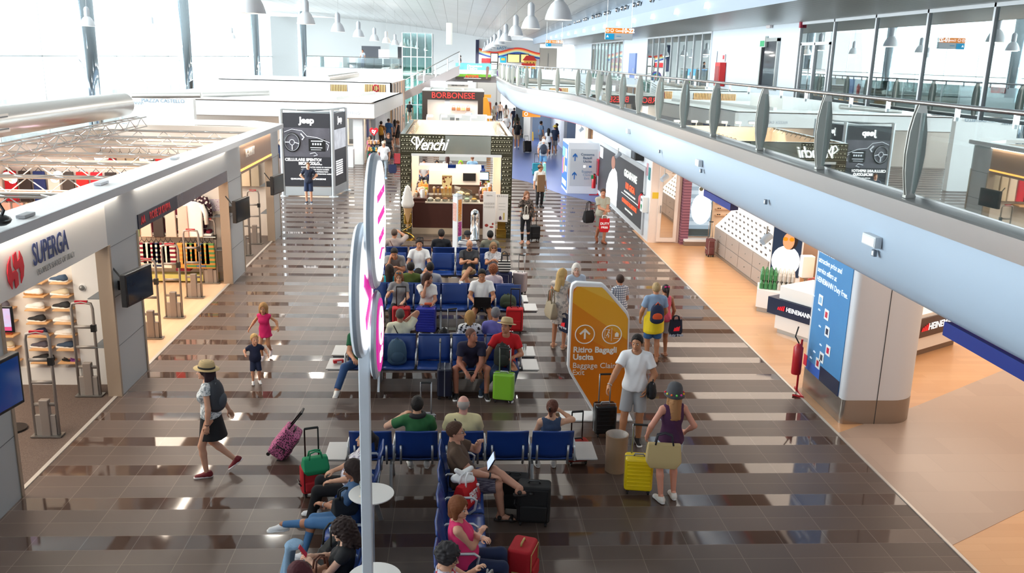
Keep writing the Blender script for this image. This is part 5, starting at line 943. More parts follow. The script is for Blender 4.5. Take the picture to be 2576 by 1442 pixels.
PC2 = thing('name_board', 'white roof board with a small castle drawing, in the glare at the left', 'sign', (-14.6, 42, 0)); a, c = PY(315, 247, 42), PY(488, 290, 42); B(a[0]+14.6, c[0]+14.6, 0, .4, 0, a[2]).build('board', wp, PC2)
text('sign_letters', 'PIAZZA CASTELLO', .23, mat('faint_blue', '7f97ac', .5), PC2, (PY(410, 254, 42)[0]+14.6, -.02, PY(410, 254, 42)[2])); b = MB(); xx = PY(324, 262, 42); 
for k in range(6): b.tube([(xx[0]+14.6+k*.12+.05*math.cos(q), -.02, xx[2]+.12*math.sin(q)) for q in [j*math.pi/6 for j in range(7)]], .008, 4)
b.build('castle_drawing', mat('faint_blue', '7f97ac', .5), PC2)
for nm_, lb, pa, pb_, y, r in (('air_duct', 'thin grey air duct above the name board, in the glare at the left', (333, 241), (505, 239), 46, .14), ('air_duct', 'pale air duct running on behind the name board', (510, 239), (678, 234), 50, .14), ('air_duct', 'silver air duct lying above the slatted shop at the back', (822, 198), (897, 188), 64, .22)):
    a, c = PY(*pa, y), PY(*pb_, y+(0 if r < .2 else 6)); t = thing(nm_, lb, 'duct', a); MB().tube([(0, 0, 0), (c[0]-a[0], c[1]-a[1], c[2]-a[2])], r, 16).build('pipe', mat('duct_silver', 'c3beb9', .3, .85), t, smooth=True)
    if 0: MB().box((c[0]-a[0])*k-.35, (c[0]-a[0])*k+.35, -r-.06, 0, -r*.9, r*.9).build('grille', mat('duct_grille', 'd8d4cf', .4), t)
# slatted shop farther back on the left
YS = 62.; SLB = thing('slatted_shop', 'far left shop block with orange lit slats and a glazed side, beyond the white block', 'shop', (-8, YS, 0)); sz = lambda px, py: PY(px, py, YS)
def sb(name, m, x0, x1, y0, y1, z0, z1, parent=SLB, **k): return B(x0+8, x1+8, y0, y1, z0, z1).build(name, m, parent, **k)
a, c = sz(640, 208), sz(965, 208); zt = c[2]; zb = sz(960, 240)[2]; sb('front_fascia', wp, a[0]-4, sz(985, 208)[0], 0, .2, zb-.3, zt); sb('wall_below', wp, a[0]-4, sz(985, 208)[0], .1, .2, 0, zb-.3)
for x0p, x1p in ((820, 873), (917, 970)):
    x0, x1 = sz(x0p, 220)[0], sz(x1p, 220)[0]; z0, z1 = sz(0+x0p, 231)[2], sz(x0p, 212)[2]; p = sb('slat_panel', mat('slat_backing', '4a3428', .5), x0, x1, -.02, 0, z0, z1); b = MB(); n = 13
    for k in range(n): b.box(x0+8+(x1-x0)*(k+.15)/n, x0+8+(x1-x0)*(k+.62)/n, -.05, -.02, z0, z1)
    b.build('lit_slats', mat('slat_orange', 'f0b878', .5, 0, .7), p)
x0, _, z0 = sz(946, 222); MB().tube([(x0+8+.19*math.cos(q), -.08, z0+.22*math.sin(q)) for q in [k*.4 for k in range(16)]], .05, 6, closed=True).build('round_emblem', mat('emblem_red', 'a02030', .4), SLB)
xs = sz(985, 208)[0]+8; MB().prism([(-8, 0), (xs, 0), (xs+.3, 11), (-8, 11)], zt-.05, zt).build('roof', wp, SLB)
s_ = MB().prism([(xs, 0), (xs+.3, 11), (xs+.2, 11), (xs-.1, 0)], 0, zt-.05).build('side_wall', mat('amber_side', 'b08860', .4), SLB); b = MB()
for k in range(6): b.box(xs-.02+k*.05, xs+.07+k*.05, k*2+.2, k*2+.5, 0, zt-.1)
b.build('side_pillars', mat('pillar_grey', 'b8bac0', .4), SLB); area('shop_lamp', (-3.0, 70, 3.2), 1, 12, 60, (1, .75, .5), (-1, 0, -.2))
t = thing('bar_stool', 'wooden stool with black legs by the far left shop side', 'stool', (*PZ(988, 312)[:2], 0)); MB().lathe([(.2, .7), (.2, .74)], 16).build('seat', oak, t); b = MB()
for k in range(4): a_ = k*math.pi/2+.7; b = MB().tube([(.1*math.cos(a_), .1*math.sin(a_), .7), (.25*math.cos(a_), .25*math.sin(a_), 0)], .02, 6); b.build('leg', bk, t)
# toy stand
t = thing('toy_stand', 'spinning stand of soft toys topped by a red heart reading ty', 'stand', (*PZ(942, 420)[:2], 0)); MB().lathe([(.3, 0), (.3, .05), (.04, .06), (.04, 1.7)], 16).build('pole', bk, t)
for z in (.45, .8, 1.15): MB().lathe([(.34, z), (.34, z+.02)], 20).build('shelf', bk, t)
hm_ = MB().prism([(0, -.24), (-.22, .0), (-.22, .12), (-.11, .2), (0, .11), (.11, .2), (.22, .12), (.22, 0)], -.04, .04, Matrix.Translation((0, -.05, 1.85)) @ Matrix.Rotation(math.pi/2, 4, 'X')).build('heart', mat('heart_red', 'd01828', .35, 0, .3), t, bevel=.02); text('heart_word', 'ty', .28, aw, t, (0, -.11, 1.86), bold=.008)
tx, ty_ = PZ(942, 420)[:2]; R = random.Random(3); tc = ['8a5ac0', 'e0a050', 'e8e0e8', 'd04060', '50a0b0', 'c89060']; tn = ['purple', 'orange', 'white', 'pink', 'teal', 'brown']
for i in range(42):
    k = i % 6; z = [.47, .82, 1.17][i % 3]; a_ = i*2.4; r_ = .16+.1*(i % 2); o = thing('soft_toy', '%s soft toy on the %s shelf of the spinning stand' % (tn[k], ['lowest', 'middle', 'top'][i % 3]), 'toy', (tx+r_*math.cos(a_), ty_+r_*math.sin(a_), z), R.uniform(0, 360), '%s soft toys' % tn[k]); MB().sphere((0, 0, .07), (.07, .06, .07), 10).sphere((0, -.02, .16), .055, 10).sphere((-.04, -.02, .21), .02, 6).sphere((.04, -.02, .21), .02, 6).build('body', mat('plush', tc[k], .9), o, smooth='all')
# ================================================================ right side, below the upper floor
wr = mat('right_wall_white', 'e4e8ee', .45)
struct('wall_right_shops', B(6.25, 6.45, 28.0, 40.6, 0, 2.95), wr); struct('wall_pharmacy', B(6.25, 7.25, 27.85, 28.0, 0, 2.95), mat('pharmacy_wall', 'f0dfd4', .5)); struct('wall_right_far', B(4.6, 12.9, 70, 70.2, 0, 3.0), mat('far_blue_grey', 'a9b6c4', .6))
struct('wall_blue_niche', B(5.2, 12.9, 66, 66.2, 0, 3.0), mat('niche_blue', '8d9fb5', .6)); struct('wall_white_panel', B(4.95, 5.1, 60, 66, 0, 3.0), WHITE()); struct('wall_white_panel_2', B(7.0, 7.2, 58.0, 66, 0, 3.0), wr)
area('shop_lamp', (9.2, 21, 2.92), 5.5, 11, 330, (1, .86, .72)); area('shop_lamp', (9, 11, 2.92), 5.5, 9, 120, (1, .84, .7)); area('shop_lamp', (8.5, 34, 2.9), 3, 10, 120, (1, .86, .74)); area('niche_fill', (7, 62, 2.9), 3, 4, 160, (.95, .97, 1)); area('shop_lamp', (9, 43, 2.9), 4, 3, 190, (1, .88, .74))  # the niche light is an added fill that brightens the blue niche wall
struct('wall_cosmetics', B(6.4, 12.9, 47, 47.1, 0, 2.97).box(6.3, 6.45, 43.5, 47, 0, 2.97), mat('cosmetics_wall', 'f0e0cc', .5))
CS = thing('cosmetics_shelf', 'backlit cream product shelf inside the shop behind the arrow sign box', 'shelf', (8, 46.6, 0)); B(-.9, .9, 0, .3, 0, 2.3).build('case', mat('case_cream', 'e8c8a0', .5), CS)
for k in range(4): B(-.85, .85, -.12, 0, .9+k*.35, .93+k*.35).build('shelf_board', WHITE(), CS); B(-.8, .8, -.1, -.02, .94+k*.35, 1.12+k*.35).build('products', mat('products_mix', '6a4a3a', .5, pat=('strx', 'e8d0a8', 9)), CS)
area('passage_lamp', (5.2, 46, 2.92), 1, 12, 110, (.95, .97, 1))
# phone advert on the wall: lit board with a speaker in white
A_ = thing('phone_advert', 'big dark wall advert with a person in white and orange words, on the right wall', 'advert', (6.25, 33, 0)); DX = Matrix(((0, 0, -1, 0), (-1, 0, 0, 0), (0, 1, 0, 0), (0, 0, 0, 1)))   # u to the camera, v up, w out of the wall
def ab(name, m, u0, u1, v0, v1, d0, d1, parent=A_, **k): return MB().box(u0, u1, v0, v1, d0, d1, DX).build(name, m, parent, **k)
# u runs from the far end (y = 38) towards the camera (y = 28.6): u = 33 - y
P1 = ab('frame', mat('advert_frame', 'c8ccd0', .4), -5.2, 4.4, .1, 2.35, 0, .06); P2 = ab('panel', mat('advert_charcoal', '303136', .4, 0, .15), -5.0, 4.2, .25, 2.2, .06, .07, P1)
MB().prism([(-2.9, .25), (-.4, .25), (-.35, 1.1), (-.7, 1.55), (-1.2, 1.65), (-1.6, 1.6), (-2.3, 1.3), (-2.9, .8)], .07, .075, DX).build('white_suit', mat('advert_white_suit', 'f4f6fa', .4, 0, .5), P2)
MB().prism([(-1.55+.42*math.cos(a), 1.82+.26*math.sin(a)) for a in [k*math.pi/8 for k in range(16)]], .07, .076, DX).build('face', mat('advert_face', '9a6a58', .4, 0, .3), P2); ab('label_strip', mat('advert_label', 'e8ecf2', .4, 0, .4), -4.9, -4.1, 1.7, 2.15, .07, .074, P2)
def at(s, size, u, v, m, **k): return text('advert_words', s, size, m, A_, (-.085, -u, v), (90, 0, -90), **k)
wm = mat('advert_words_white', 'e8f0e8', .4, 0, .7); om = mat('advert_words_orange', 'f0582c', .4, 0, .7)
at('GIGASHARE', .34, 2.05, 1.75, wm, bold=.012, sx=1.3); at('100 GIGA', .3, 2.1, 1.33, om, bold=.012, sx=1.4); at('DA CONDIVIDERE CON CHI VUOI', .09, 2.1, 1.1, wm, sx=1.5); ab('rule', wm, .5, 3.9, .96, .98, .07, .08, P2)
at('CHIAMATE ILLIMITATE', .2, 2.1, .74, om, bold=.008, sx=1.35); at('VERSO TUTTI IN ITALIA', .09, 2.1, .5, wm, sx=1.5)
for (nm_, lb, y, z, w, h, c, d) in (('fire_hose_cabinet', 'red fire hose cabinet on the white wall beside the arrow sign box', 38.35, 1.2, .8, .7, 'b8243a', .12), ('defibrillator_box', 'white defibrillator box with a green heart beside the phone advert', 28.25, 1.2, .4, .5, 'e8eef0', .2), ('first_aid_sign', 'small green wall sign above the defibrillator box', 28.2, 2.2, .25, .4, '2a8a8a', .02), ('fire_sign', 'small red and white sign at the top of the wall beside the advert', 28.55, 2.3, .2, .4, 'd8a0a8', .02)):
    t = thing(nm_, lb, nm_.split('_')[-1], (6.25, y, z)); B(-d, 0, -w/2, w/2, -h/2, h/2).build('case', mat(nm_, c, .4), t, bevel=.01)
    if nm_[0] == 'd': text('letters', 'DAE', .12, mat('grey_letter', '8b8b8b', .4), t, (-d-.005, 0, .14), (90, 0, -90)); MB().prism([(0, -.12), (-.1, 0), (-.06, .06), (0, .02), (.06, .06), (.1, 0)], 0, .01, Matrix.Translation((-d, 0, -.06)) @ DX).build('heart', mat('dae_green', '188a50', .4), t)
    if nm_ == 'fire_hose_cabinet': B(-d-.01, -d, -.3, .1, -.25, .25).build('glass_front', mat('hose_glass', '8a3040', .2), t)
def extinguisher(label, x, y, z=.15, h=.5):
    t = thing('fire_extinguisher', label, 'extinguisher', (x, y, z)); MB().lathe([(.085, 0), (.09, .03), (.09, h-.06), (.05, h), (.025, h+.05)], 18).build('cylinder', mat('extinguisher_red', 'c8202a', .3), t, smooth=True); MB().tube([(.02, 0, h+.04), (.1, 0, h), (.12, 0, h*.3)], .014, 6).box(-.03, .06, -.015, .015, h+.04, h+.08).build('hose', mat('black_rubber', '151515', .6), t); return t
extinguisher('red fire extinguisher fixed beside the defibrillator box', 6.1, 28.6, 1.0, .45)
t = extinguisher('red fire extinguisher with a green tag standing by the arrow sign box', 6.0, 38.1, .3, .55); B(-.14, -.04, -.1, -.09, .42, .58).build('green_tag', mat('tag_green', '30a868', .5), t); MB().tube([(.2, 0, -.3), (.2, 0, 1.6)], .02, 8).tube([(-.2, -.1, -.28), (.2, -.1, -.28), (.2, .2, -.28)], .02, 8).build('red_stand', mat('extinguisher_red', 'c8202a', .3), t)
# arrow sign box
t = thing('arrow_sign_box', 'white box kiosk with grey panel and blue arrows to baggage claim and exit', 'sign', (5.55, 38.4, 0)); B(-.68, .7, 0, 2.1, 0, 2.22).build('box', wr, t, bevel=.01); B(-.58, .6, -.012, 0, .35, 1.95).build('grey_panel', mat('sign_grey', 'c9ced4', .5), t)
bm = mat('arrow_blue', '1f6ab8', .5)
for z in (1.6, .8): MB().prism([(-.02, -.17), (.02, -.17), (.02, .06), (.1, -.02), (.1, .06), (0, .17), (-.1, .06), (-.1, -.02), (-.02, .06)], -.02, -.013, Matrix(((1, 0, 0, -.38), (0, 0, 1, 0), (0, 1, 0, z), (0, 0, 0, 1)))).build('arrow', bm, t)
for k, s_ in enumerate(['Consegna', 'Bagagli', 'Uscita']): text('sign_words', s_, .15, mat('word_grey_blue', '5a7088', .5), t, (.17, -.015, 1.72-k*.15), bold=.003)
for k, s_ in enumerate(['Baggage', 'Claim', 'Exit']): text('sign_words', s_, .15, mat('word_pale', '8aa4c0', .5), t, (.17, -.015, .98-k*.15))
B(.0, .1, -.02, -.013, 1.15, 1.25).build('pictogram', mat('sign_white', 'ffffff', .5, 0, .6), t); B(.25, .36, -.02, -.013, 1.16, 1.24).build('pictogram', bm, t)
S_P = B(-.692, -.68, .1, 2.0, .12, 2.12).build('side_advert', mat('advert_blue', '3a6ad0', .4, 0, .3), t)
for k, (c, y0, y1, z0, z1) in enumerate([('e8f0ff', .3, .9, 1.5, 1.9), ('e8f0ff', .3, .8, .9, 1.15), ('f0c060', 1.1, 1.4, .8, 1.5), ('d86080', 1.5, 1.8, .7, 1.4), ('70c0e0', 1.1, 1.9, 1.5, 1.9), ('c8e0f8', .3, 1.8, .25, .5)]): B(-.7, -.692, y0, y1, z0, z1).build('picture_block', mat('pic_%d' % k, c, .4, 0, .3), S_P)
MB().prism([(-.1, 0), (.1, 0), (.05, .9), (-.05, .9)], -.2, .2, Matrix.Translation((4.2, 42, 0)) @ Matrix.Rotation(math.pi/2, 4, 'X')).build('x', WHITE()); o = bpy.data.objects['x']; o.name = 'green_display'; o.data.materials[0] = mat('display_green', '8ad0b8', .5); tag(o, 'pale green folding display by the arrow sign box', 'display')
t = thing('wet_floor_sign', 'small yellow folding floor sign in the blue niche', 'sign', (5.4, 64, .006)); 
for s_ in (1, -1): MB().prism([(-.16, 0), (.16, 0), (.11, .62), (-.11, .62)], -.01, .01, Matrix.Translation((0, s_*.09, 0)) @ Matrix.Rotation(math.pi/2+s_*.14, 4, 'X')).build('leaf', mat('floor_sign_yellow', 'e0b030', .5), t)
x, y, z = PY(1328, 283, 50); t = thing('hanging_sign', 'small orange sign hanging under the balcony at the far end', 'sign', (x+.2, 50, 2.55)); B(-.5, .5, -.04, .04, 0, .32).build('panel', mat('sign_orange', 'f08a2c', .5, 0, .35), t); MB().tube([(-.3+.09*math.cos(a), -.05, .16+.09*math.sin(a)) for a in [k*.5 for k in range(12)]], .015, 5, closed=True).build('ring', mat('sign_white', 'ffffff', .5, 0, .6), t)
# pharmacy door / mirror, glasses shop
o = struct('door_3', B(6.5, 7.15, 27.78, 27.85, .05, 2.5), mat('door_cream', 'eedfd4', .5)); B(6.62, 7.03, 27.77, 27.785, .2, 2.3).build('mirror', mat('mirror', 'd8d0c8', .03, 1.), o); MB().tube([(6.57, 27.72, 1.0), (6.57, 27.72, 1.25)], .015, 6).build('door_handle', STEEL(), o); B(6.3, 6.5, 27.84, 27.86, 1.45, 1.65).build('yellow_notice', mat('notice_yellow', 'e8c030', .5), o)
tag(B(7.26, 7.5, 27.6, 28, 0, 2.95).build('striped_pier', mat('pier_stripes', '7a4a5c', .5, pat=('strz', 'a06a7a', 11, .4))), 'dark pink striped pier at the edge of the glasses shop', 'pier')
t = thing('lightbox_poster', 'lit poster of a person in white with round sunglasses behind the glasses shop plinth', 'poster', (7.85, 27.75, 0)); B(-.38, .42, 0, .1, .25, 2.55).build('frame', mat('poster_frame', '6a7a80', .4), t); P_ = B(-.34, .38, -.01, 0, .3, 2.5).build('picture', mat('poster_bluegrey', '9ab0c0', .4, 0, .6, pat=('strz', '7a92a4', 4)), t)
def flat(c, rx, rz, m, name, par, y=-.014): MB().prism([(c[0]+rx*math.cos(a), c[1]+rz*math.sin(a)) for a in [k*math.pi/10 for k in range(20)]], -.002, .002, Matrix(((1, 0, 0, 0), (0, 0, 1, y), (0, 1, 0, 0), (0, 0, 0, 1)))).build(name, m, par)
flat((.05, 1.15), .33, .5, mat('poster_white', 'f8faff', .4, 0, .9), 'white_jacket', P_); flat((.08, 1.75), .16, .26, mat('poster_face', 'e8e4e0', .4, 0, .8), 'face', P_, -.018)
for k in (0, .15): flat((k, 1.8), .065, .065, mat('poster_lens', '5a5a40', .3), 'dark_glass', P_, -.022)
B(-.34, .38, -.016, -.01, .3, .5).build('dark_base', mat('poster_base', '4a5a60', .4), P_); B(-.5, 1.6, -.35, .1, 0, .14).build('plinth', mat('plinth_brown', '8a7464', .5), t); B(-.5, 1.6, -.34, .1, .14, .2).build('plinth_top', WHITE(), t)
struct('wall_glasses_shop', B(8.3, 12.9, 27.9, 28.0, 0, 2.95), mat('glasses_wall', 'f6dcc0', .5))
for r in range(8):
    z = .95+r*.2; o = B(8.4, 10.2, 27.75, 27.9, z-.015, z).build('display_shelf', mat('shelf_peach', 'e8c09a', .4)); tag(o, 'backlit shelf of sunglasses on the rear wall, %s from the bottom' % ['first', 'second', 'third', 'fourth', 'fifth', 'sixth', 'seventh', 'eighth'][r], 'shelf', 'rear wall sunglasses shelves')
gb = MB()
for sx in (1, -1): gb.sphere((sx*.032, 0, 0), (.026, .008, .02), 8)
gb.box(-.06, .06, -.004, .004, .008, .015); gme = gb.mesh('sunglasses'); gme.materials.append(mat('sunglass_black', '2a2220', .2))
for i in range(40):
    o = bpy.data.objects.new('sunglasses', gme); S.collection.objects.link(o); o.location = (8.5+(i//8)*.3, 27.78, .975+(i % 8)*.2); tag(o, 'dark sunglasses on the rear wall, %s shelf up, %s from the left' % (oq[i % 8], oq[i//8]), 'glasses', 'sunglasses on the rear wall')
t = thing('drawer_unit', 'long grey drawer unit carrying a bright sloped sunglasses display', 'cabinet', (8, 22, 0)); dm = mat('drawer_grey', 'a59a92', .4)
MB().prism([(0, 4.4), (.75, 4.4), (.75, -.5), (0, -.5)], 0, .85).build('body', dm, t); B(-.02, 0, -.5, 4.4, .0, .08).build('kick', STEEL(), t)
for k in range(4):
    for j in range(2): d_ = B(-.02, 0, -.45+k*1.2, .72+k*1.2, .1+j*.37, .45+j*.37).build('drawer', dm, t, bevel=.004); MB().sphere((-.03, .13+k*1.2, .28+j*.37), .018, 8).build('knob', STEEL(), d_, smooth='all')
MB().prism([(0, .85), (.75, .85), (.75, 1.5), (.62, 1.5)], -4.4, .5, Matrix.Rotation(math.pi/2, 4, 'X')).build('sloped_display', mat('display_glow', 'fffaf4', .4, 0, .45), t)
for i in range(60):
    k, j = i % 12, i//12; f_ = .1+j*.17; o = bpy.data.objects.new('sunglasses', gme); S.collection.objects.link(o); o.location = (8+.62*f_-.03, 21.9+k*.36, .87+.65*f_); o.rotation_euler = (0, 0, math.pi/2); o.scale = (1.3, 1.3, 1.8); tag(o, 'pair of sunglasses on the sloped display, %s row up, %s from the near end' % (oq[j], oq[k]), 'glasses', 'sunglasses on the sloped display')
t = thing('portrait_lightbox', 'lit poster of a smiling person in amber sunglasses beside the drawers', 'poster', (8.2, 20.95, 0), -28); B(-.38, .38, 0, .12, 0, 1.95).build('frame', WHITE(), t, bevel=.01); P_ = B(-.35, .35, -.01, 0, .6, 1.9).build('picture', mat('portrait_navy', '1c2c44', .4, 0, .3), t)
flat((.0, 1.0), .34, .38, mat('poster_white', 'f8faff', .4, 0, .9), 'white_shirt', P_); flat((.08, 1.53), .17, .24, mat('portrait_hair', '2a1a14', .4), 'hair', P_, -.017); flat((.03, 1.5), .14, .21, mat('portrait_skin', 'c88a64', .4, 0, .5), 'face', P_, -.02)
for k in (-.05, .1): flat((k, 1.55), .06, .05, mat('amber_lens', 'c8801c', .2, 0, .4), 'amber_lens', P_, -.025)
MB().prism([(-.4, -.2), (.4, -.2), (.4, .14), (-.4, .14)], 1.95, 2.0).build('top', mat('frame_blue', '5a7aa8', .4), t)
t = thing('water_display', 'white angular stand packed with green-labelled water bottles', 'display', (7.65, 19.9, 0), -20); MB().prism([(-.45, -.2), (.1, -.45), (.5, -.2), (.5, .5), (-.45, .5)], .12, .55).build('tray', WHITE(), t); MB().prism([(-.42, -.17), (.1, -.4), (.46, -.17), (.46, .5), (-.42, .5)], 0, .12).build('kick', STEEL(), t)
bt = MB().lathe([(.046, 0), (.048, .02), (.048, .13), (.02, .19), (.02, .21)], 10).mesh('bottle'); bt2 = bt.copy(); bt.materials.append(mat('bottle_green', '4a8a58', .2)); bt2.materials.append(mat('bottle_clear', 'd8d4cc', .15))
Mt = Matrix.Translation((7.65, 19.9, 0)) @ Matrix.Rotation(math.radians(-20), 4, 'Z')
for i in range(96):
    k, j, l = i % 8, (i//8) % 6, i//48; q = Mt @ Vector((-.36+k*.1, -.12+j*.1, .555+l*.215)); g_ = k < 4; o = bpy.data.objects.new('water_bottle', bt if g_ else bt2); S.collection.objects.link(o); o.location = q; tag(o, '%s water bottle, %s layer, %s row back, %s from left, angular stand' % ('green' if g_ else 'clear', ['lower', 'upper'][l], oq[j], oq[k]), 'bottle', 'green water bottles' if g_ else 'clear water bottles')
# duty free counters
hb = mat('navy_band', '1a2440', .35); hw = mat('counter_white', 'f2f0ec', .3); red = mat('logo_red', 'd8202c', .4, 0, .3)
def logo(parent, x, z, s, y=-.01):
    b = MB()
    for k in range(4): b.prism([(x-s*.5+k*s*.27, z-s*.28), (x-s*.28+k*s*.27, z-s*.28), (x-s*.22+k*s*.27, z+s*(.05+.09*k)), (x-s*.36+k*s*.27, z+s*(.1+.09*k))], -.003, .003, Matrix(((1, 0, 0, 0), (0, 0, 1, y), (0, 1, 0, 0), (0, 0, 0, 1))))
    b.build('red_logo', red, parent)
x0, y0 = 7.0, 18.25; x1, y1 = 8.1, 16.35; L_ = math.hypot(x1-x0, y1-y0); t = thing('duty_free_counter', 'white till counter with a navy name band, nearest to the wooden floor edge', 'counter', (x0, y0, 0), math.degrees(math.atan2(y1-y0, x1-x0)))
B(0.1, L_, .05, 1.0, 0, .1).build('kick', STEEL(), t); B(.05, L_, 0, 1.05, .1, .42).build('lower_body', hw, t, bevel=.01); q = B(-.15, L_, -.05, 1.1, .42, .78).build('name_band', hb, t); B(.1, L_, 0, 1.1, .78, 1.08).build('top_body', hw, t, bevel=.02)
logo(q, .22, .6, .18, -.06); text('band_letters', 'HEINEMANN', .14, mat('sign_white', 'ffffff', .5, 0, .6), q, (.7, -.06, .6), bold=.001, sx=.82)
xa, ya, xb, yb = 8.35, 15.9, 10.7, 17.35; L_ = math.hypot(xb-xa, yb-ya); t = thing('duty_free_counter', 'second white till counter with a brown name band, behind the big column', 'counter', (xa, ya, 0), math.degrees(math.atan2(yb-ya, xb-xa)))
B(0, L_, .05, .7, 0, .14).build('kick', mat('kick_brown', '7a6658', .4), t); B(0, L_, 0, .8, .14, .42).build('lower_body', hw, t); q = B(-.1, L_-.1, -.04, .8, .42, .82).build('name_band', mat('brown_band', '4a3632', .35), t); B(0, L_, 0, .8, .82, .9).build('counter_top', hw, t); logo(q, 1.35, .62, .24, -.05); text('band_letters', 'HEINEMANN', .2, mat('sign_white', 'ffffff', .5, 0, .6), q, (2.05, -.05, .62), bold=.002)
tag(B(9.0, 9.08, 16.9, 18.6, .9, 2.6).build('divider_panel', mat('peach_panel', 'f0cdb4', .5)), 'peach divider panel behind the brown-banded counter', 'panel')
tag(B(8.4, 8.9, 18.4, 18.8, 0, 2.2).build('shelf_unit', mat('peach_panel', 'f0cdb4', .5), bevel=.01), 'peach shelf unit behind the big column', 'shelf')
tag(B(9.6, 9.75, 20.3, 26.5, 0, 1.15).build('low_partition', mat('partition_brown', 'a88a74', .5)), 'low brown partition behind the bottle stand', 'partition')
t = thing('price_sign', 'white sign card on a thin stand above the snack basket', 'sign', (9.1, 20.6, 0)); MB().tube([(0, 0, 0), (0, 0, 1.3)], .012, 6).build('stand', STEEL(), t); B(-.2, .2, -.01, .01, 1.3, 1.65).build('card', mat('card_pink', 'f4e4e0', .5), t)
t = thing('snack_basket', 'clear basket filled with red snack bags near the till', 'basket', (8.55, 19.3, 0)); B(-.4, .4, -.3, .3, .35, .95).build('basket', glass('clear_glass', (.96, .98, .97), .08), t); b = MB()
for sx in (-.38, .38):
    for sy in (-.28, .28): b.tube([(sx, sy, 0), (sx, sy, .95)], .012, 6)
b.build('legs', STEEL(), t); R = random.Random(11)
for i in range(16): o = MB().sphere((0, 0, 0), (.11, .05, .08), 8).build('snack_bag', mat('snack_bag', ['b83020', 'e0802c', 'c84a28'][i % 3], .3), smooth='all'); o.location = (8.25+(i % 4)*.2, 19.15+(i//4 % 2)*.25, .45+.13*(i//4)+.06); o.rotation_euler = (R.uniform(-1, 1), R.uniform(-.4, .4), R.uniform(0, 3)); tag(o, '%s snack bag heaped in the clear basket' % ['red', 'orange', 'rust-red'][i % 3], 'snack', '%s snack bags' % ['red', 'orange', 'rust-red'][i % 3])
for i, (x, y, w, h, c, n_) in enumerate([(7.9, 18.9, .14, .5, 'f0e8e0', 'white'), (8.15, 18.5, .1, .42, 'f0c040', 'yellow'), (8.35, 18.3, .09, .36, 'e88030', 'orange'), (8.55, 18.1, .09, .4, '5a9a50', 'green'), (8.0, 18.0, .16, .34, '2a2a2e', 'black')]):
    o = B(x-w, x+w, y-.1, y+.1, 1.085, 1.085+h).build('till_item', mat('till_'+n_, c, .4), bevel=.02); tag(o, '%s box or device standing at the till on the navy-banded counter' % n_, 'till item')
t = thing('red_stand', 'red metal stand with a fire extinguisher leaning at the big column', 'extinguisher', (6.12, 14.6, 0)); MB().tube([(-.1, -.2, .02), (.05, -.3, .02), (.1, .2, .02)], .02, 8).tube([(.05, 0, .02), (.05, 0, 1.0)], .02, 8).build('frame', mat('extinguisher_red', 'c8202a', .3), t); MB().lathe([(.08, .35), (.085, .38), (.085, .85), (.03, .92)], 16).build('cylinder', mat('extinguisher_red', 'c8202a', .3), t, smooth=True); MB().tube([(0, 0, .92), (-.08, 0, 1.05), (.0, .1, 1.2)], .012, 6).build('hose', mat('black_rubber', '151515', .6), t)
# big column
def obround(x0, x1, y0, y1, r, r2):
    pts = [];
    for cx, cy, a0, rr in ((x1-r, y0+r, -90, r), (x1-r, y1-r, 0, r), (x0+r2, y1-r2, 90, r2), (x0+r2, y0+r2, 180, r2)):
        for k in range(9): a = math.radians(a0+90*k/8); pts.append((cx+rr*math.cos(a), cy+rr*math.sin(a)))
    return pts
CO = thing('clad_column', 'big white clad column with steel base and blue poster at the duty free corner', 'column', (6.97, 14.1, 0)); pts = [(x-6.9, y-14.1) for x, y in obround(6.28, 7.62, 13.15, 14.85, .5, .08)]
MB().prism(pts, .42, 2.97).build('cladding', mat('column_white_clad', 'd9dade', .4), CO, smooth=True); MB().prism([(x*1.004, y*1.004) for x, y in pts], 0, .42).build('steel_base', mat('base_steel', 'a59a90', .25, .9), CO, smooth=True)
for (x, y) in ((-.1, -.955), (.2, -.957)): pass
B(-.05, -.04, -.958, -.94, 0, 2.97).build('seam', mat('seam_black', '3a3a3c', .5), CO); PP = B(-.632, -.62, -.78, .6, .5, 2.97).build('poster', mat('poster_blue', '5a9ccc', .45, pat=('soft', '3a78b8', .5)), CO)
B(-.636, -.63, -.78, .6, .42, .6).build('poster_pale_strip', mat('poster_strip', '3a6ac8', .45), PP); q = B(-.64, -.634, -.78, .0, .42, .68).build('poster_navy_box', hb, PP)
cwt = mat('poster_words', 'e8f4ff', .4, 0, .3); pw = lambda s, size, u, z, **k: text('poster_letters', s, size, cwt, PP, (-.637, -u, z), (90, 0, -90), align='LEFT', **k)
for k, s_ in enumerate(['Benefit from', 'attractive price and', 'service offers at', 'HEINEMANN Duty Free.']): pw(s_, .135, -.56, 2.62-k*.17, bold=.001, sx=.9)
for k, (u, z, c) in enumerate([(-.3, 1.78, '9ac8e8'), (0, 1.6, 'd84050'), (.1, 1.33, '283048'), (.22, 1.03, 'd0204a'), (.0, .83, '4a5058'), (-.12, .68, 'c0303a')]):
    i_ = MB().box(-.64, -.632, -u-.09, -u+.09, z-.09, z+.09).build('icon_tile', mat('tile_white', 'f4f8fc', .4), PP, bevel=.003); B(-.644, -.64, -u-.045, -u+.045, z-.05, z+.05).build('icon', mat('icon_%d' % k, c, .4), i_); pw('Offer', .045, u-.36, z)
for (x, y) in ((-.636, .66),): B(x-.004, x, y-.08, y+.07, .46, .66).build('duty_free_tag', mat('tag_red', 'e02848', .4), CO)
tt = text('tag_letters', 'DUTY FREE', .05, cwt, CO, (.665, -.5, .56), (90, 0, 60)); MB().box(-.1, .1, -.004, .004, .46, .66, Matrix.Translation((.655, -.6, 0)) @ Matrix.Rotation(math.radians(62), 4, 'Z')).build('duty_free_tag', mat('tag_red', 'e02848', .4), CO)
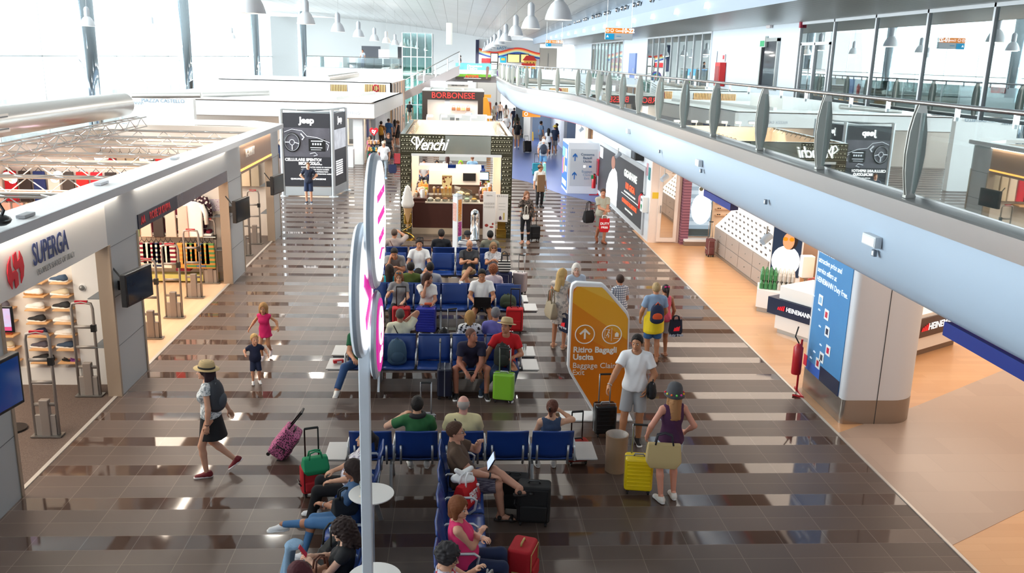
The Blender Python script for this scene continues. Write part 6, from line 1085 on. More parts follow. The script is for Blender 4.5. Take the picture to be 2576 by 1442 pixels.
NS = MB().prism([(0, 0), (.35, .1), (.35, 3.9), (0, 4.0)], 2.8, 2.96, Matrix.Translation((5.5, 5.2, 0))).build('navy_shop_fascia', mat('navy_fascia', '0f2a78', .4)); tag(NS, 'dark blue shop sign box hanging under the balcony edge, lower right', 'sign')
NS = MB().prism([(0, 0), (.2, .1), (.2, 1.9), (0, 2.0)], 2.82, 2.96, Matrix.Translation((5.55, 17.4, 0))).build('navy_shop_fascia', mat('navy_fascia', '0f2a78', .4)); tag(NS, 'short dark blue sign box under the balcony edge above the sunglasses shelves', 'sign')
for i, (px, py, x) in enumerate([(1672, 447, 6.0), (1928, 600, 6.2), (1555, 390, 5.9), (1462, 318, 5.5)]):
    q = PX(px, py, x); t = thing('ceiling_spotlight', 'white spotlight under the balcony edge, ' + ['above the pharmacy door', 'above the portrait lightbox', 'beside the top of the phone advert', 'beyond the arrow sign box'][i], 'spotlight', (q[0], q[1], min(q[2], 2.72)), 30, 'white spotlights under the balcony'); MB().lathe([(.07, -.13), (.09, .1)], 16, Matrix.Rotation(1.0, 4, 'Y')).build('shade', mat('spot_body', 'b8c2cc', .4), t, smooth=True); MB().tube([(0, 0, 0), (0, 0, .25)], .02, 6).build('stem', STEEL(), t)
t = thing('speaker_box', 'dark box speaker fixed above the phone advert', 'speaker', (6.15, 29.6, 2.5)); B(-.2, .1, -.4, .4, 0, .45).build('case', bk, t, bevel=.02); B(-.21, -.2, -.3, .3, .06, .4).build('grille', mat('grille_grey', '4a5058', .6), t)
# ================================================================ far end: bridge with lit billboard, stairs, glass lift, raised lounge, playroom wall
YR = 75.; r_ = lambda px, py, y=YR: PY(px, py, y); a, c = r_(1085, 172), r_(1275, 205)
struct('floor_bridge', B(-3.2, 11, YR, YR+8, 3.7, 4.1), mat('bridge_grey', 'a9a3a2', .5)); struct('wall_bridge_front', B(r_(1150, 160)[0], 3.3, YR-.1, YR, r_(1150, 205)[2], 4.2), mat('bridge_front', '9a9494', .5))
BB = thing('billboard', 'bright billboard with blue sky, white words and a green meadow, hanging on the far bridge', 'billboard', (1.3, YR-.4, 0)); a, c = r_(1146, 158, YR-.4), r_(1235, 202, YR-.4); x0, x1, z0, z1 = a[0]-1.3, c[0]-1.3, c[2], a[2]; B(x0, x1, 0, .2, z0, z1).build('case', mat('case_dark', '4a4646', .5), BB)
zm = z0+(z1-z0)*.22; B(x0, x1, -.02, 0, zm+.15, z1).build('sky_picture', mat('bill_sky', '2a8ae8', .4, 0, .9, pat=('soft', '8acaf8', .8)), BB); B(x0, x1, -.03, -.02, zm+.15, zm+.5).build('cloud_band', mat('bill_cloud', 'e8f4ff', .4, 0, .9, pat=('soft', 'a8d8ff', 1.2)), BB); B(x0, x1, -.03, 0, zm-.05, zm+.18).build('meadow', mat('bill_green', '7ab030', .4, 0, .7, pat=('soft', '4a7a20', 3)), BB); B(x0, x1, -.03, 0, z0, zm-.05).build('dark_strip', mat('bill_dark', '4a4038', .4, 0, .2), BB)
for k, s_ in enumerate(['Disegniamo', 'il futuro', 'del Paese']): text('billboard_words', s_, .26, mat('sign_white', 'ffffff', .5, 0, .6), BB, (x0+.95, -.04, z1-.22-k*.2), bold=.006, align='LEFT')
text('billboard_words', 'AUTOVIE', .26, mat('bill_red', 'e83828', .4, 0, .7), BB, (x0+1.35, -.045, zm-.02), bold=.012); B(x0+.7, x0+2.1, -.045, -.03, z0+.1, z0+.14).build('white_line', mat('sign_white', 'ffffff', .5, 0, .6), BB)
MB().prism([(x1-.42, z0+.1), (x1-.3, z0+.1), (x1-.2, z0+.6), (x1-.15, z0+1.0), (x1-.25, z1-.2), (x1-.4, z1-.25), (x1-.42, z0+.9)], -.05, -.03, Matrix(((1, 0, 0, 0), (0, 0, 1, 0), (0, 1, 0, 0), (0, 0, 0, 1)))).build('pictured_child', mat('bill_child', '8a6a60', .4, 0, .4), BB)
# stairs going down to the left from the bridge
ST = thing('staircase', 'grey staircase with steel railing descending to the left from the far bridge', 'stairs', (0, 73.6, 0)); p1, p0_ = PY(1156, 165, 73.6), PY(1006, 240, 73.6); n = 16; stm = mat('stair_grey', 'b4acac', .5)
for k in range(n): x = p1[0]+(p0_[0]-p1[0])*(k+.5)/n; z = p1[2]+(p0_[2]-p1[2])*(k+.5)/n; w = abs(p0_[0]-p1[0])/n; B(x-w/2, x+w/2, 0, 2.2, z-.05, z).build('tread', mat('tread_pale', 'd8d8da', .4), ST)
for yy in (-.05, 2.2): MB().prism([(p0_[0], p0_[2]-.55), (p1[0], p1[2]-.75), (p1[0], p1[2]+.02), (p0_[0], p0_[2]+.1)], yy-.05, yy+.05, Matrix(((1, 0, 0, 0), (0, 0, 1, 0), (0, 1, 0, 0), (0, 0, 0, 1)))).build('stringer', stm, ST)
for yy in (0, 2.2):
    MB().tube([(p0_[0], yy, p0_[2]+1.0), (p1[0]-.5, yy, p1[2]+.85), (p1[0], yy, p1[2]+1.1)], .03, 8).tube([(p0_[0], yy, p0_[2]+.55), (p1[0]-.5, yy, p1[2]+.4)], .015, 6).build('handrail', STEEL(), ST)
    for k in range(6): f_ = k/5.; x = p0_[0]+(p1[0]-p0_[0])*f_; z = p0_[2]+(p1[2]-p0_[2])*f_; MB().tube([(x, yy, z-.1), (x, yy, z+1.0)], .05, 6).build('baluster', mat('baluster_white', 'e8ecee', .4), ST)
t = thing('bridge_railing', 'thin glass railing along the far bridge above the billboard', 'railing', (0, YR, 4.1)); MB().tube([(p1[0], 0, 1.1), (3.3, 0, 1.1)], .03, 6).build('handrail', STEEL(), t); B(p1[0], 3.3, -.01, .01, .1, 1.0).build('glass_panel', gl2, t)
for k in range(4): MB().tube([(p1[0]+k*1.1, 0, 0), (p1[0]+k*1.1, 0, 1.1)], .025, 6).build('post', STEEL(), t)
YL = 80.; LF = thing('glass_lift', 'tall green-tinted glass lift shaft with steel frame beside the staircase', 'lift', (-4, YL, 0)); a, c = PY(1012, 82, YL), PY(1087, 200, YL); x0, x1 = a[0]+4, c[0]+4; zt = a[2]
tg = glass('lift_glass', (.62, .86, .82), .35)
for k, (u0, u1, v0, v1) in enumerate([(x0, x1, 0, .02), (x0, x1, 2.6, 2.62), (x0, x0+.02, 0, 2.6), (x1-.02, x1, 0, 2.6)]): B(u0, u1, v0, v1, 0, zt).build('glass_wall', tg, LF)
b = MB()
for x in (x0, x0+.75*(x1-x0)/2.6, (x0+x1)/2, x1-.6, x1):
    for y in (0, 2.6): b.tube([(x, y, 0), (x, y, zt)], .05, 6)
for z in (1.5, 3, 4.2, 5.6, zt): b.box(x0, x1, -.03, .03, z-.04, z+.04)
b.build('frame', mat('lift_frame', 'dfe6e6', .35, .3), LF); B(x0+.4, x1-.5, .6, 2.0, 5.6, 7.3).build('cabin', mat('lift_cabin', 'd8dcd8', .4), LF)
YU = 88.; u_ = lambda px, py: PY(px, py, YU); a, c = u_(850, 172), u_(1010, 195); U = thing('raised_lounge', 'raised lounge at the far left end with glass railing and dark back wall', 'lounge', (-8, YU, 0)); x0, x1, zf = a[0]+8, c[0]+8, u_(940, 173)[2]
B(x0-3, x1, -.1, .2, u_(940, 196)[2]-.2, zf).build('slab_front', mat('lounge_white', 'e4eaf2', .5), U); B(x0-3, x1, 0, 9, zf-.25, zf).build('slab', mat('lounge_floor', 'b8bcc0', .4), U); B(x0-3, x1, 0, .03, zf+.05, zf+1.0).build('glass_panel', gl2, U); MB().tube([(x0-3, 0, zf+1.05), (x1, 0, zf+1.05)], .03, 6).build('handrail', STEEL(), U)
zw = u_(940, 120)[2]; B(u_(888, 0)[0]+8, u_(940, 0)[0]+8, 7, 7.2, zf, zw+.2).build('dark_wall', mat('lounge_dark', '55565c', .6), U); B(u_(935, 0)[0]+8, u_(965, 0)[0]+8, 6.8, 6.9, zf+.4, zw-.1).build('white_screen', mat('lounge_screen', 'f8fbff', .5, 0, .6), U); B(u_(965, 0)[0]+8, u_(988, 0)[0]+8, 6.5, 6.7, zf, zw+.8).build('grey_wall', mat('lounge_grey', 'c8d0d0', .5), U); B(u_(986, 0)[0]+8, x1, 7, 7.2, zf, zw+.2).build('dark_wall', mat('lounge_dark', '55565c', .6), U)
for i in range(6): t = thing('lounge_seat', 'grey seat behind the glass railing of the far raised lounge', 'seat', (-10.3+i*.85, YU+2.5, zf), 0, 'seats in the raised lounge'); B(-.35, .35, -.3, .3, 0, .45).build('cushion', mat('lounge_grey_cloth', '8a9498', .8), t, bevel=.05); B(-.35, .35, .2, .35, .45, .95).build('backrest', mat('lounge_grey_cloth', '8a9498', .8), t, bevel=.05)
# playroom wall with rainbow
YE = 86.; e_ = lambda px, py: PY(px, py, YE); EW = thing('playroom_wall', 'white playroom front with a rainbow band and yellow windows, far upper floor', 'playroom', (5, YE, 0)); a, c = e_(1203, 110), e_(1357, 172); x0, x1 = a[0]-5, c[0]-5; zt = e_(1280, 100)[2]; z0 = 4.1
EWB = B(x0, x1, 0, .2, z0, zt).build('wall', mat('playroom_white', 'd9dde0', .5), EW)
for k, (c_, w) in enumerate([('d83a30', .12), ('f09a50', .1), ('f0d8a0', .1), ('a8d8c8', .09), ('2a4aa0', .13)]):
    top = []; bot = []; dz = sum([.13, .1, .1, .09, .12][:k]) if k else 0
    for j in range(31): x = x0+(x1-x0)*j/30.; zc = e_(1280, 125)[2]+.22*math.sin((j/30.)*math.pi*2.6+2.6)-dz; top.append((x, zc)); bot.append((x, zc-w*1.12))
    MB().grid([[(x, -.01-k*.002, z) for x, z in top], [(x, -.01-k*.002, z) for x, z in bot]]).build('rainbow_stripe', mat('rainbow_%d' % k, c_, .5, 0, .2), EW)
text('playroom_word', 'EASY', .42, mat('word_blue', '5a90b8', .5), EW, (e_(1262, 119)[0]-5, -.02, e_(1262, 121)[2]), sx=1.); text('playroom_word', 'LEARNERS', .16, mat('word_blue', '5a90b8', .5), EW, (e_(1283, 122)[0]-5, -.02, e_(1283, 122)[2]))
def ew(name, px0, py0, px1, py1, m, d=.02, par=EW, **k): a, c = e_(px0, py0), e_(px1, py1); return B(a[0]-5, c[0]-5, -d, 0, c[2], a[2]).build(name, m, par, **k)
dkf = mat('frame_dark', '2a2e2a', .5); q = ew('door_frame', 1234, 133, 1253, 175, dkf); ew('door_glass', 1236, 135, 1251, 155, mat('lit_white', 'fafdff', .4, 0, 1.0), .03, q); ew('door_glass', 1236, 158, 1250, 174, mat('lit_white', 'fafdff', .4, 0, 1.0), .03, q)
q = ew('window_frame', 1276, 135, 1307, 158, dkf); ew('window_pane', 1278, 137, 1306, 157, mat('lit_yellow', 'e8d890', .4, 0, .5), .03, q); q = ew('window_frame', 1309, 135, 1330, 158, dkf); ew('window_pane', 1311, 137, 1329, 157, mat('lit_yellow', 'e8d890', .4, 0, .5), .03, q)
q = ew('picture_tile', 1258, 142, 1273, 158, mat('tile_cyan', '30a8c8', .4, 0, .2), .03, bevel=.02); ew('picture_sun', 1261, 146, 1270, 152, mat('sun_yellow', 'e8c850', .4), .04, q)
a, c = e_(1318, 152), e_(1347, 165); o = B(a[0]-5, c[0]-5, -.3, -.03, c[2]-.3, a[2]).build('house_body', mat('house_yellow', 'e8b858', .5), EW); zr = e_(1330, 140)[2]; MB().prism([(a[0]-5.15, a[2]), (c[0]-4.9, a[2]), (c[0]-5.25, zr), (a[0]-4.8, zr)], .02, .35, Matrix.Rotation(math.pi/2, 4, 'X')).build('house_roof', mat('roof_red', 'c83028', .5), EW); ew('house_base', 1312, 159, 1345, 166, mat('roof_red', 'c83028', .5), .34)
b = MB(); 
for k in range(3): x = a[0]-4.75+k*.3; b.box(x, x+.09, -.31, -.3, a[2]-.25, a[2]-.15)
b.build('house_windows', mat('tiny_dark', '4a3020', .5), EW)
ew('dark_post', 1197, 100, 1204, 168, mat('post_navy', '2a3050', .5), .1)
t = thing('door_pair', 'beige double doors beside the playroom wall on the far upper floor', 'doors', (8.3, YE, 4.1)); a, c = e_(1358, 120), e_(1400, 170); B(a[0]-8.3, c[0]-8.3, 0, .2, 0, a[2]-4.1).build('leaf', mat('door_beige', 'b8b0a4', .5), t); B((a[0]+c[0])/2-8.32, (a[0]+c[0])/2-8.28, -.02, 0, 0, a[2]-4.6).build('gap', SB, t)
for (px, py, l) in ((1217, 152, 'left'), (1228, 152, 'right')):
    x, _, z = e_(px, py); t = thing('hose_cabinet', 'tiny red hose cabinet on the far playroom wall, the %s one of a pair' % l, 'cabinet', (x, YE-.05, z), 0, 'red cabinets on the far wall'); B(-.2, .2, -.1, 0, -.2, .2).build('case', mat('extinguisher_red', 'c8202a', .3), t)
x, y, z = e_(1257, 172); t = thing('play_panel', 'rainbow-coloured play panel beside the far railing', 'play panel', (x, YE-5, 4.1)); 
for k, c_ in enumerate(['6a3a8a', '2a6ac0', '30a060', 'd04a40']): MB().lathe([(.5-k*.1, -.04), (.5-k*.1, .04)], 20, Matrix.Translation((0, -k*.01, .3)) @ Matrix.Rotation(math.pi/2, 4, 'X')).build('arc', mat('arc_%d' % k, c_, .5), t)
# far ground floor under the bridge: lit shops
FB = thing('back_shop', 'pale shop with dark lettering on its canopy, behind the brown handbag kiosk', 'shop', (0, 72, 0)); f_ = lambda px, py: PY(px, py, 72); a, c = f_(1126, 206), f_(1178, 222); B(a[0], c[0], 0, 1.5, 0, a[2]-.2).build('body', mat('shop_cream', 'd8d4cc', .5), FB); B(a[0]-.05, c[0]+.05, -.1, 1.6, a[2]-.2, a[2]).build('canopy', WHITE(), FB); text('sign_letters', 'BENETTON', .2, mat('sign_dark', '4a4a4a', .5), FB, ((a[0]+c[0])/2, -.03, f_(1150, 214)[2]), bold=.004)
o = B(f_(1195, 0)[0], f_(1240, 0)[0], 72, 72.2, f_(0, 217)[2], f_(0, 209)[2]).build('orange_direction_sign', mat('sign_orange', 'f08a2c', .5, 0, .35), None); tag(o, 'long orange direction sign hanging under the far bridge', 'sign')
struct('window_16', B(PY(1015, 0, 92)[0], PY(1065, 0, 92)[0], 92, 92.1, 0, 3.4), mat('far_window_glow', 'bfeaf6', .4, 0, 1.4, pat=('strx', '7ac0c8', 1.1, .2))); struct('wall_back_lower', B(PY(1200, 0, 92)[0], 4.5, 92, 92.1, 0, 3.4), mat('back_panels', 'a8a49e', .5, pat=('strx', '8a8680', .5, .06)))
o = B(PY(1222, 0, 70)[0], PY(1241, 0, 70)[0], 70, 72, 0, 2.3).build('orange_display', mat('display_orange', 'c8501c', .5, pat=('vor', '5a2a18', 2, .4))); tag(o, 'orange and brown shop display behind the small orange wayfinding sign', 'display')
struct('window_17', B(PY(1248, 0, 95)[0], PY(1268, 0, 95)[0], 95, 95.1, 0, 3.6), mat('far_window_white', 'f0fcff', .4, 0, 1.6))
for px, w, c_ in ((1090, .5, 'd8e4f0'), (1108, .8, 'e8f0f8'), (1183, .4, 'f0f8ff')):
    x, _, z = f_(px, 213); o = B(x-w/2, x+w/2, 73, 73.1, z-.2, z+.25).build('lit_panel', mat('lit_'+c_, c_, .4, 0, .8)); tag(o, 'small lit shop panel under the far bridge, ' + {1090: 'left of the stairs foot', 1108: 'left of the cream canopy', 1183: 'right of the cream canopy'}[px], 'panel')
# ================================================================ waiting area: seats, sign post, luggage
blue = mat('seat_blue', '1c3f86', .38); alu = mat('seat_aluminium', 'b9bcc0', .3, .7); dkg = mat('beam_grey', '6f757b', .4, .4); tabm = mat('side_table_grey', 'c3c0bd', .4)
def sheet(P, th=.02):
    m = MB().grid(P); return m
def seat_parts(t, x, first={}):
    n_ = 7; sp = [[(x-.28+.56*i/6., y, z+.012*abs(i-3)/3.) for i in range(n_)] for y, z in ((-.47, .415), (-.45, .435), (-.38, .435), (-.22, .42), (-.06, .415), (-.01, .43))]
    MB().grid(sp).build('seat', blue, t, smooth='all', solid=.022)
    bp = [[(x-.28+.56*i/6., y-.02*abs(i-3)/3., z) for i in range(n_)] for y, z in ((-.01, .45), (.005, .52), (.02, .65), (.045, .76), (.075, .85), (.085, .87))]
    MB().grid(bp).build('backrest', blue, t, smooth='all', solid=.022)
    b = MB()
    for s_ in (-.21, .21): b.tube([(x+s_, .0, .37), (x+s_, .035, .5), (x+s_, .05, .66)], .016, 6)
    b.build('back_bracket', alu, t, smooth='all')
def armrest(t, x):
    MB().tube([(x, .03, .42), (x, .0, .62), (x, -.03, .655), (x, -.33, .655), (x, -.38, .62), (x, -.36, .5), (x, -.25, .41)], .016, 8).build('armrest', mat('armrest_grey', 'cfd2d4', .3, .5), t, smooth='all')
def bench(label, x, y, rz, n, lt=True, rt=True, arms=None, grp='rows of blue seats'):
    t = thing('seat_row', label, 'seats', (x, y, 0), rz, grp); p = .61 if n != 6 or rz in (90, -90) else .59; L_ = p*n/2
    for i in range(n): seat_parts(t, (i-(n-1)/2)*p)
    for i in range(n+1):
        if arms is None or i in arms: armrest(t, (i-n/2)*p)
    x0, x1 = -L_-(.32 if lt else 0), L_+(.32 if rt else 0); B(x0, x1, -.28, -.16, .33, .385).build('beam', dkg, t, bevel=.006)
    for k in (-.5*L_*1.25, .5*L_*1.25) if n < 6 else (-L_*.7, 0, L_*.7):
        MB().prism([(-.46, 0), (-.4, 0), (-.2, .33), (-.06, .33), (.04, 0), (.1, 0), (0, .36), (-.28, .36)], -.022, .022, Matrix(((0, 0, 1, k), (1, 0, 0, 0), (0, 1, 0, 0), (0, 0, 0, 1)))).build('leg', alu, t, bevel=.006)
    for f_, s_ in ((lt, -1), (rt, 1)):
        if f_: B(min(s_*(L_+.03), s_*(L_+.32)), max(s_*(L_+.03), s_*(L_+.32)), -.52, .04, .43, .455).build('side_table', tabm, t, bevel=.008)
    return t
bench('row of blue seats nearest the camera with backs turned, grey tables at both ends', .12, 10.98, 180, 5)
bench('row of blue seats facing the camera where the two friends sit beside the green suitcase', -.36, 15.0, 0, 5)
bench('row of blue seats behind the two friends, its sitters turned away', -.36, 15.25, 180, 5)
bench('long row of blue seats facing the camera with the laptop user', -.3, 18.72, 0, 6, False, True)
bench('row of blue seats back to back with the laptop row, sitters turned away', -.2, 18.95, 180, 5, True, False)
bench('row of blue seats facing the camera with three men and a woman, before the kiosk', -.3, 21.87, 0, 5, False, True)
bench('farthest full row of blue seats, turned to the ice cream kiosk', -.3, 22.7, 180, 5, False, False)
bench('row of blue seats running away from the camera, facing right, with the shopping bag', -.1, 8.87, 90, 6, False, False)
bench('row of blue seats running away from the camera, facing left, behind the sign post', -.97, 8.87, -90, 6, False, False)
bench('row of blue seats seen through the kiosk, facing it', -.2, 39.6, 0, 5, False, False); bench('row of blue seats seen through the kiosk, turned away', -.2, 41.0, 180, 5, False, False)
# sign post with three lit discs, small round tables
SP = thing('sign_post', 'tall white post carrying three lit round signs with pink arrow and words', 'sign', (-.735, 6.9, 0)); pw_ = mat('post_white', 'dfe5ec', .35)
B(-.045, .045, -.045, .045, 0, 3.4).build('post', pw_, SP, bevel=.012); B(-.2, .2, -.2, .2, 0, .012).build('base_plate', pw_, SP)
mg = mat('sign_magenta', 'd8289c', .4, 0, .5); lw_ = mat('sign_lit_white', 'ffffff', .4, 0, 1.1)
for k, (dx, dy, z, r, th, a_) in enumerate([(.0, -.12, 3.9, .53, .075, 0), (.09, .12, 4.41, .54, .075, 0), (.1, .02, 3.49, .36, .05, 0)]):
    MD = Matrix.Translation((dx, dy, z)) @ Matrix.Rotation(math.radians(a_), 4, 'Z') @ Matrix.Rotation(math.pi/2, 4, 'Y')   # disc axis along x
    d_ = MB().lathe([(r-.02, -th/2), (r, -th/2+.02), (r, th/2-.02), (r-.02, th/2)], 56, MD).build('disc_case', pw_, SP, smooth=True); MB().lathe([(r+.004, -.012), (r+.004, .012)], 56, MD, cap=False).build('rim_line', mat('rim_grey', '9aa4b0', .4), d_)  # thin grey line around the middle of the disc rim
    MB().lathe([(.001, th/2+.001), (r-.06, th/2+.001), (r-.06, th/2+.012), (.001, th/2+.012)], 48, MD).build('lit_face', lw_ if k < 2 else mg, d_)
    MR_ = MD @ Matrix(((0, -1, 0, 0), (1, 0, 0, 0), (0, 0, 1, th/2+.013), (0, 0, 0, 1)))   # face coordinates: x to the far side, y up
    MF = MD @ Matrix(((0, -1, 0, 0), (1, 0, 0, 0), (0, 0, 1, 0), (0, 0, 0, 1)))
    if k == 0: MB().prism([(-.3, -.05), (.1, -.05), (-.1, -.25), (0, -.32), (.3, 0), (0, .32), (-.1, .25), (.1, .05), (-.3, .05)], th/2+.012, th/2+.02, MF @ Matrix.Rotation(-.5, 4, 'Z')).build('arrow', mg, d_)
    if k == 1:
        for j, s_ in enumerate(['WORKING SPOT', 'COMFORTABLE', 'Wi-Fi ZONE']):
            o = text('sign_words', s_, .085, mg, d_); o.matrix_local = MF @ Matrix.Translation((0, .22-j*.17, th/2+.014))
        MB().tube([(-.2, -.26, th/2+.016), (0, -.22, th/2+.016), (.2, -.26, th/2+.016)], .008, 5, M=MF).build('curved_line', mg, d_)
    if k == 2: MB().tube([(.15*math.cos(q), .08+.15*math.sin(q), th/2+.014) for q in [j*.3 for j in range(21)]], .01, 5, closed=True, M=MF).build('ring', lw_, d_); MB().box(-.05, .05, .03, .13, th/2+.012, th/2+.018, MF).box(-.12, -.04, -.2, -.12, th/2+.012, th/2+.018, MF).box(.02, .1, -.2, -.12, th/2+.012, th/2+.018, MF).build('icons', lw_, d_)
for i, (x, y, z, l) in enumerate([(-.9, 8.95, 1.0, 'small round white table with a drinking glass, between the two lengthwise seat rows'), (-.72, 7.32, 1.0, 'small round white table cut off by the bottom edge of the picture')]):
    t = thing('round_table', l, 'table', (x, y, 0)); MB().lathe([(.24, z-.02), (.25, z-.01), (.25, z), (.24, z+.002)], 40).build('table_top', mat('table_white', 'ece9e4', .4), t, smooth=True); MB().lathe([(.03, .01), (.03, z-.02)], 16).build('stem', pw_, t, smooth=True); MB().lathe([(.2, 0), (.2, .012)], 24).build('base', pw_, t)
t = thing('drinking_glass', 'empty clear plastic cup standing on the round white table', 'cup', (-1.0, 9.02, 1.003)); MB().lathe([(.03, 0), (.04, .1), (.037, .1), (.028, .005)], 20, cap=False).build('cup', glass('clear_glass', (.96, .98, .97), .08), t, smooth='all')
tag(MB().sphere((-.98, 8.86, 1.013), (.05, .03, .014), 10).build('crumpled_napkin', mat('napkin', 'e8dccc', .8, bump=.5), smooth='all'), 'crumpled napkin on the round white table', 'napkin')
# luggage
def suitcase(label, x, y, rz, w, h, d, col, hard=True, up=.0, ribs=0, trim='2a2a2c', pat=None, z=0., tilt=0., rough=None, grp=None, grip=None):
    t = thing('suitcase', label, 'suitcase', (x, y, z), rz, grp); T_ = Matrix.Rotation(math.radians(tilt), 4, 'X'); m_ = mat('suitcase_shell', col, rough if rough else (.25 if hard else .8), pat=pat); tr = mat('suitcase_trim', trim, .4, .3 if hard else 0)
    hp = [(w/2*a, d/2*b_) for a, b_ in ()]
    r = min(.05, d*.3); pts = []
    for cx, cy, a0 in ((w/2-r, d/2-r, 0), (-w/2+r, d/2-r, 90), (-w/2+r, -d/2+r, 180), (w/2-r, -d/2+r, 270)):
        for k in range(5): a = math.radians(a0+22.5*k); pts.append((cx+r*math.cos(a), cy+r*math.sin(a)))
    MB().prism(pts, .06, h, T_).build('shell', m_, t, bevel=.03, seg=3)
    if ribs:
        b = MB()
        for k in range(ribs): zz_ = .13+(h-.2)*k/(ribs-1); b.box(-w/2+.03, w/2-.03, -d/2-.006, -d/2+.01, zz_, zz_+.022, T_)
        b.build('ribs', m_, t, bevel=.004)
    if hard: MB().box(-w/2-.003, w/2+.003, -.008, .008, .07, h+.003, T_).build('zip_seam', tr, t, bevel=.003)
    else:
        MB().box(-w/2+.04, w/2-.04, -d/2-.03, -d/2+.02, .1, h*.55, T_).build('front_pocket', m_, t, bevel=.02); MB().tube([(-w/2+.03, -d/2-.004, .1), (-w/2+.03, -d/2-.004, h-.04), (w/2-.03, -d/2-.004, h-.04), (w/2-.03, -d/2-.004, .1)], .006, 5, M=T_).build('zip_seam', tr, t); MB().tube([(-w/2-.004, -.06, h*.4), (-w/2-.03, -.06, h*.5), (-w/2-.03, .06, h*.5), (-w/2-.004, .06, h*.4)], .01, 6, M=T_).build('side_handle', tr, t)
    MB().tube([(-.07, 0, h), (-.06, 0, h+.03), (.06, 0, h+.03), (.07, 0, h)], .012, 8, M=T_).build('carry_handle', tr, t, smooth='all')
    if up:
        q = d/2-.05; MB().tube([(-w*.26, q, h-.02), (-w*.26, q, h+up), (w*.26, q, h+up), (w*.26, q, h-.02)], .011, 8, M=T_).build('pull_handle', mat('pull_handle', trim if grip is None else grip, .3, .5), t, smooth='all')
        MB().tube([(-w*.26, q, h+up), (w*.26, q, h+up)], .017, 8, M=T_).build('grip', mat('handle_grip', '1a1a1a', .5), t)
    for sx in (-1, 1):
        for sy in (-1, 1): MB().lathe([(.028, -.012), (.028, .012)], 12, T_ @ Matrix.Translation((sx*(w/2-.05), sy*(d/2-.04), .03)) @ Matrix.Rotation(math.pi/2, 4, 'Y')).box(sx*(w/2-.05)-.018, sx*(w/2-.05)+.018, sy*(d/2-.04)-.02, sy*(d/2-.04)+.02, .035, .07, T_).build('wheel', mat('wheel_black', '1a1a1c', .4), t)
    return t
suitcase('bright green hard suitcase with raised grey handle before the man in red', .85, 14.12, -14, .36, .52, .22, '8ac83a', True, .42, 0, 'b8bcc0'); 
suitcase('dark navy ribbed suitcase standing side-on by the bald man in shorts', -.16, 14.35, 90, .38, .56, .26, '1c2136', True, .45, 5, '8a8e94')
suitcase('red soft suitcase with raised black handle before the woman in grey', -1.12, 17.95, 4, .38, .58, .25, 'b81c26', False, .42, 0, '5a1a1e', grip='2a2a2c')
suitcase('shiny royal blue ribbed suitcase before the long-haired woman in white', -.6, 17.95, -6, .42, .58, .27, '24309c', True, 0, 8, '1a2260')
suitcase('bright red soft suitcase with raised black handle at the right of the laptop user', 1.28, 18.05, -6, .36, .55, .24, 'c8141e', False, .4, 0, '6a1014', grip='2a2a2c')
suitcase('pinkish grey suitcase with raised handle right of the farther seats', 1.62, 21.3, -30, .32, .55, .26, 'a89a9c', True, .42, 0, 'c8c8c8')
suitcase('navy blue soft suitcase beside the woman with dark glasses', 1.22, 21.1, -20, .34, .6, .26, '1a2048', False, .4, 0, '9a9ca4')
suitcase('big black soft suitcase standing by the seats of the man in brown', 1.02, 10.05, -8, .42, .55, .26, '121214', False, .0, 0, '2a2a2c'); suitcase('second black case right behind the big black soft suitcase', .8, 10.38, -8, .36, .5, .22, '17171a', False, .0, 0, '2a2a2c')
suitcase('red suitcase with gold zips standing by the woman in pink, at the bottom edge', .78, 8.72, 70, .36, .5, .27, 'b01422', False, .0, 0, 'c0a060')
suitcase('small red case with raised black handle at the right end of the nearest seats', 1.8, 11.75, 10, .32, .36, .22, 'a02418', False, .42, 0, '1a1a1a')
suitcase('black suitcase with silver frame leaning at the man in grey shorts', 2.36, 12.75, 4, .34, .52, .26, '17181b', True, .46, 6, 'b8bcc2')
suitcase('bright yellow ribbed suitcase held by the woman in the grey hat', 2.52, 10.88, -8, .38, .52, .27, 'f0d018', True, .42, 7, '8a8d92', grip='a8adb2')
suitcase('black soft suitcase on wheels beside the woman on the phone', 2.55, 28.0, 15, .34, .48, .26, '15161a', False, .4, 0, '1c1c20')
suitcase('teal suitcase pulled by the backpacker in denim shorts', 4.05, 44.4, 0, .42, .62, .28, '1a7a8a', False, .45, 0, '1c1c20')
suitcase('black ribbed suitcase tilted behind the backpacker in beige shorts', 4.45, 55.4, 12, .5, .72, .3, '1a1a1c', True, .35, 5, '2a2a2c', tilt=-14)
suitcase('red suitcase pulled by the woman in the long black dress', -3.05, 47.6, -8, .56, .62, .28, 'b01c28', True, .3, 0, '4a1014', tilt=-14)
suitcase('blue suitcase half hidden by the left corner of the ice cream kiosk', -1.95, 35.0, 0, .4, .62, .28, '1c4a9c', True, 0, 5, '122a5a')
suitcase('brown patterned suitcase with raised handle by the sunglasses drawers', 7.75, 25.9, 0, .24, .55, .3, '6a3a3a', False, .5, 0, 'b8b0a8')
suitcase('pink and black leopard-print cabin case rolling behind the walking woman', -2.6, 11.98, 90, .36, .5, .26, 'c86a96', False, .3, 0, '1a1618', ('vor', '2a1c24', 48, .42), z=.03, tilt=38)
suitcase('red case with long black handle hidden behind the bent woman and the green bag', -1.85, 10.85, 20, .34, .42, .22, 'b8202a', False, .5, 0, '17171a')
suitcase('red case lying behind the sign discs, beside the man in the white polo', -1.5, 15.95, 0, .4, .45, .25, 'b02028', False, .5, 0, '17171a')
suitcase('dark upright case with silver handle standing behind the man in green', -.42, 12.55, 0, .3, .42, .2, '1a1a1e', True, .5, 0, 'b8bcc2')
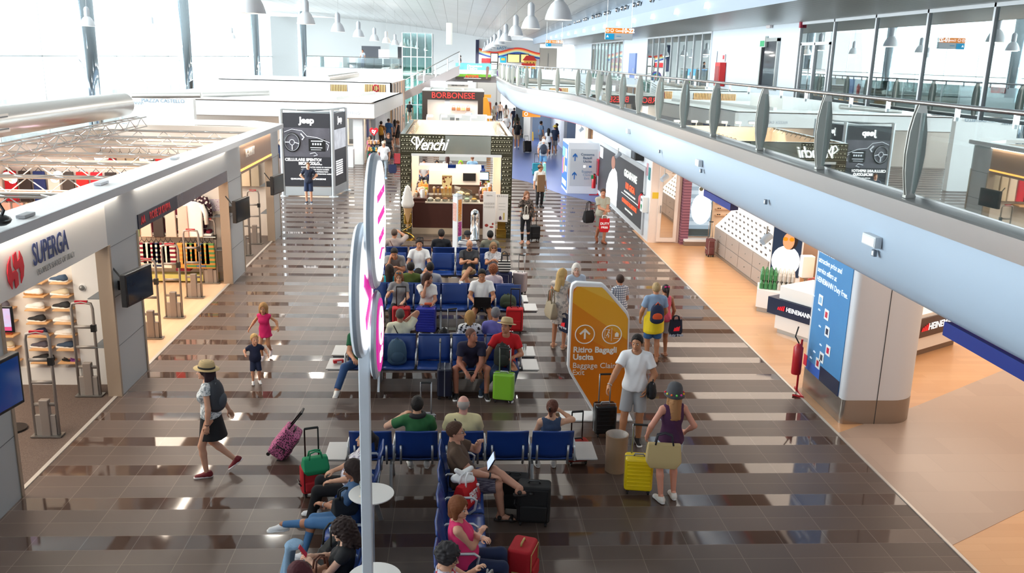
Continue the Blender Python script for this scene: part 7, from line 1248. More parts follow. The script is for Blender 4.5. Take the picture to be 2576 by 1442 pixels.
suitcase('grey-handled dark stroller case left of the short-haired blonde', -.02, 16.3, 20, .34, .5, .24, '2a2a2e', False, .5, 0, 'b8bcc2'); suitcase('dark case with tall black handle behind the man in the white V-neck', -.95, 23.4, 0, .32, .45, .22, '1a1a1c', False, .5, 0, '1a1a1c')
# bags
def backpack(label, x, y, z, rz, w=.3, h=.45, d=.2, col='33363c', col2=None, tilt=0, cat='backpack'):
    t = thing('backpack', label, cat, (x, y, z), rz); T_ = Matrix.Rotation(math.radians(tilt), 4, 'X'); m_ = mat('bag_cloth', col, .8); m2 = mat('bag_cloth', col2 or col, .8)
    link('body', npmesh('body', [S_(union([ell((0, 0, h*.42), (w*.5, d*.5, h*.44)), ell((0, .02, h*.7), (w*.42, d*.42, h*.3)), ell((0, 0, h*.15), (w*.48, d*.52, h*.16))], .06), .012)]), m_, t, M=T_)
    MB().sphere((0, -d*.42, h*.33), (w*.36, d*.22, h*.24), 14, T_).build('front_pocket', m2, t, smooth='all')
    for s_ in (-1, 1): MB().tube([(s_*w*.2, d*.42, h*.9), (s_*w*.28, d*.66, h*.7), (s_*w*.3, d*.62, h*.35), (s_*w*.34, d*.4, h*.1)], .02, 6, M=T_).build('shoulder_strap', m2, t, smooth='all')
    MB().tube([(-.04, 0, h*.93), (0, 0, h+.03), (.04, 0, h*.93)], .01, 6, M=T_).build('grab_loop', m2, t); MB().tube([(-w*.4, -d*.1, h*.5), (-w*.2, -d*.12, h*.93), (w*.2, -d*.12, h*.93), (w*.4, -d*.1, h*.5)], .006, 5, M=T_).build('zip', mat('zip_grey', '6a6e74', .4), t); return t
def tote(label, x, y, z, rz, w=.4, h=.32, d=.14, col='c8b888', hcol=None, pat=None, hl=.22, cat='bag', name='tote_bag', words=None, wcol='ffffff'):
    t = thing(name, label, cat, (x, y, z), rz); m_ = mat('tote_cloth', col, .8, pat=pat); mh = mat('tote_handle', hcol or col, .7)
    MB().add([(-w*.5, -d*.5, h*.3), (w*.5, -d*.5, h*.3), (w*.5, d*.5, h*.3), (-w*.5, d*.5, h*.3), (-w*.36, -d*.4, 0), (w*.36, -d*.4, 0), (w*.36, d*.4, 0), (-w*.36, d*.4, 0), (-w*.46, -d*.2, h), (w*.46, -d*.2, h), (w*.46, d*.2, h), (-w*.46, d*.2, h)], [(4, 7, 6, 5), (4, 5, 1, 0), (5, 6, 2, 1), (6, 7, 3, 2), (7, 4, 0, 3), (0, 1, 9, 8), (1, 2, 10, 9), (2, 3, 11, 10), (3, 0, 8, 11), (8, 9, 10, 11)]).build('body', m_, t, bevel=.02 if not words else .004, seg=3)
    for s_ in (-1, 1): MB().tube([(-w*.25, s_*d*.2, h-.02), (-w*.2, s_*d*.16, h+hl*.8), (0, s_*d*.1, h+hl), (w*.2, s_*d*.16, h+hl*.8), (w*.25, s_*d*.2, h-.02)], .012, 6).build('handle', mh, t, smooth='all')
    if words:
        for k, s_ in enumerate(words): text('bag_words', s_, h*.24, mat('bag_print', wcol, .5), t, (0, -d*.48, h*.62-k*h*.26), (78, 0, 0), bold=.003)
    return t
backpack('blue-grey backpack standing on the blue seat beside the empty one', -1.0, 14.78, .44, 10, .34, .46, .22, '3f5c74', '34506a')
backpack('dark grey backpack on the walking woman in the straw hat', -3.2, 11.38, .98, 82, .3, .44, .2, '3a3d44', '4a4e56')
backpack('dark olive backpack held on the lap of the man in red', .82, 14.42, .55, 5, .28, .4, .18, '2c302c')
backpack('olive green duffel bag on the blue seat beside the laptop user', 1.16, 18.5, .44, 0, .36, .28, .28, '3f4a34', cat='bag')
backpack('black backpack on the man in beige shorts walking away', 3.93, 57.45, 1.02, 0, .32, .46, .18, '17181c'); backpack('navy backpack on the walker in denim shorts', 4.47, 45.3, 1.0, 0, .34, .5, .2, '1c2434'); backpack('black and grey patterned pack on the man beside the navy backpack', 4.6, 46.6, 1.05, 0, .3, .4, .18, '5a5c60', '17181c')
backpack('orange and navy drawstring bag on the back of the fair-haired boy', 3.85, 15.93, .88, 0, .27, .38, .1, '27304e', 'e0562a', cat='drawstring bag')
backpack('mustard backpack on a customer by the toy stand', -4.63, 55.0, .95, -25, .36, .5, .2, 'c88a28'); backpack('black backpack lying behind the stroller, left of the blonde woman', -.2, 16.4, .0, 30, .3, .6, .24, '1c1c20'); backpack('black shoulder bag at the hip of the man in the white T-shirt', 2.98, 12.3, .8, 70, .22, .26, .1, '15151a', cat='bag')
tote('big sand-coloured cloth bag on the shoulder of the woman in the grey hat', 2.72, 10.38, .6, -8, .46, .34, .16, 'c8b07c', '2a2a34', hl=.14); tote('beige leather shoulder bag of the blonde woman behind the orange sign', 1.93, 16.95, .66, -75, .4, .34, .16, 'b0a288', '9a8c74', hl=.26, name='shoulder_bag')
tote('dark navy shopping bag with red mark carried by the blonde woman', 2.2, 16.8, .42, -60, .32, .28, .1, '1a2440', '1a2440', hl=.1, name='shopping_bag', words=['', 'duty free'], wcol='e8e8f0'); tote('dark navy shopping bag with red mark held by the girl with the pink bow', 4.32, 16.3, .5, 8, .26, .34, .1, '1a2032', '1a2032', hl=.08, name='shopping_bag', words=['', '', 'duty free'], wcol='b8bcc8')
for (x, y, z, s_) in ((2.17, 16.74, .6, .1), (4.31, 16.24, .74, .1)):
    pass
tote('red and white duty free carrier bag held by the man in the pale shirt', 4.72, 27.4, .42, 0, .34, .44, .1, 'c8141e', 'f4f4f4', hl=.1, name='carrier_bag', words=['DUTY', 'FREE'])
tote('red and white carrier bag with knotted white handles on the blue seat', .16, 9.72, .44, 60, .36, .3, .22, 'c8141e', 'f4f4f4', hl=.12, name='carrier_bag', words=['DUTY', 'FREE']); link('white_plastic', npmesh('w', [S_(union([cone((-.1, 0, 0), (.1, .05, .12), .05, .03), cone((.1, 0, 0), (-.08, -.04, .13), .045, .03), ell((0, 0, 0), (.13, .09, .05))], .02), .01)]), mat('white_plastic', 'f4f4f2', .4), None, M=Matrix.Translation((.12, 9.76, .76))); o = bpy.data.objects['white_plastic']; tag(o, 'crumpled white plastic bag knotted on top of the red carrier bag', 'plastic bag')
t = thing('water_bottle', 'half-full clear water bottle on the blue seat beside the carrier bag', 'bottle', (.3, 9.72, .445)); MB().lathe([(.033, 0), (.036, .02), (.036, .17), (.015, .23), (.015, .25)], 18).build('body', glass('clear_glass', (.96, .98, .97), .08), t, smooth=True); MB().lathe([(.018, .25), (.018, .27)], 12).build('cap', WHITE(), t)
tote('black handbag on the lap of the woman in jeans', -1.22, 9.15, .62, 30, .3, .24, .14, '1c2026', '1c2026', hl=.1, name='handbag'); tote('large dark grey holdall on the seat between the women on the left', -1.27, 8.45, .45, 70, .46, .28, .24, '3c3c3a', '2a2a28', hl=.18, name='handbag'); tote('brown leather handbag on the lap of the curly-haired woman', -1.3, 7.85, .6, 40, .28, .18, .14, '9a6a50', '6a4030', hl=.12, name='handbag')
tote('green plastic bag on the seat table beside the woman with red sunglasses', -1.78, 10.6, .44, 20, .34, .22, .24, '1a8a5a', '1a8a5a', hl=.08, name='plastic_bag'); tote('white paper bag with a round mark beside the dark-haired woman at the bottom edge', .36, 7.65, .45, 80, .3, .3, .14, 'e4dccc', '8a8a8a', hl=.08, name='paper_bag')
tote('navy cloth bag carried by the man in the white cap', -3.0, 42.1, .28, 0, .4, .42, .16, '1a2244', '1a2244', hl=.3); tote('black and white striped bag beside the woman with dark glasses', 1.2, 21.0, .62, 0, .32, .3, .14, 'f0ece4', '2a2a2a', ('strz', '1a1a1a', 16), name='beach_bag'); tote('purple bag on the floor behind the empty blue seat', .08, 20.6, .0, 0, .42, .26, .2, '7a2a7a', '5a1a5a', hl=.06, name='handbag')
tote('small white handbag hanging before the woman on the phone', 2.2, 27.2, .82, 0, .2, .16, .08, 'f0eee8', 'e0dcd0', hl=.3, name='handbag'); tote('black travel bag hanging from the shoulder of the man in the pale shirt', 4.28, 27.9, .62, 30, .38, .4, .2, '1a1a1e', '1a1a1e', hl=.3, name='travel_bag')
t = thing('plastic_waste_bin', 'round clear plastic-lined waste bin on the floor before the black suitcase', 'bin', (2.33, 11.52, 0)); MB().lathe([(.15, 0), (.155, .3), (.16, .55), (.165, .56), (.155, .56), (.15, .3), (.145, .01)], 36, cap=False).build('frame', mat('liner_tan', 'b89a80', .3, alpha=.75), t, smooth='all'); MB().lathe([(.155, .565), (.13, .54), (.1, .45), (.05, .42), (.001, .41)], 30, cap=False).build('liner', mat('liner_film', 'd8d0c8', .15, alpha=.55, bump=1.), t, smooth='all'); MB().lathe([(.15, 0), (.15, .02)], 30).build('base', mat('liner_base', 'a08468', .5), t)
# orange wayfinding totem
OT = thing('wayfinding_totem', 'large orange cut-cornered sign reading Ritiro Bagagli Uscita, on a white foot plate', 'sign', (2.3, 13.5, 0), 0); XZ = Matrix(((1, 0, 0, 0), (0, 0, -1, 0), (0, 1, 0, 0), (0, 0, 0, 1)))
pt = [(.02, .02), (.57, .02), (.52, 1.7), (.48, 1.8), (.12, 2.2), (.05, 2.26), (-.38, 2.28), (-.44, 2.24), (-.46, 2.15), (-.46, .86), (-.42, .74)]; b_ = [(x+(.0), z) for x, z in pt]
MB().prism(b_, -.13, .0, XZ).build('case', mat('totem_white', 'f0f0f0', .4), OT, bevel=.02); pin = [(.06, .05), (.54, .05), (.49, 1.68), (.45, 1.76), (.1, 2.15), (.04, 2.2), (-.36, 2.21), (-.41, 2.17), (-.42, 2.1), (-.42, .86), (-.38, .76)]
F = MB().prism(pin, 0, .012, XZ).build('orange_face', mat('orange_deep', 'e07a10', .4), OT)
for nm_, c_, pg in (('orange_mid', 'e48a18', [(-.42, 1.5), (.5, 1.0), (.49, 1.68), (.45, 1.76), (.1, 2.15), (-.42, 2.1)]), ('amber_band', 'eca826', [(-.42, 1.95), (.49, 1.33), (.49, 1.68), (.45, 1.76), (.1, 2.15), (.04, 2.2), (-.36, 2.21), (-.42, 2.1)]), ('yellow_corner', 'f0bc44', [(-.3, 2.205), (.28, 1.94), (.1, 2.15), (.04, 2.2)])): MB().prism(pg, .013, {'o': .014, 'a': .016, 'y': .018}[nm_[0]], XZ).build(nm_, mat(nm_, c_, .4), F)
MB().box(-.55, .62, -.25, .15, 0, .03).build('foot_plate', mat('totem_white', 'f0f0f0', .4), OT, bevel=.008); tw = mat('totem_print', 'fbf3e8', .5)
for cx in (-.2, .24): MB().tube([(cx+.155*math.cos(a), -.02, 1.42+.155*math.sin(a)) for a in [k*math.pi/16 for k in range(32)]], .009, 6, closed=True).build('ring', tw, F)
MB().prism([(-.215, 1.34), (-.185, 1.34), (-.185, 1.46), (-.13, 1.41), (-.11, 1.43), (-.2, 1.52), (-.29, 1.43), (-.27, 1.41), (-.215, 1.46)], .014, .02, XZ).build('arrow', tw, F)
b = MB(); b.box(.232, .238, -.02, -.014, 1.31, 1.53)
for (x0_, x1_, z0_, z1_) in ((.12, .21, 1.5, 1.507), (.12, .127, 1.36, 1.5), (.12, .15, 1.36, 1.367), (.29, .35, 1.38, 1.44), (.305, .335, 1.44, 1.455), (.27, .37, 1.35, 1.356)): b.box(x0_, x1_, -.02, -.014, z0_, z1_)
b.build('pictograms', tw, F); MB().sphere((.19, -.018, 1.485), (.012, .003, .012), 8).tube([(.185, -.018, 1.47), (.17, -.018, 1.43), (.19, -.018, 1.4), (.185, -.018, 1.37)], .008, 5).tube([(.17, -.018, 1.43), (.15, -.018, 1.39)], .007, 5).tube([(.18, -.018, 1.46), (.21, -.018, 1.44)], .006, 5).build('running_figure', tw, F)
for s_, z, sz_, bo in (('Ritiro Bagagli', 1.155, .135, .004), ('Uscita', 1.03, .135, .004), ('Baggage Claim', .885, .13, 0), ('Exit', .765, .13, 0)): text('sign_words', s_, sz_, tw, F, (-.38, -.02, z), bold=bo, align='LEFT')
# ================================================================ people
P_ = person; SK = dict(a='c98f6f', b='b87a58', c='dba98a', d='a86a48', e='e0b094')
sit = dict(pose='sit', pz=.49)
# nearest row, turned away
P_('seated man in a green T-shirt with a black neck pillow, seen from behind', (-.49, 11.2), 0, h=1.72, top=('tee', '2f6a3c'), bot=('pants', '5a6a80'), hair=('short', '1c1614'), skin=SK['c'], lod=0, lh=(-.22, .02, .98), lep=(-1, .2, -.6), hunch=4, **sit, extra=[lambda r, H, J: MB().tube([J['neck']+Vector((.09*math.cos(a), -.0+.085*math.sin(a), .035)) for a in [math.pi*k/7+3.6 for k in range(11)]], .035, 10).build('neck_pillow', mat('pillow_dark', '26262a', .8), r, smooth='all')])
P_('seated bald man in a pale yellow polo with a black strap, from behind', (.13, 11.2), 0, h=1.78, fat=1.18, top=('tee', 'e6d9a6'), bot=('shorts', '8a8270'), hair=('ring', 'b0a8a0'), skin='d8a090', lod=0, **sit, extra=[strap(-1, '15151a')])
P_('seated woman in a blue tank top with clipped brown hair, seen from behind', (1.33, 11.2), 0, h=1.64, fem=True, top=('tank', '3a4a66'), bot=('shorts', 'e0a8a8'), hair=('bun', '5a3020'), skin=SK['c'], lod=0, rh=(.14, .16, 1.06), rep=(1, .2, -.6), look=(-20, 6), **sit, extra=[lambda r, H, J: MB().tube([(0, -.165, .0), (.0, -.175, .06)], .012, 8).build('hair_clip', mat('black_plastic', '17181b', .35), r, M=H)])
# the two friends, the person behind the sign, and those behind
P_('bald man in a dark T-shirt and denim shorts leaning forward and turning to his friend', (.3, 14.72), 180, h=1.78, top=('tee', '20203a'), bot=('shorts', '3f5a78'), shoes=('sneaker', '1c1c20', 'e8e8e8'), hair=('buzz', '6a4a40'), skin='b87860', lod=0, **{**sit, 'lean': 28}, hunch=12, look=(50, -12), rh=(.1, .5, .5), lh=(-.06, .52, .47), rf=(.26, .42, .085), lf=(-.26, .42, .085), rkp=(.5, 1, .2), lkp=(-.5, 1, .2), extra=[lambda r, H, J: B(-.05, .05, .5, .56, .42, .5).build('phone', mat('black_plastic', '17181b', .35), r, bevel=.01)])
P_('smiling man in a red T-shirt with a white heart and a small straw hat', (.9, 14.74), 180, h=1.78, top=('tee', 'c8141e'), bot=('pants', '2a3c5c'), shoes=('sneaker', '2c4258', 'f0f0f0'), hair=('short', '2a1d16'), skin='b87a5a', lod=0, **{**sit, 'lean': 6}, look=(-30, -8), rh=(.45, .34, .46), lh=(-.14, .32, .7), rep=(1, .0, .3), lf=(-.05, .5, .085), rf=(.42, .3, .1), extra=[hat('straw', 'd0b488', 'a88a60'), bracelet(0, 'e8e8e8', .009), lambda r, H, J: (MB().tube([J['up'](0, .135, .22), J['up'](-.07, .13, .31), J['up'](-.045, .12, .38), J['up'](0, .128, .34), J['up'](.045, .12, .38), J['up'](.07, .13, .31)], .011, 6, closed=True).build('heart_print', mat('heart_white', 'f4f4f4', .7), r, smooth='all'), MB().tube([J['up'](-.08, .03, .5), J['up'](-.02, .12, .36), J['up'](0, .14, .3), J['up'](.02, .12, .36), J['up'](.08, .03, .5)], .006, 5).build('neck_cord', mat('black_plastic', '17181b', .35), r))])
P_('person in a green shirt and jeans with white trainers, mostly hidden behind the sign post', (-1.62, 14.74), 180, h=1.72, top=('tee', '14603e'), bot=('pants', '2f5080'), shoes=('sneaker', 'ecebe8', 'd8d4d0'), hair=('short', '1c1614'), lod=0, lf=(-.05, .48, .085), rf=(.35, .62, .2), rkp=(.2, .6, 1), rtoe=0, lh=(-.28, .28, .62), rh=(.1, .3, .66), **sit)
P_('grey-haired man in a white polo with a dark strap, hand behind his neck, turned away', (-.98, 15.45), 0, h=1.76, fat=1.1, top=('tee', 'ece8cc'), bot=('pants', '5a5a5a'), hair=('buzz', '5a544e'), skin='c0876a', lod=0, rh=(.1, -.04, 1.04), rep=(1, .2, -.2), **sit, extra=[strap(-1, '2a1c20')])
P_('woman with short blonde hair in a black and white blouse, turned away', (.28, 15.5), 0, h=1.66, fem=True, top=('tee', 'f0f0f0', ('noise', '202024', 18)), bot=('pants', '2a2a2a'), hair=('bob', 'b08850'), skin=SK['c'], lod=0, **sit)
P_('grey-haired man in a lilac shirt, turned away behind the man in red', (.75, 15.6), 0, h=1.74, top=('tee', '7a78c8'), bot=('pants', '3a3a4a'), hair=('short', '77767a'), lod=0, **sit)
# laptop row
P_('woman in a grey top and black trousers with blue sunglasses on her head, looking down', (-1.2, 18.42), 180, h=1.64, fem=True, top=('tee', '86868a'), bot=('pants', '1c1c20'), hair=('long', '8a5a38'), skin=SK['c'], look=(0, 12), lod=0, rh=(.17, .26, .9), lh=(-.12, .3, .68), rep=(.5, -.2, -1), **sit, extra=[specs('1a1a1a', True, '2a90c0')])
P_('long-haired woman in a loose white top and jeans, leaning forward in profile', (-.6, 18.42), 180, h=1.68, fem=True, top=('tee', 'f4f2ee'), bot=('pants', '33507a'), hair=('long', '3a2018'), skin='c88f72', look=(62, 6), lod=0, lh=(-.1, .42, .6), rh=(.02, .26, 1.04), rep=(.4, 0, -1), **{**sit, 'lean': 14}, extra=[lambda r, H, J: B(-.12, .04, .38, .46, .6, .66).build('orange_purse', mat('purse_orange', 'c0502c', .5), r, bevel=.015)])
P_('dark-haired man in a white T-shirt typing on a black laptop on his knees', (.58, 18.4), 180, h=1.8, top=('tee', 'f6f6f6'), bot=('shorts', '2a2c30'), shoes=('sneaker', '2a2a2a', 'e8e8e8'), hair=('short', '120e0c'), skin='b87c58', look=(0, 14), lod=0, rh=(.17, .32, .66), lh=(-.17, .32, .66), rf=(.24, .5, .085), lf=(-.24, .5, .085), **sit)
t = thing('laptop', 'open black laptop seen from behind on the knees of the man in white', 'laptop', (.58, 18.0, .6), 180); B(-.18, .18, -.12, .12, 0, .02).build('base', bk, t, bevel=.005); MB().box(-.18, .18, -.005, .008, 0, .25, Matrix.Translation((0, .13, .01)) @ Matrix.Rotation(-.3, 4, 'X')).build('lid', bk, t, bevel=.005)
for (x, l, c, hr, f_, hh) in ((-1.45, 'woman in a turquoise top, turned away behind the woman in grey', '20a8b8', ('long', '2a1a14'), True, 1.62), (-.98, 'man in an olive T-shirt, turned away', '5a6a2a', ('short', '1a1512'), False, 1.74), (-.55, 'man in a light grey polo, turned away behind the long-haired woman', 'b0b0b4', ('short', '1c1614'), False, 1.74), (.85, 'woman with bushy auburn hair and a checked shirt, turned away', 'd8a8b0', ('afro', '8a4a28'), True, 1.66)):
    P_(l, (x, 19.2), 0, h=hh, fem=f_, top=('tee' if not f_ or x > 0 else 'tank', c, ('plaid', 'f0e8e8', 40, .4) if x > 0 else None), bot=('pants', '3a3c44'), hair=hr, lod=1, **sit)
# row before the kiosk
P_('man in a grey T-shirt bent over his phone, dark shorts', (-1.48, 21.55), 180, h=1.8, top=('tee', '8e8e90'), bot=('shorts', '26304a'), hair=('short', '1a1512'), shoes=('sneaker', '3a3a3a'), look=(0, 32), lod=1, **{**sit, 'lean': 30}, hunch=18, rh=(.1, .38, .86), lh=(-.06, .42, .66), rf=(.25, .45, .085), lf=(-.25, .45, .085))
P_('man in a white V-neck T-shirt with sunglasses hung on it, black jacket on his lap', (-.9, 21.55), 180, h=1.8, top=('tee', 'eceef0'), bot=('shorts', '5a7ea8'), hair=('short', '241812'), shoes=('sneaker', '3a3a3a'), look=(8, 8), lod=1, **sit, rh=(.2, .3, .62), lh=(-.2, .3, .62), extra=[lambda r, H, J: MB().sphere((0, .36, .5), (.12, .12, .16), 12).build('jacket', mat('jacket_black', '1a1a1c', .9), r, smooth='all')])
P_('bald bearded man with glasses in a charcoal T-shirt, legs crossed, beige shorts', (.35, 21.55), 180, 'sitx', h=1.78, pz=.49, top=('tee', '34363c'), bot=('shorts', 'b8a07c'), hair=None, skin='c08a6a', look=(5, 12), lod=1, shoes=('sneaker', 'c8c8cc'), rh=(.06, .3, .82), lh=(-.04, .34, .8), extra=[specs('1a1a1a', False, None), lambda r, H, J: MB().sphere((0, .062, -.075), (.052, .05, .045), 12).build('beard', mat('hair', '3a2418', .45), r, smooth='all', M=H)])
P_('woman with long fair hair and dark glasses holding a phone with both hands', (.95, 21.55), 180, h=1.66, fem=True, top=('tee', 'c8c8ca', ('noise', 'a0a0a8', 40)), bot=('pants', '1c2440'), hair=('long', '8a6a48'), look=(4, 8), lod=1, **sit, rh=(.04, .3, .9), lh=(-.06, .3, .88), extra=[specs('201818')])
P_('man with shaved head and beige shirt, a bag strap across his back, taking a photo', (-1.6, 23.0), 0, h=1.78, top=('roll', 'b8a8a0'), bot=('pants', '4a4a4a'), hair=('buzz', '5a4a40'), lod=1, rh=(.1, .3, 1.12), lh=(-.35, .1, .7), look=(-10, 0), **sit, extra=[strap(-1, '5a3028')])
P_('man in a black T-shirt, turned away towards the kiosk', (-.37, 23.0), 0, h=1.78, top=('tee', '1a1c22'), bot=('pants', '3a3a3a'), hair=('short', '241c18'), lod=1, **sit)
P_('man in a white striped shirt and dark cap, turned away beside the sign column', (.32, 23.0), 0, h=1.74, top=('tee', 'e6e6e6', ('strz', '2a2a3a', 9, .15)), bot=('pants', '3a3a3a'), hair=('ring', '8a8078'), lod=1, **sit, extra=[hat('cap', '1c1c20', 'd0d0d0')])
P_('man with black hair in an olive T-shirt, turned away, rightmost of the kiosk row', (.92, 23.0), 0, h=1.74, top=('tee', '7a7a6a'), bot=('pants', '3a3a3a'), hair=('short', '0e0c0c'), lod=1, **sit)
# lengthwise rows
P_('man with glasses in a brown T-shirt, chin on his hand, tablet on his crossed legs', (.12, 10.22), -90, 'sitx', h=1.8, pz=.49, fat=1.15, top=('tee', '5a4638'), bot=('shorts', '7a7684', ('plaid', '4a4658', 45, .35)), shoes=('sandal', '1c1a1a', '2a2422'), hair=('short', '4a3020'), skin='d09a80', look=(-6, 0), lod=0, sl=.95, lh=(-.04, .2, .98), rh=(.22, .34, .66), lep=(-.6, .6, -.8), rf=(.1, .5, .085), lf=(.26, .72, .52), extra=[specs('1c1c1c', False, None), bracelet(0, '3a3a3c', .012), lambda r, H, J: (MB().box(-.12, .12, -.008, .008, -.09, .09, Matrix.Translation((.02, .36, .78)) @ Matrix.Rotation(-.5, 4, 'X')).build('tablet', mat('black_plastic', '17181b', .35), r, bevel=.004), MB().box(-.11, .11, -.012, -.0085, -.08, .08, Matrix.Translation((.02, .36, .78)) @ Matrix.Rotation(-.5, 4, 'X')).build('tablet_screen', mat('tablet_glow', 'b8c8e8', .3, 0, .9), r))])
P_('woman with short reddish-brown hair in a pink sleeveless top, arms crossed', (.12, 8.42), -90, h=1.66, fem=True, fat=1.12, top=('tank', 'e0346c'), bot=('pants', '1a2748'), shoes=('sneaker', '2a2a30'), hair=('bob', '7a4420'), skin='dba488', look=(-30, 8), lod=0, lh=(.13, .22, .86), rh=(-.12, .2, .8), rep=(.7, .1, -1), lep=(-.7, .1, -1), **sit, extra=[bracelet(1, 'd0d0d4')])
P_('woman with short black curly hair and glasses leaning on her hand, at the bottom edge', (.0, 7.5), -90, h=1.64, fem=True, fat=1.1, top=('cap', 'd8d0d8', ('noise', 'b82a3a', 14)), bot=('pants', '26283a'), hair=('afro', '2a2628'), skin=SK['c'], look=(-15, 14), lod=0, lh=(-.08, .26, .98), lep=(-.4, .6, -1), rh=(.1, .3, .64), **sit, extra=[specs('3a2a2a', False, None)])
P_('woman in a white flowered top and black trousers, sunglasses on her hair', (-1.25, 10.15), 90, h=1.68, fem=True, fat=1.12, top=('tee', 'e8e4ea', ('noise', '9a90a8', 22)), bot=('pants', '141418'), shoes=('sneaker', 'f0f0f0'), hair=('pony', '1c1416'), skin='d8a484', look=(0, -6), lod=0, rh=(.1, .26, .66), lh=(-.2, .24, .66), rf=(.12, .5, .085), lf=(-.12, .52, .085), **{**sit, 'lean': -18}, extra=[specs('a02038', True, '8a2a3a')])
P_('person in tight jeans and white trainers, legs crossed, behind the round table', (-1.2, 9.3), 90, 'sitx', h=1.68, pz=.49, fem=True, top=('tee', '4a6a90'), bot=('slim', '4a78a8'), shoes=('sneaker', 'f4f4f4', 'ffffff'), hair=('long', '2a1a16'), skin='b87c5c', lod=0, lh=(-.02, .3, .72), rh=(.14, .2, .66), rf=(-.05, .52, .085), lf=(.12, .82, .36), look=(0, 15), extra=[bracelet(0), bracelet(1)])
P_('woman with curly dark hair in a black top looking at a red phone', (-1.13, 7.98), 90, h=1.64, fem=True, top=('cap', '17171a'), bot=('pants', 'e0d8d0', ('noise', 'a04848', 12)), shoes=('sneaker', 'f0f0f0'), hair=('curly', '2a1814'), skin='e0b094', look=(0, 14), lod=0, rh=(.06, .3, .84), lh=(-.04, .3, .84), rf=(.12, .62, .15), lf=(-.14, .58, .085), **sit, extra=[lambda r, H, J: MB().box(-.035, .035, -.006, .006, -.06, .07, Matrix.Translation((.01, .36, .87)) @ Matrix.Rotation(-.6, 4, 'X')).build('red_phone', mat('phone_red', 'd01c3c', .3), r, bevel=.006)])
P_('woman with dark red hair and flowered trousers at the bottom edge', (-1.25, 7.25), 90, h=1.62, fem=True, top=('tee', '1a1a1e'), bot=('pants', 'dcdcd8', ('noise', '5a7a5a', 11)), shoes=('sneaker', 'f4f4f4'), hair=('bob', '4a141c'), skin=SK['e'], look=(0, 30), lod=0, **{**sit, 'lean': 10}, rf=(.1, .62, .085), lf=(-.1, .6, .085))
t = thing('denim_jacket', 'light blue denim jacket draped over crossed knees in the left seat row', 'jacket', (-1.72, 8.45, .36)); link('cloth', npmesh('c', [S_(union([cone((.0, 0, .3), (-.1, 0, -.2), .03, .05), cone((.04, .08, .3), (-.05, .1, -.12), .03, .05), cone((0, -.07, .3), (-.03, -.1, -.06), .03, .04), ell((.05, .02, .3), (.1, .11, .03))], .03), .012)]), mat('denim_pale', '8fb0cc', .9, bump=.4), t)
# walkers and standing travellers
P_('walking woman in a straw hat and black skirt pulling a pink cabin case', (-3.3, 11.42), 96, 'walk', h=1.66, fem=True, top=('cap', 'e8eaea', ('noise', '9aa4a8', 30)), bot=('skirt', '17171b'), shoes=('sneaker', '7a1a26', 'f0e8e8'), hair=('long', '2a1620'), skin='d8a488', lod=0, skl=-.33, skr=.2, lf=(-.07, .1, .085), rf=(.08, -.28, .2), rtoe=40, rh=(.24, -.28, .8), lh=(-.24, .02, .86), hem=-.0, lean=3, extra=[hat('straw', 'd8bc88'), bracelet(1, '3a2a2a')])
P_('running little girl in a bright pink dress, arms spread', (-3.6, 16.3), 170, 'walk', h=1.08, fem=True, child=True, top=('dress', 'e0246c'), shoes=('sneaker', 'f0e0e0'), hair=('bob', 'b88a54'), skin='d0956e', lod=0, look=(10, 6), rh=(.42, .15, 1.0), lh=(-.46, .1, 1.05), rf=(.05, .15, .12), lf=(-.08, -.22, .2), ltoe=30, skl=-.2, skr=.21)
P_('laughing blond toddler in a navy shirt and shorts, one arm out', (-3.5, 14.98), 195, 'walk', h=.86, child=True, fat=1.12, top=('tee', '18203e'), bot=('shorts', '1c2644'), shoes=('sneaker', 'f4f4f4', 'ffffff'), hair=('short', 'd8b070'), skin='dca080', lod=0, look=(15, -2), sl=1.0, rh=(.34, .12, 1.15), lh=(-.44, .1, 1.08), rf=(.11, .08, .1), lf=(-.11, .0, .085), rtoe=0)
P_('boy in navy polo and shorts, hands on hips, before the car advert', (-5.72, 34.65), 180, h=1.6, top=('tee', '1a2034'), bot=('shorts', '1c2a48'), shoes=('sneaker', '2a3a50'), hair=('short', '6a4a30'), skin='d8a080', lod=1, sl=.95, rh=(.16, .0, 1.03), lh=(-.16, .0, 1.03), rep=(1, -.4, 0), lep=(-1, -.4, 0))
P_('woman with brown hair on the phone in a patterned jacket and black trousers', (2.22, 27.5), 165, h=1.68, fem=True, top=('long', '6a5c54', ('noise', '1c1a1a', 24)), bot=('slim', '17171b'), shoes=('sandal', 'c09078', 'c09078'), hair=('long', '8a5a3c'), skin='d8a488', lod=1, look=(25, 4), rh=(.1, .12, 1.48), lh=(-.28, .05, .82), rep=(.4, .3, -1), extra=[strap(-1, 'e8e4dc', .008)])
P_('kiosk worker in a beret, white shirt and brown apron seen from the side', (3.3, 34.6), 200, h=1.7, top=('roll', 'e8e6e2'), bot=('pants', '17171b'), shoes=('sneaker', '17171b', '17171b'), hair=('short', '2a1d16'), lod=1, look=(60, 0), extra=[hat('cap', '8a7058', '8a7058'), lambda r, H, J: MB().box(-.17, .17, .1, .15, .62, 1.3).build('apron', mat('apron_brown', '8a6a4c', .8), r, bevel=.03)])
P_('walking man in a pale shirt and shorts carrying a red duty free bag, head bent', (4.68, 27.8), 190, 'walk', h=1.78, fat=1.12, top=('tee', 'b0b0a0'), bot=('shorts', '8a8a80'), shoes=('sneaker', '8a4a2a', '6a3a24'), hair=('short', '4a3024'), skin='c88a6a', lod=1, look=(-12, 10), sl=.9, rh=(-.04, .3, 1.08), lh=(-.02, .32, 1.02), rf=(.06, -.2, .15), lf=(-.06, .14, .09), rc=.9, lc=.9)
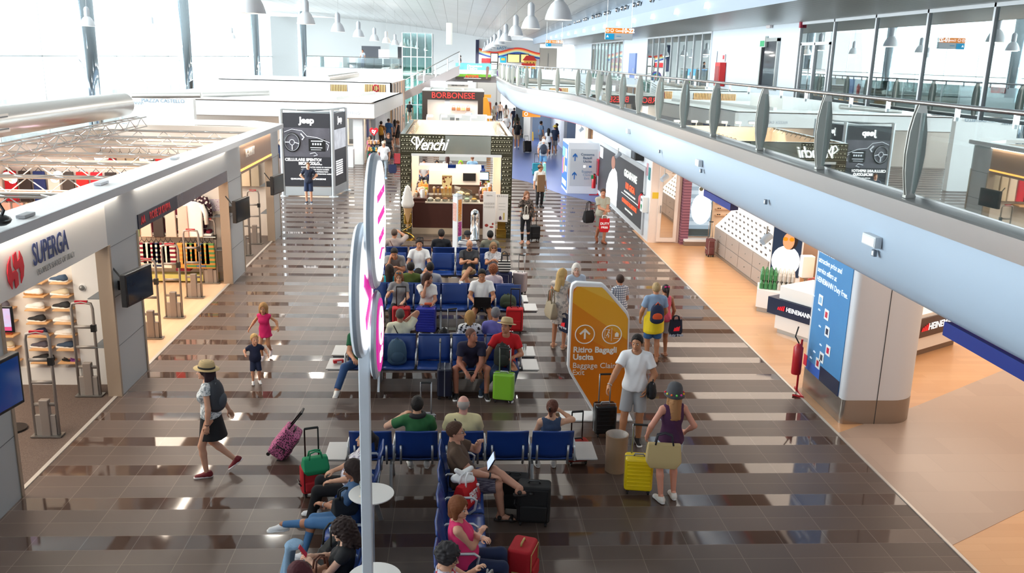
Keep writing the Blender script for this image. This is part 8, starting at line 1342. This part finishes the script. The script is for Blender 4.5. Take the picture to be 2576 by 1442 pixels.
P_('blonde woman in a sleeveless pale dress, half behind the orange sign', (2.12, 17.0), -20, h=1.68, fem=True, top=('dress', 'd8ccc0', ('noise', 'a8a09a', 16)), shoes=('sandal', 'c8a890', 'c8a890'), hair=('long', 'c8a468'), skin='c88a68', lod=1, look=(-40, 6), skr=.2, skl=-.36, rh=(.22, .2, .85), lf=(-.12, .02, .085))
P_('elderly woman with short white hair and pale blue shirt looking down behind the orange sign', (2.5, 17.6), 195, h=1.66, fem=True, fat=1.1, top=('tee', 'b8c8dc'), bot=('pants', '7a8aa0'), hair=('bob', 'dcd4cc'), skin='dcb09c', lod=1, look=(-20, 12))
P_('boy in a checked shirt leaning forward, seen from behind right of the orange sign', (3.45, 17.5), 20, h=1.4, child=True, top=('tee', 'e4e6ea', ('plaid', '6a7488', 22, .3)), bot=('shorts', '3a4a6a'), hair=('short', '3a2418'), lod=1, lean=12, rh=(.2, .3, .95), lh=(-.1, .3, .95))
P_('fair-haired boy in a light blue T-shirt with a yellow sweater round his waist, from behind', (3.85, 16.15), 0, h=1.62, top=('tee', '8ea6c2'), bot=('shorts', '3f6a9c'), shoes=('sandal', '6a4a34', '4a3424'), hair=('short', 'b09468'), skin='c88a64', lod=0, sl=.9, hem=-.02, lh=(-.26, .16, .92), rh=(.2, .2, .95), extra=[lambda r, H, J: link('tied_sweater', npmesh('s', [S_(cutp(union([cone((0, 0, .98), (0, -.02, .68), .155, .19), cone((-.14, .02, .9), (-.16, .02, .62), .06, .03), cone((.14, .02, .9), (.17, 0, .6), .06, .03)], .04), (0, 0, .64), (.1, 0, -1)), .014)]), mat('sweater_yellow', 'e8c81c', .85, bump=.3), r)])
P_('girl with dark hair and a bright pink bow beside the fair-haired boy', (4.12, 16.5), 10, h=1.5, fem=True, top=('tank', 'e8607a'), bot=('shorts', 'd0d0d8'), shoes=('sandal', 'a08070', '8a6a5a'), hair=('pony', '241410'), skin='a8704e', lod=1, rh=(.24, .08, .9), extra=[lambda r, H, J: MB().sphere((-.035, -.09, .1), (.035, .02, .02), 8).sphere((.035, -.09, .1), (.035, .02, .02), 8).build('hair_bow', mat('bow_pink', 'f0208a', .5), r, smooth='all', M=H)])
P_('smiling dark-haired man in a white T-shirt and grey shorts, hand on a suitcase handle', (2.74, 12.45), 168, h=1.76, fat=1.08, top=('tee', 'f4f5f7'), bot=('shorts', 'a2a3a6'), shoes=('sneaker', '141416', 'f0f0f0'), hair=('short', '17110e'), skin='b8805c', lod=0, look=(-14, 4), sl=.9, rh=(.38, .3, 1.0), lh=(-.19, .1, .92), lep=(-1, -.3, 0), rf=(.16, .12, .085), lf=(-.1, -.02, .085), ryaw=20, extra=[bracelet(0, 'c8c8cc', .008), strap(-1, '2a2c34', .006)])
P_('woman in a grey hat with coloured pompoms, purple top and denim shorts, from behind', (2.86, 10.6), 8, h=1.66, fem=True, top=('tank', '5a2a50', ('soft', '3a2040', 5)), bot=('shorts', 'b4c8d8'), shoes=('plat', 'e8e4dc', 'f4f4f4'), hair=('long', 'a8784c'), skin='d89880', lod=0, sl=.42, hem=-.04, lh=(-.3, .14, .95), rh=(.25, .1, 1.0), lep=(-.8, -.2, -1), rf=(.12, .05, .095), lf=(-.1, -.03, .095), extra=[hat('cloche', '4a4a4e', None), lambda r, H, J: [MB().sphere((.125*math.cos(a), -.012+.135*math.sin(a), .035), .016, 8).build('pompom', mat('pompom_%d' % k, ['e8203a', 'e8f060', 'f06a2a', '70e060', 'f040a0', 'f0b020', 'e03050'][k % 7], .7), r, smooth='all', M=H) for k, a in enumerate([j*.55+2.9 for j in range(7)])]])
# back of the hall
L2 = dict(lod=2)
P_('man in a white polo, grey trousers and pale cap walking towards the camera', (-3.42, 42.3), 185, 'walk', h=1.8, fat=1.12, top=('tee', 'f2f3f5'), bot=('pants', '8a949c'), shoes=('sneaker', '6a8aa8', 'e0e8f0'), hair=('short', 'b0a898'), look=(0, 0), extra=[hat('cap', 'd8ccb4', 'd8ccb4')], rf=(.09, -.1, .09), lf=(-.09, .12, .09), lod=1)
P_('woman in a long black dress with long brown hair, walking towards the camera', (-3.6, 47.7), 185, h=1.7, fem=True, top=('dress', '17171c'), shoes=('sandal', 'a87a60', 'a87a60'), hair=('long', '6a4430'), skl=-.6, skr=.24, lod=1)
for a_ in [('man in a blue T-shirt in the queue by the toy stand', (-4.3, 57.2), -30, 1.8, 0, ('tee', '3f6a9c'), ('pants', '2f4a70'), ('short', '3a2418')), ('customer in a mustard top with dark hair by the toy stand', (-4.62, 55.4), -20, 1.76, 0, ('tee', '8a5a28'), ('pants', '4a3c30'), ('short', '1c1410')), ('woman with long dark hair in a grey top in the left queue', (-4.0, 58.5), 10, 1.66, 1, ('tee', '9a9aa0'), ('shorts', '2a2a2e'), ('long', '1c1412')), ('woman in a black sleeveless top with pinned hair in the left queue', (-3.75, 57.6), 60, 1.68, 1, ('tank', '1c1c20'), ('shorts', '2a2420'), ('bun', '7a5a40')), ('shopper with glasses leaning by the toy stand', (-4.5, 47.0), 150, 1.6, 1, ('tee', 'a8546a'), ('pants', '1f5a48'), ('bob', '3a2418')),
    ('shopper in pale clothes behind the mustard customer', (-5.0, 56.5), 0, 1.7, 1, ('tee', 'e0c8b8'), ('pants', '8a7a6a'), ('short', '7a5a40')), ('man in a black T-shirt and beige shorts beyond the kiosks on the left', (-4.1, 78.8), 10, 1.85, 0, ('tee', '17181c'), ('shorts', 'b8b0a0'), ('short', '4a342a')), ('child in a turquoise striped T-shirt beside the man in black', (-4.35, 70.5), 0, 1.5, 0, ('tee', '1f94a8', ('strz', '0f4a60', 12)), ('shorts', '2a6a90'), ('short', '1c1614')),
    ('barista in a beige shirt and black apron at the white block counter', (-6.5, 50.6), 150, 1.75, 1, ('roll', 'd8c0a0'), ('pants', '1a1a1c'), ('bun', '5a4030')), ('barista in a dark cap behind the white block counter', (-6.9, 51.3), 170, 1.7, 1, ('tee', 'c8b090'), ('pants', '1a1a1c'), ('short', '2a1a14')), ('man in a dark T-shirt partly behind the left post of the car advert', (-8.2, 42.2), 200, 1.78, 0, ('tee', '1f2a48'), ('pants', 'b8a8a8'), ('short', '3a2a20')),
    ('man with a black backpack and beige shorts walking away on the right', (3.93, 57.7), 0, 1.82, 0, ('tee', '2a2a30'), ('shorts', 'b8a488'), ('short', '2a1a16')), ('walker in denim shorts with a navy backpack, pulling the teal case', (4.47, 45.5), 0, 1.76, 0, ('tee', '9aa0a8'), ('shorts', '5a8ab0'), ('short', 'd8d4d0')), ('man in a grey T-shirt with a patterned pack beside the denim-shorts walker', (4.6, 46.9), 0, 1.78, 0, ('tee', 'a8a8a8'), ('shorts', '5a8ab0'), ('buzz', '9a7a60')), ('woman with long black hair in a white T-shirt and black leggings', (5.55, 53.6), -10, 1.68, 1, ('tee', 'f0f0f0'), ('slim', '17171b'), ('long', '0e0c0e')),
    ('man in a yellow hat, dark shirt and grey shorts on the right', (6.0, 54.2), 10, 1.82, 0, ('tee', '34405a'), ('shorts', 'a8a8a8'), ('short', '2a1d16')), ('man in a light blue shirt looking at his phone on the right', (5.5, 58.0), -60, 1.8, 0, ('tee', '7a9ac0'), ('shorts', '8a8a90'), ('short', '2a1d16')), ('person in dark clothes at the edge of the blue niche', (6.4, 57.0), 90, 1.75, 0, ('long', '1f2a44'), ('pants', '1f2a44'), ('short', '3a2a20')), ('woman in a pink top far inside the right shops', (7.6, 47.5), 0, 1.65, 1, ('tee', 'e8b8c0'), ('pants', '6a5a5a'), ('long', '4a1a1a')),
    ('woman with long dark hair and olive top among the far crowd', (4.5, 67.0), 0, 1.68, 1, ('tee', '4a4a3a'), ('pants', '1c1c20'), ('long', '1c1412')), ('far walker in a white shirt with crossed black braces', (3.6, 64.5), 0, 1.78, 0, ('tee', 'e8e8ec'), ('pants', '5a4a44'), ('short', '8a7a6a')), ('far walker in a grey top and dark blue trousers', (3.6, 82.0), 0, 1.8, 1, ('tee', 'b8aca8'), ('pants', '1c2c58'), ('bob', '2a1d1a')), ('far walker in a red top', (3.0, 83.5), 10, 1.7, 1, ('tank', 'c84a3a'), ('shorts', 'b02030'), ('short', '5a4030')),
    ('far walker in a beige top with a red bag', (4.1, 84.5), 0, 1.74, 1, ('tank', 'd8b8a0'), ('pants', '1c1c2c'), ('bun', '3a2418')), ('far walker in grey-green clothes', (3.15, 76.5), 5, 1.72, 0, ('tee', 'a8a090'), ('shorts', '7a6a5a'), ('short', 'c8a070')), ('far walker with a pale dress at the balcony corner', (4.4, 80.0), 0, 1.7, 1, ('dress', 'd0c0b0'), None, ('long', '2a1a16')), ('far walker in navy under the balcony corner', (4.75, 74.0), 0, 1.78, 0, ('tee', '2a3048'), ('pants', '3a4058'), ('short', '2a1d16')),
    ('seated traveller with dark hair in a pale shirt seen through the kiosk, leftmost', (-1.42, 39.2), 180, 1.72, 0, ('tee', 'd8d4d4'), ('pants', '3a3a44'), ('short', '241814')), ('seated traveller in a light blue shirt seen through the kiosk, turned away', (.75, 41.2), 0, 1.78, 0, ('tee', '9ac0dc'), ('pants', '3a3a44'), ('buzz', '8a5a40')), ('seated traveller with a bright green cap seen through the kiosk', (.2, 39.2), 180, 1.72, 0, ('tee', '2a2c38'), ('pants', '3a3a44'), ('bob', '9ad020')), ('seated person with dark hair and dark top seen through the kiosk, left of the post', (-.85, 39.2), 180, 1.68, 1, ('tee', '3a3440'), ('pants', '3a3a44'), ('long', '1c1412')), ('seated person in a grey top seen through the kiosk', (-.4, 41.2), 0, 1.7, 1, ('tee', 'b8b4b0'), ('pants', '3a3a44'), ('long', '4a2a20'))]:
    l, xy, f_, hh, fe, tp, bt_, hr = a_; st = 'seated' in l; extra = [hat('straw', 'e0c020', None)] if 'yellow hat' in l else None
    P_(l, xy, f_, 'sit' if st else ('walk' if 'walk' in l else 'stand'), h=hh, fem=bool(fe), top=tp, bot=bt_ or ('shorts', '8a8a8a'), hair=hr, lod=2, extra=extra, **(dict(pz=.49) if st else {}))
x, y, z = PY(913, 172, YU+1.5); P_('person in a pale shirt standing in the far raised lounge', (x, YU+1.5), 160, 'stand', h=1.75, top=('tee', 'c8d0e0'), bot=('pants', '6a7aa0'), hair=('short', '7a4a3a'), z=zf, lod=2)
x, y, z = PY(1157, 165, 79); P_('person in dark clothes standing on the far bridge behind the billboard', (x, 79), 100, 'stand', h=1.75, top=('tee', '3a3a40'), bot=('pants', '2a2a30'), hair=('short', '2a2220'), z=4.1, lod=2)
t = thing('red_snack_box', 'small red and white packet lying on the side table of the left seat', 'packet', (-2.02, 14.75, .47), 20); B(-.09, .09, -.04, .04, 0, .06).build('box', mat('packet_red', 'c02028', .4), t, bevel=.01); B(-.03, .05, -.042, -.04, .01, .04).build('print', WHITE(), t)
t = thing('drinking_glass', 'clear plastic cup on the right side table beside the man in red', 'cup', (1.3, 15.5, .457)); MB().lathe([(.03, 0), (.04, .12), (.037, .12), (.028, .005)], 20, cap=False).build('cup', glass('clear_glass', (.96, .98, .97), .08), t, smooth='all')
for f_, (x, y, z, s_) in enumerate(((2.165, 16.755, .57, .12), (4.31, 16.245, .74, .12))): MB().prism([(-.06, -.04), (.06, -.04), (.07, .06), (.03, .03), (.02, .05), (-.02, .02), (-.04, .03)], -.003, .003, Matrix.Translation((0, -.052, .16)) @ Matrix.Rotation(math.pi/2, 4, 'X')).build('red_mark', mat('logo_red', 'd8202c', .4, 0, .3), [o for o in bpy.data.objects if o.name.startswith('shopping_bag') and o.type == 'EMPTY'][f_])
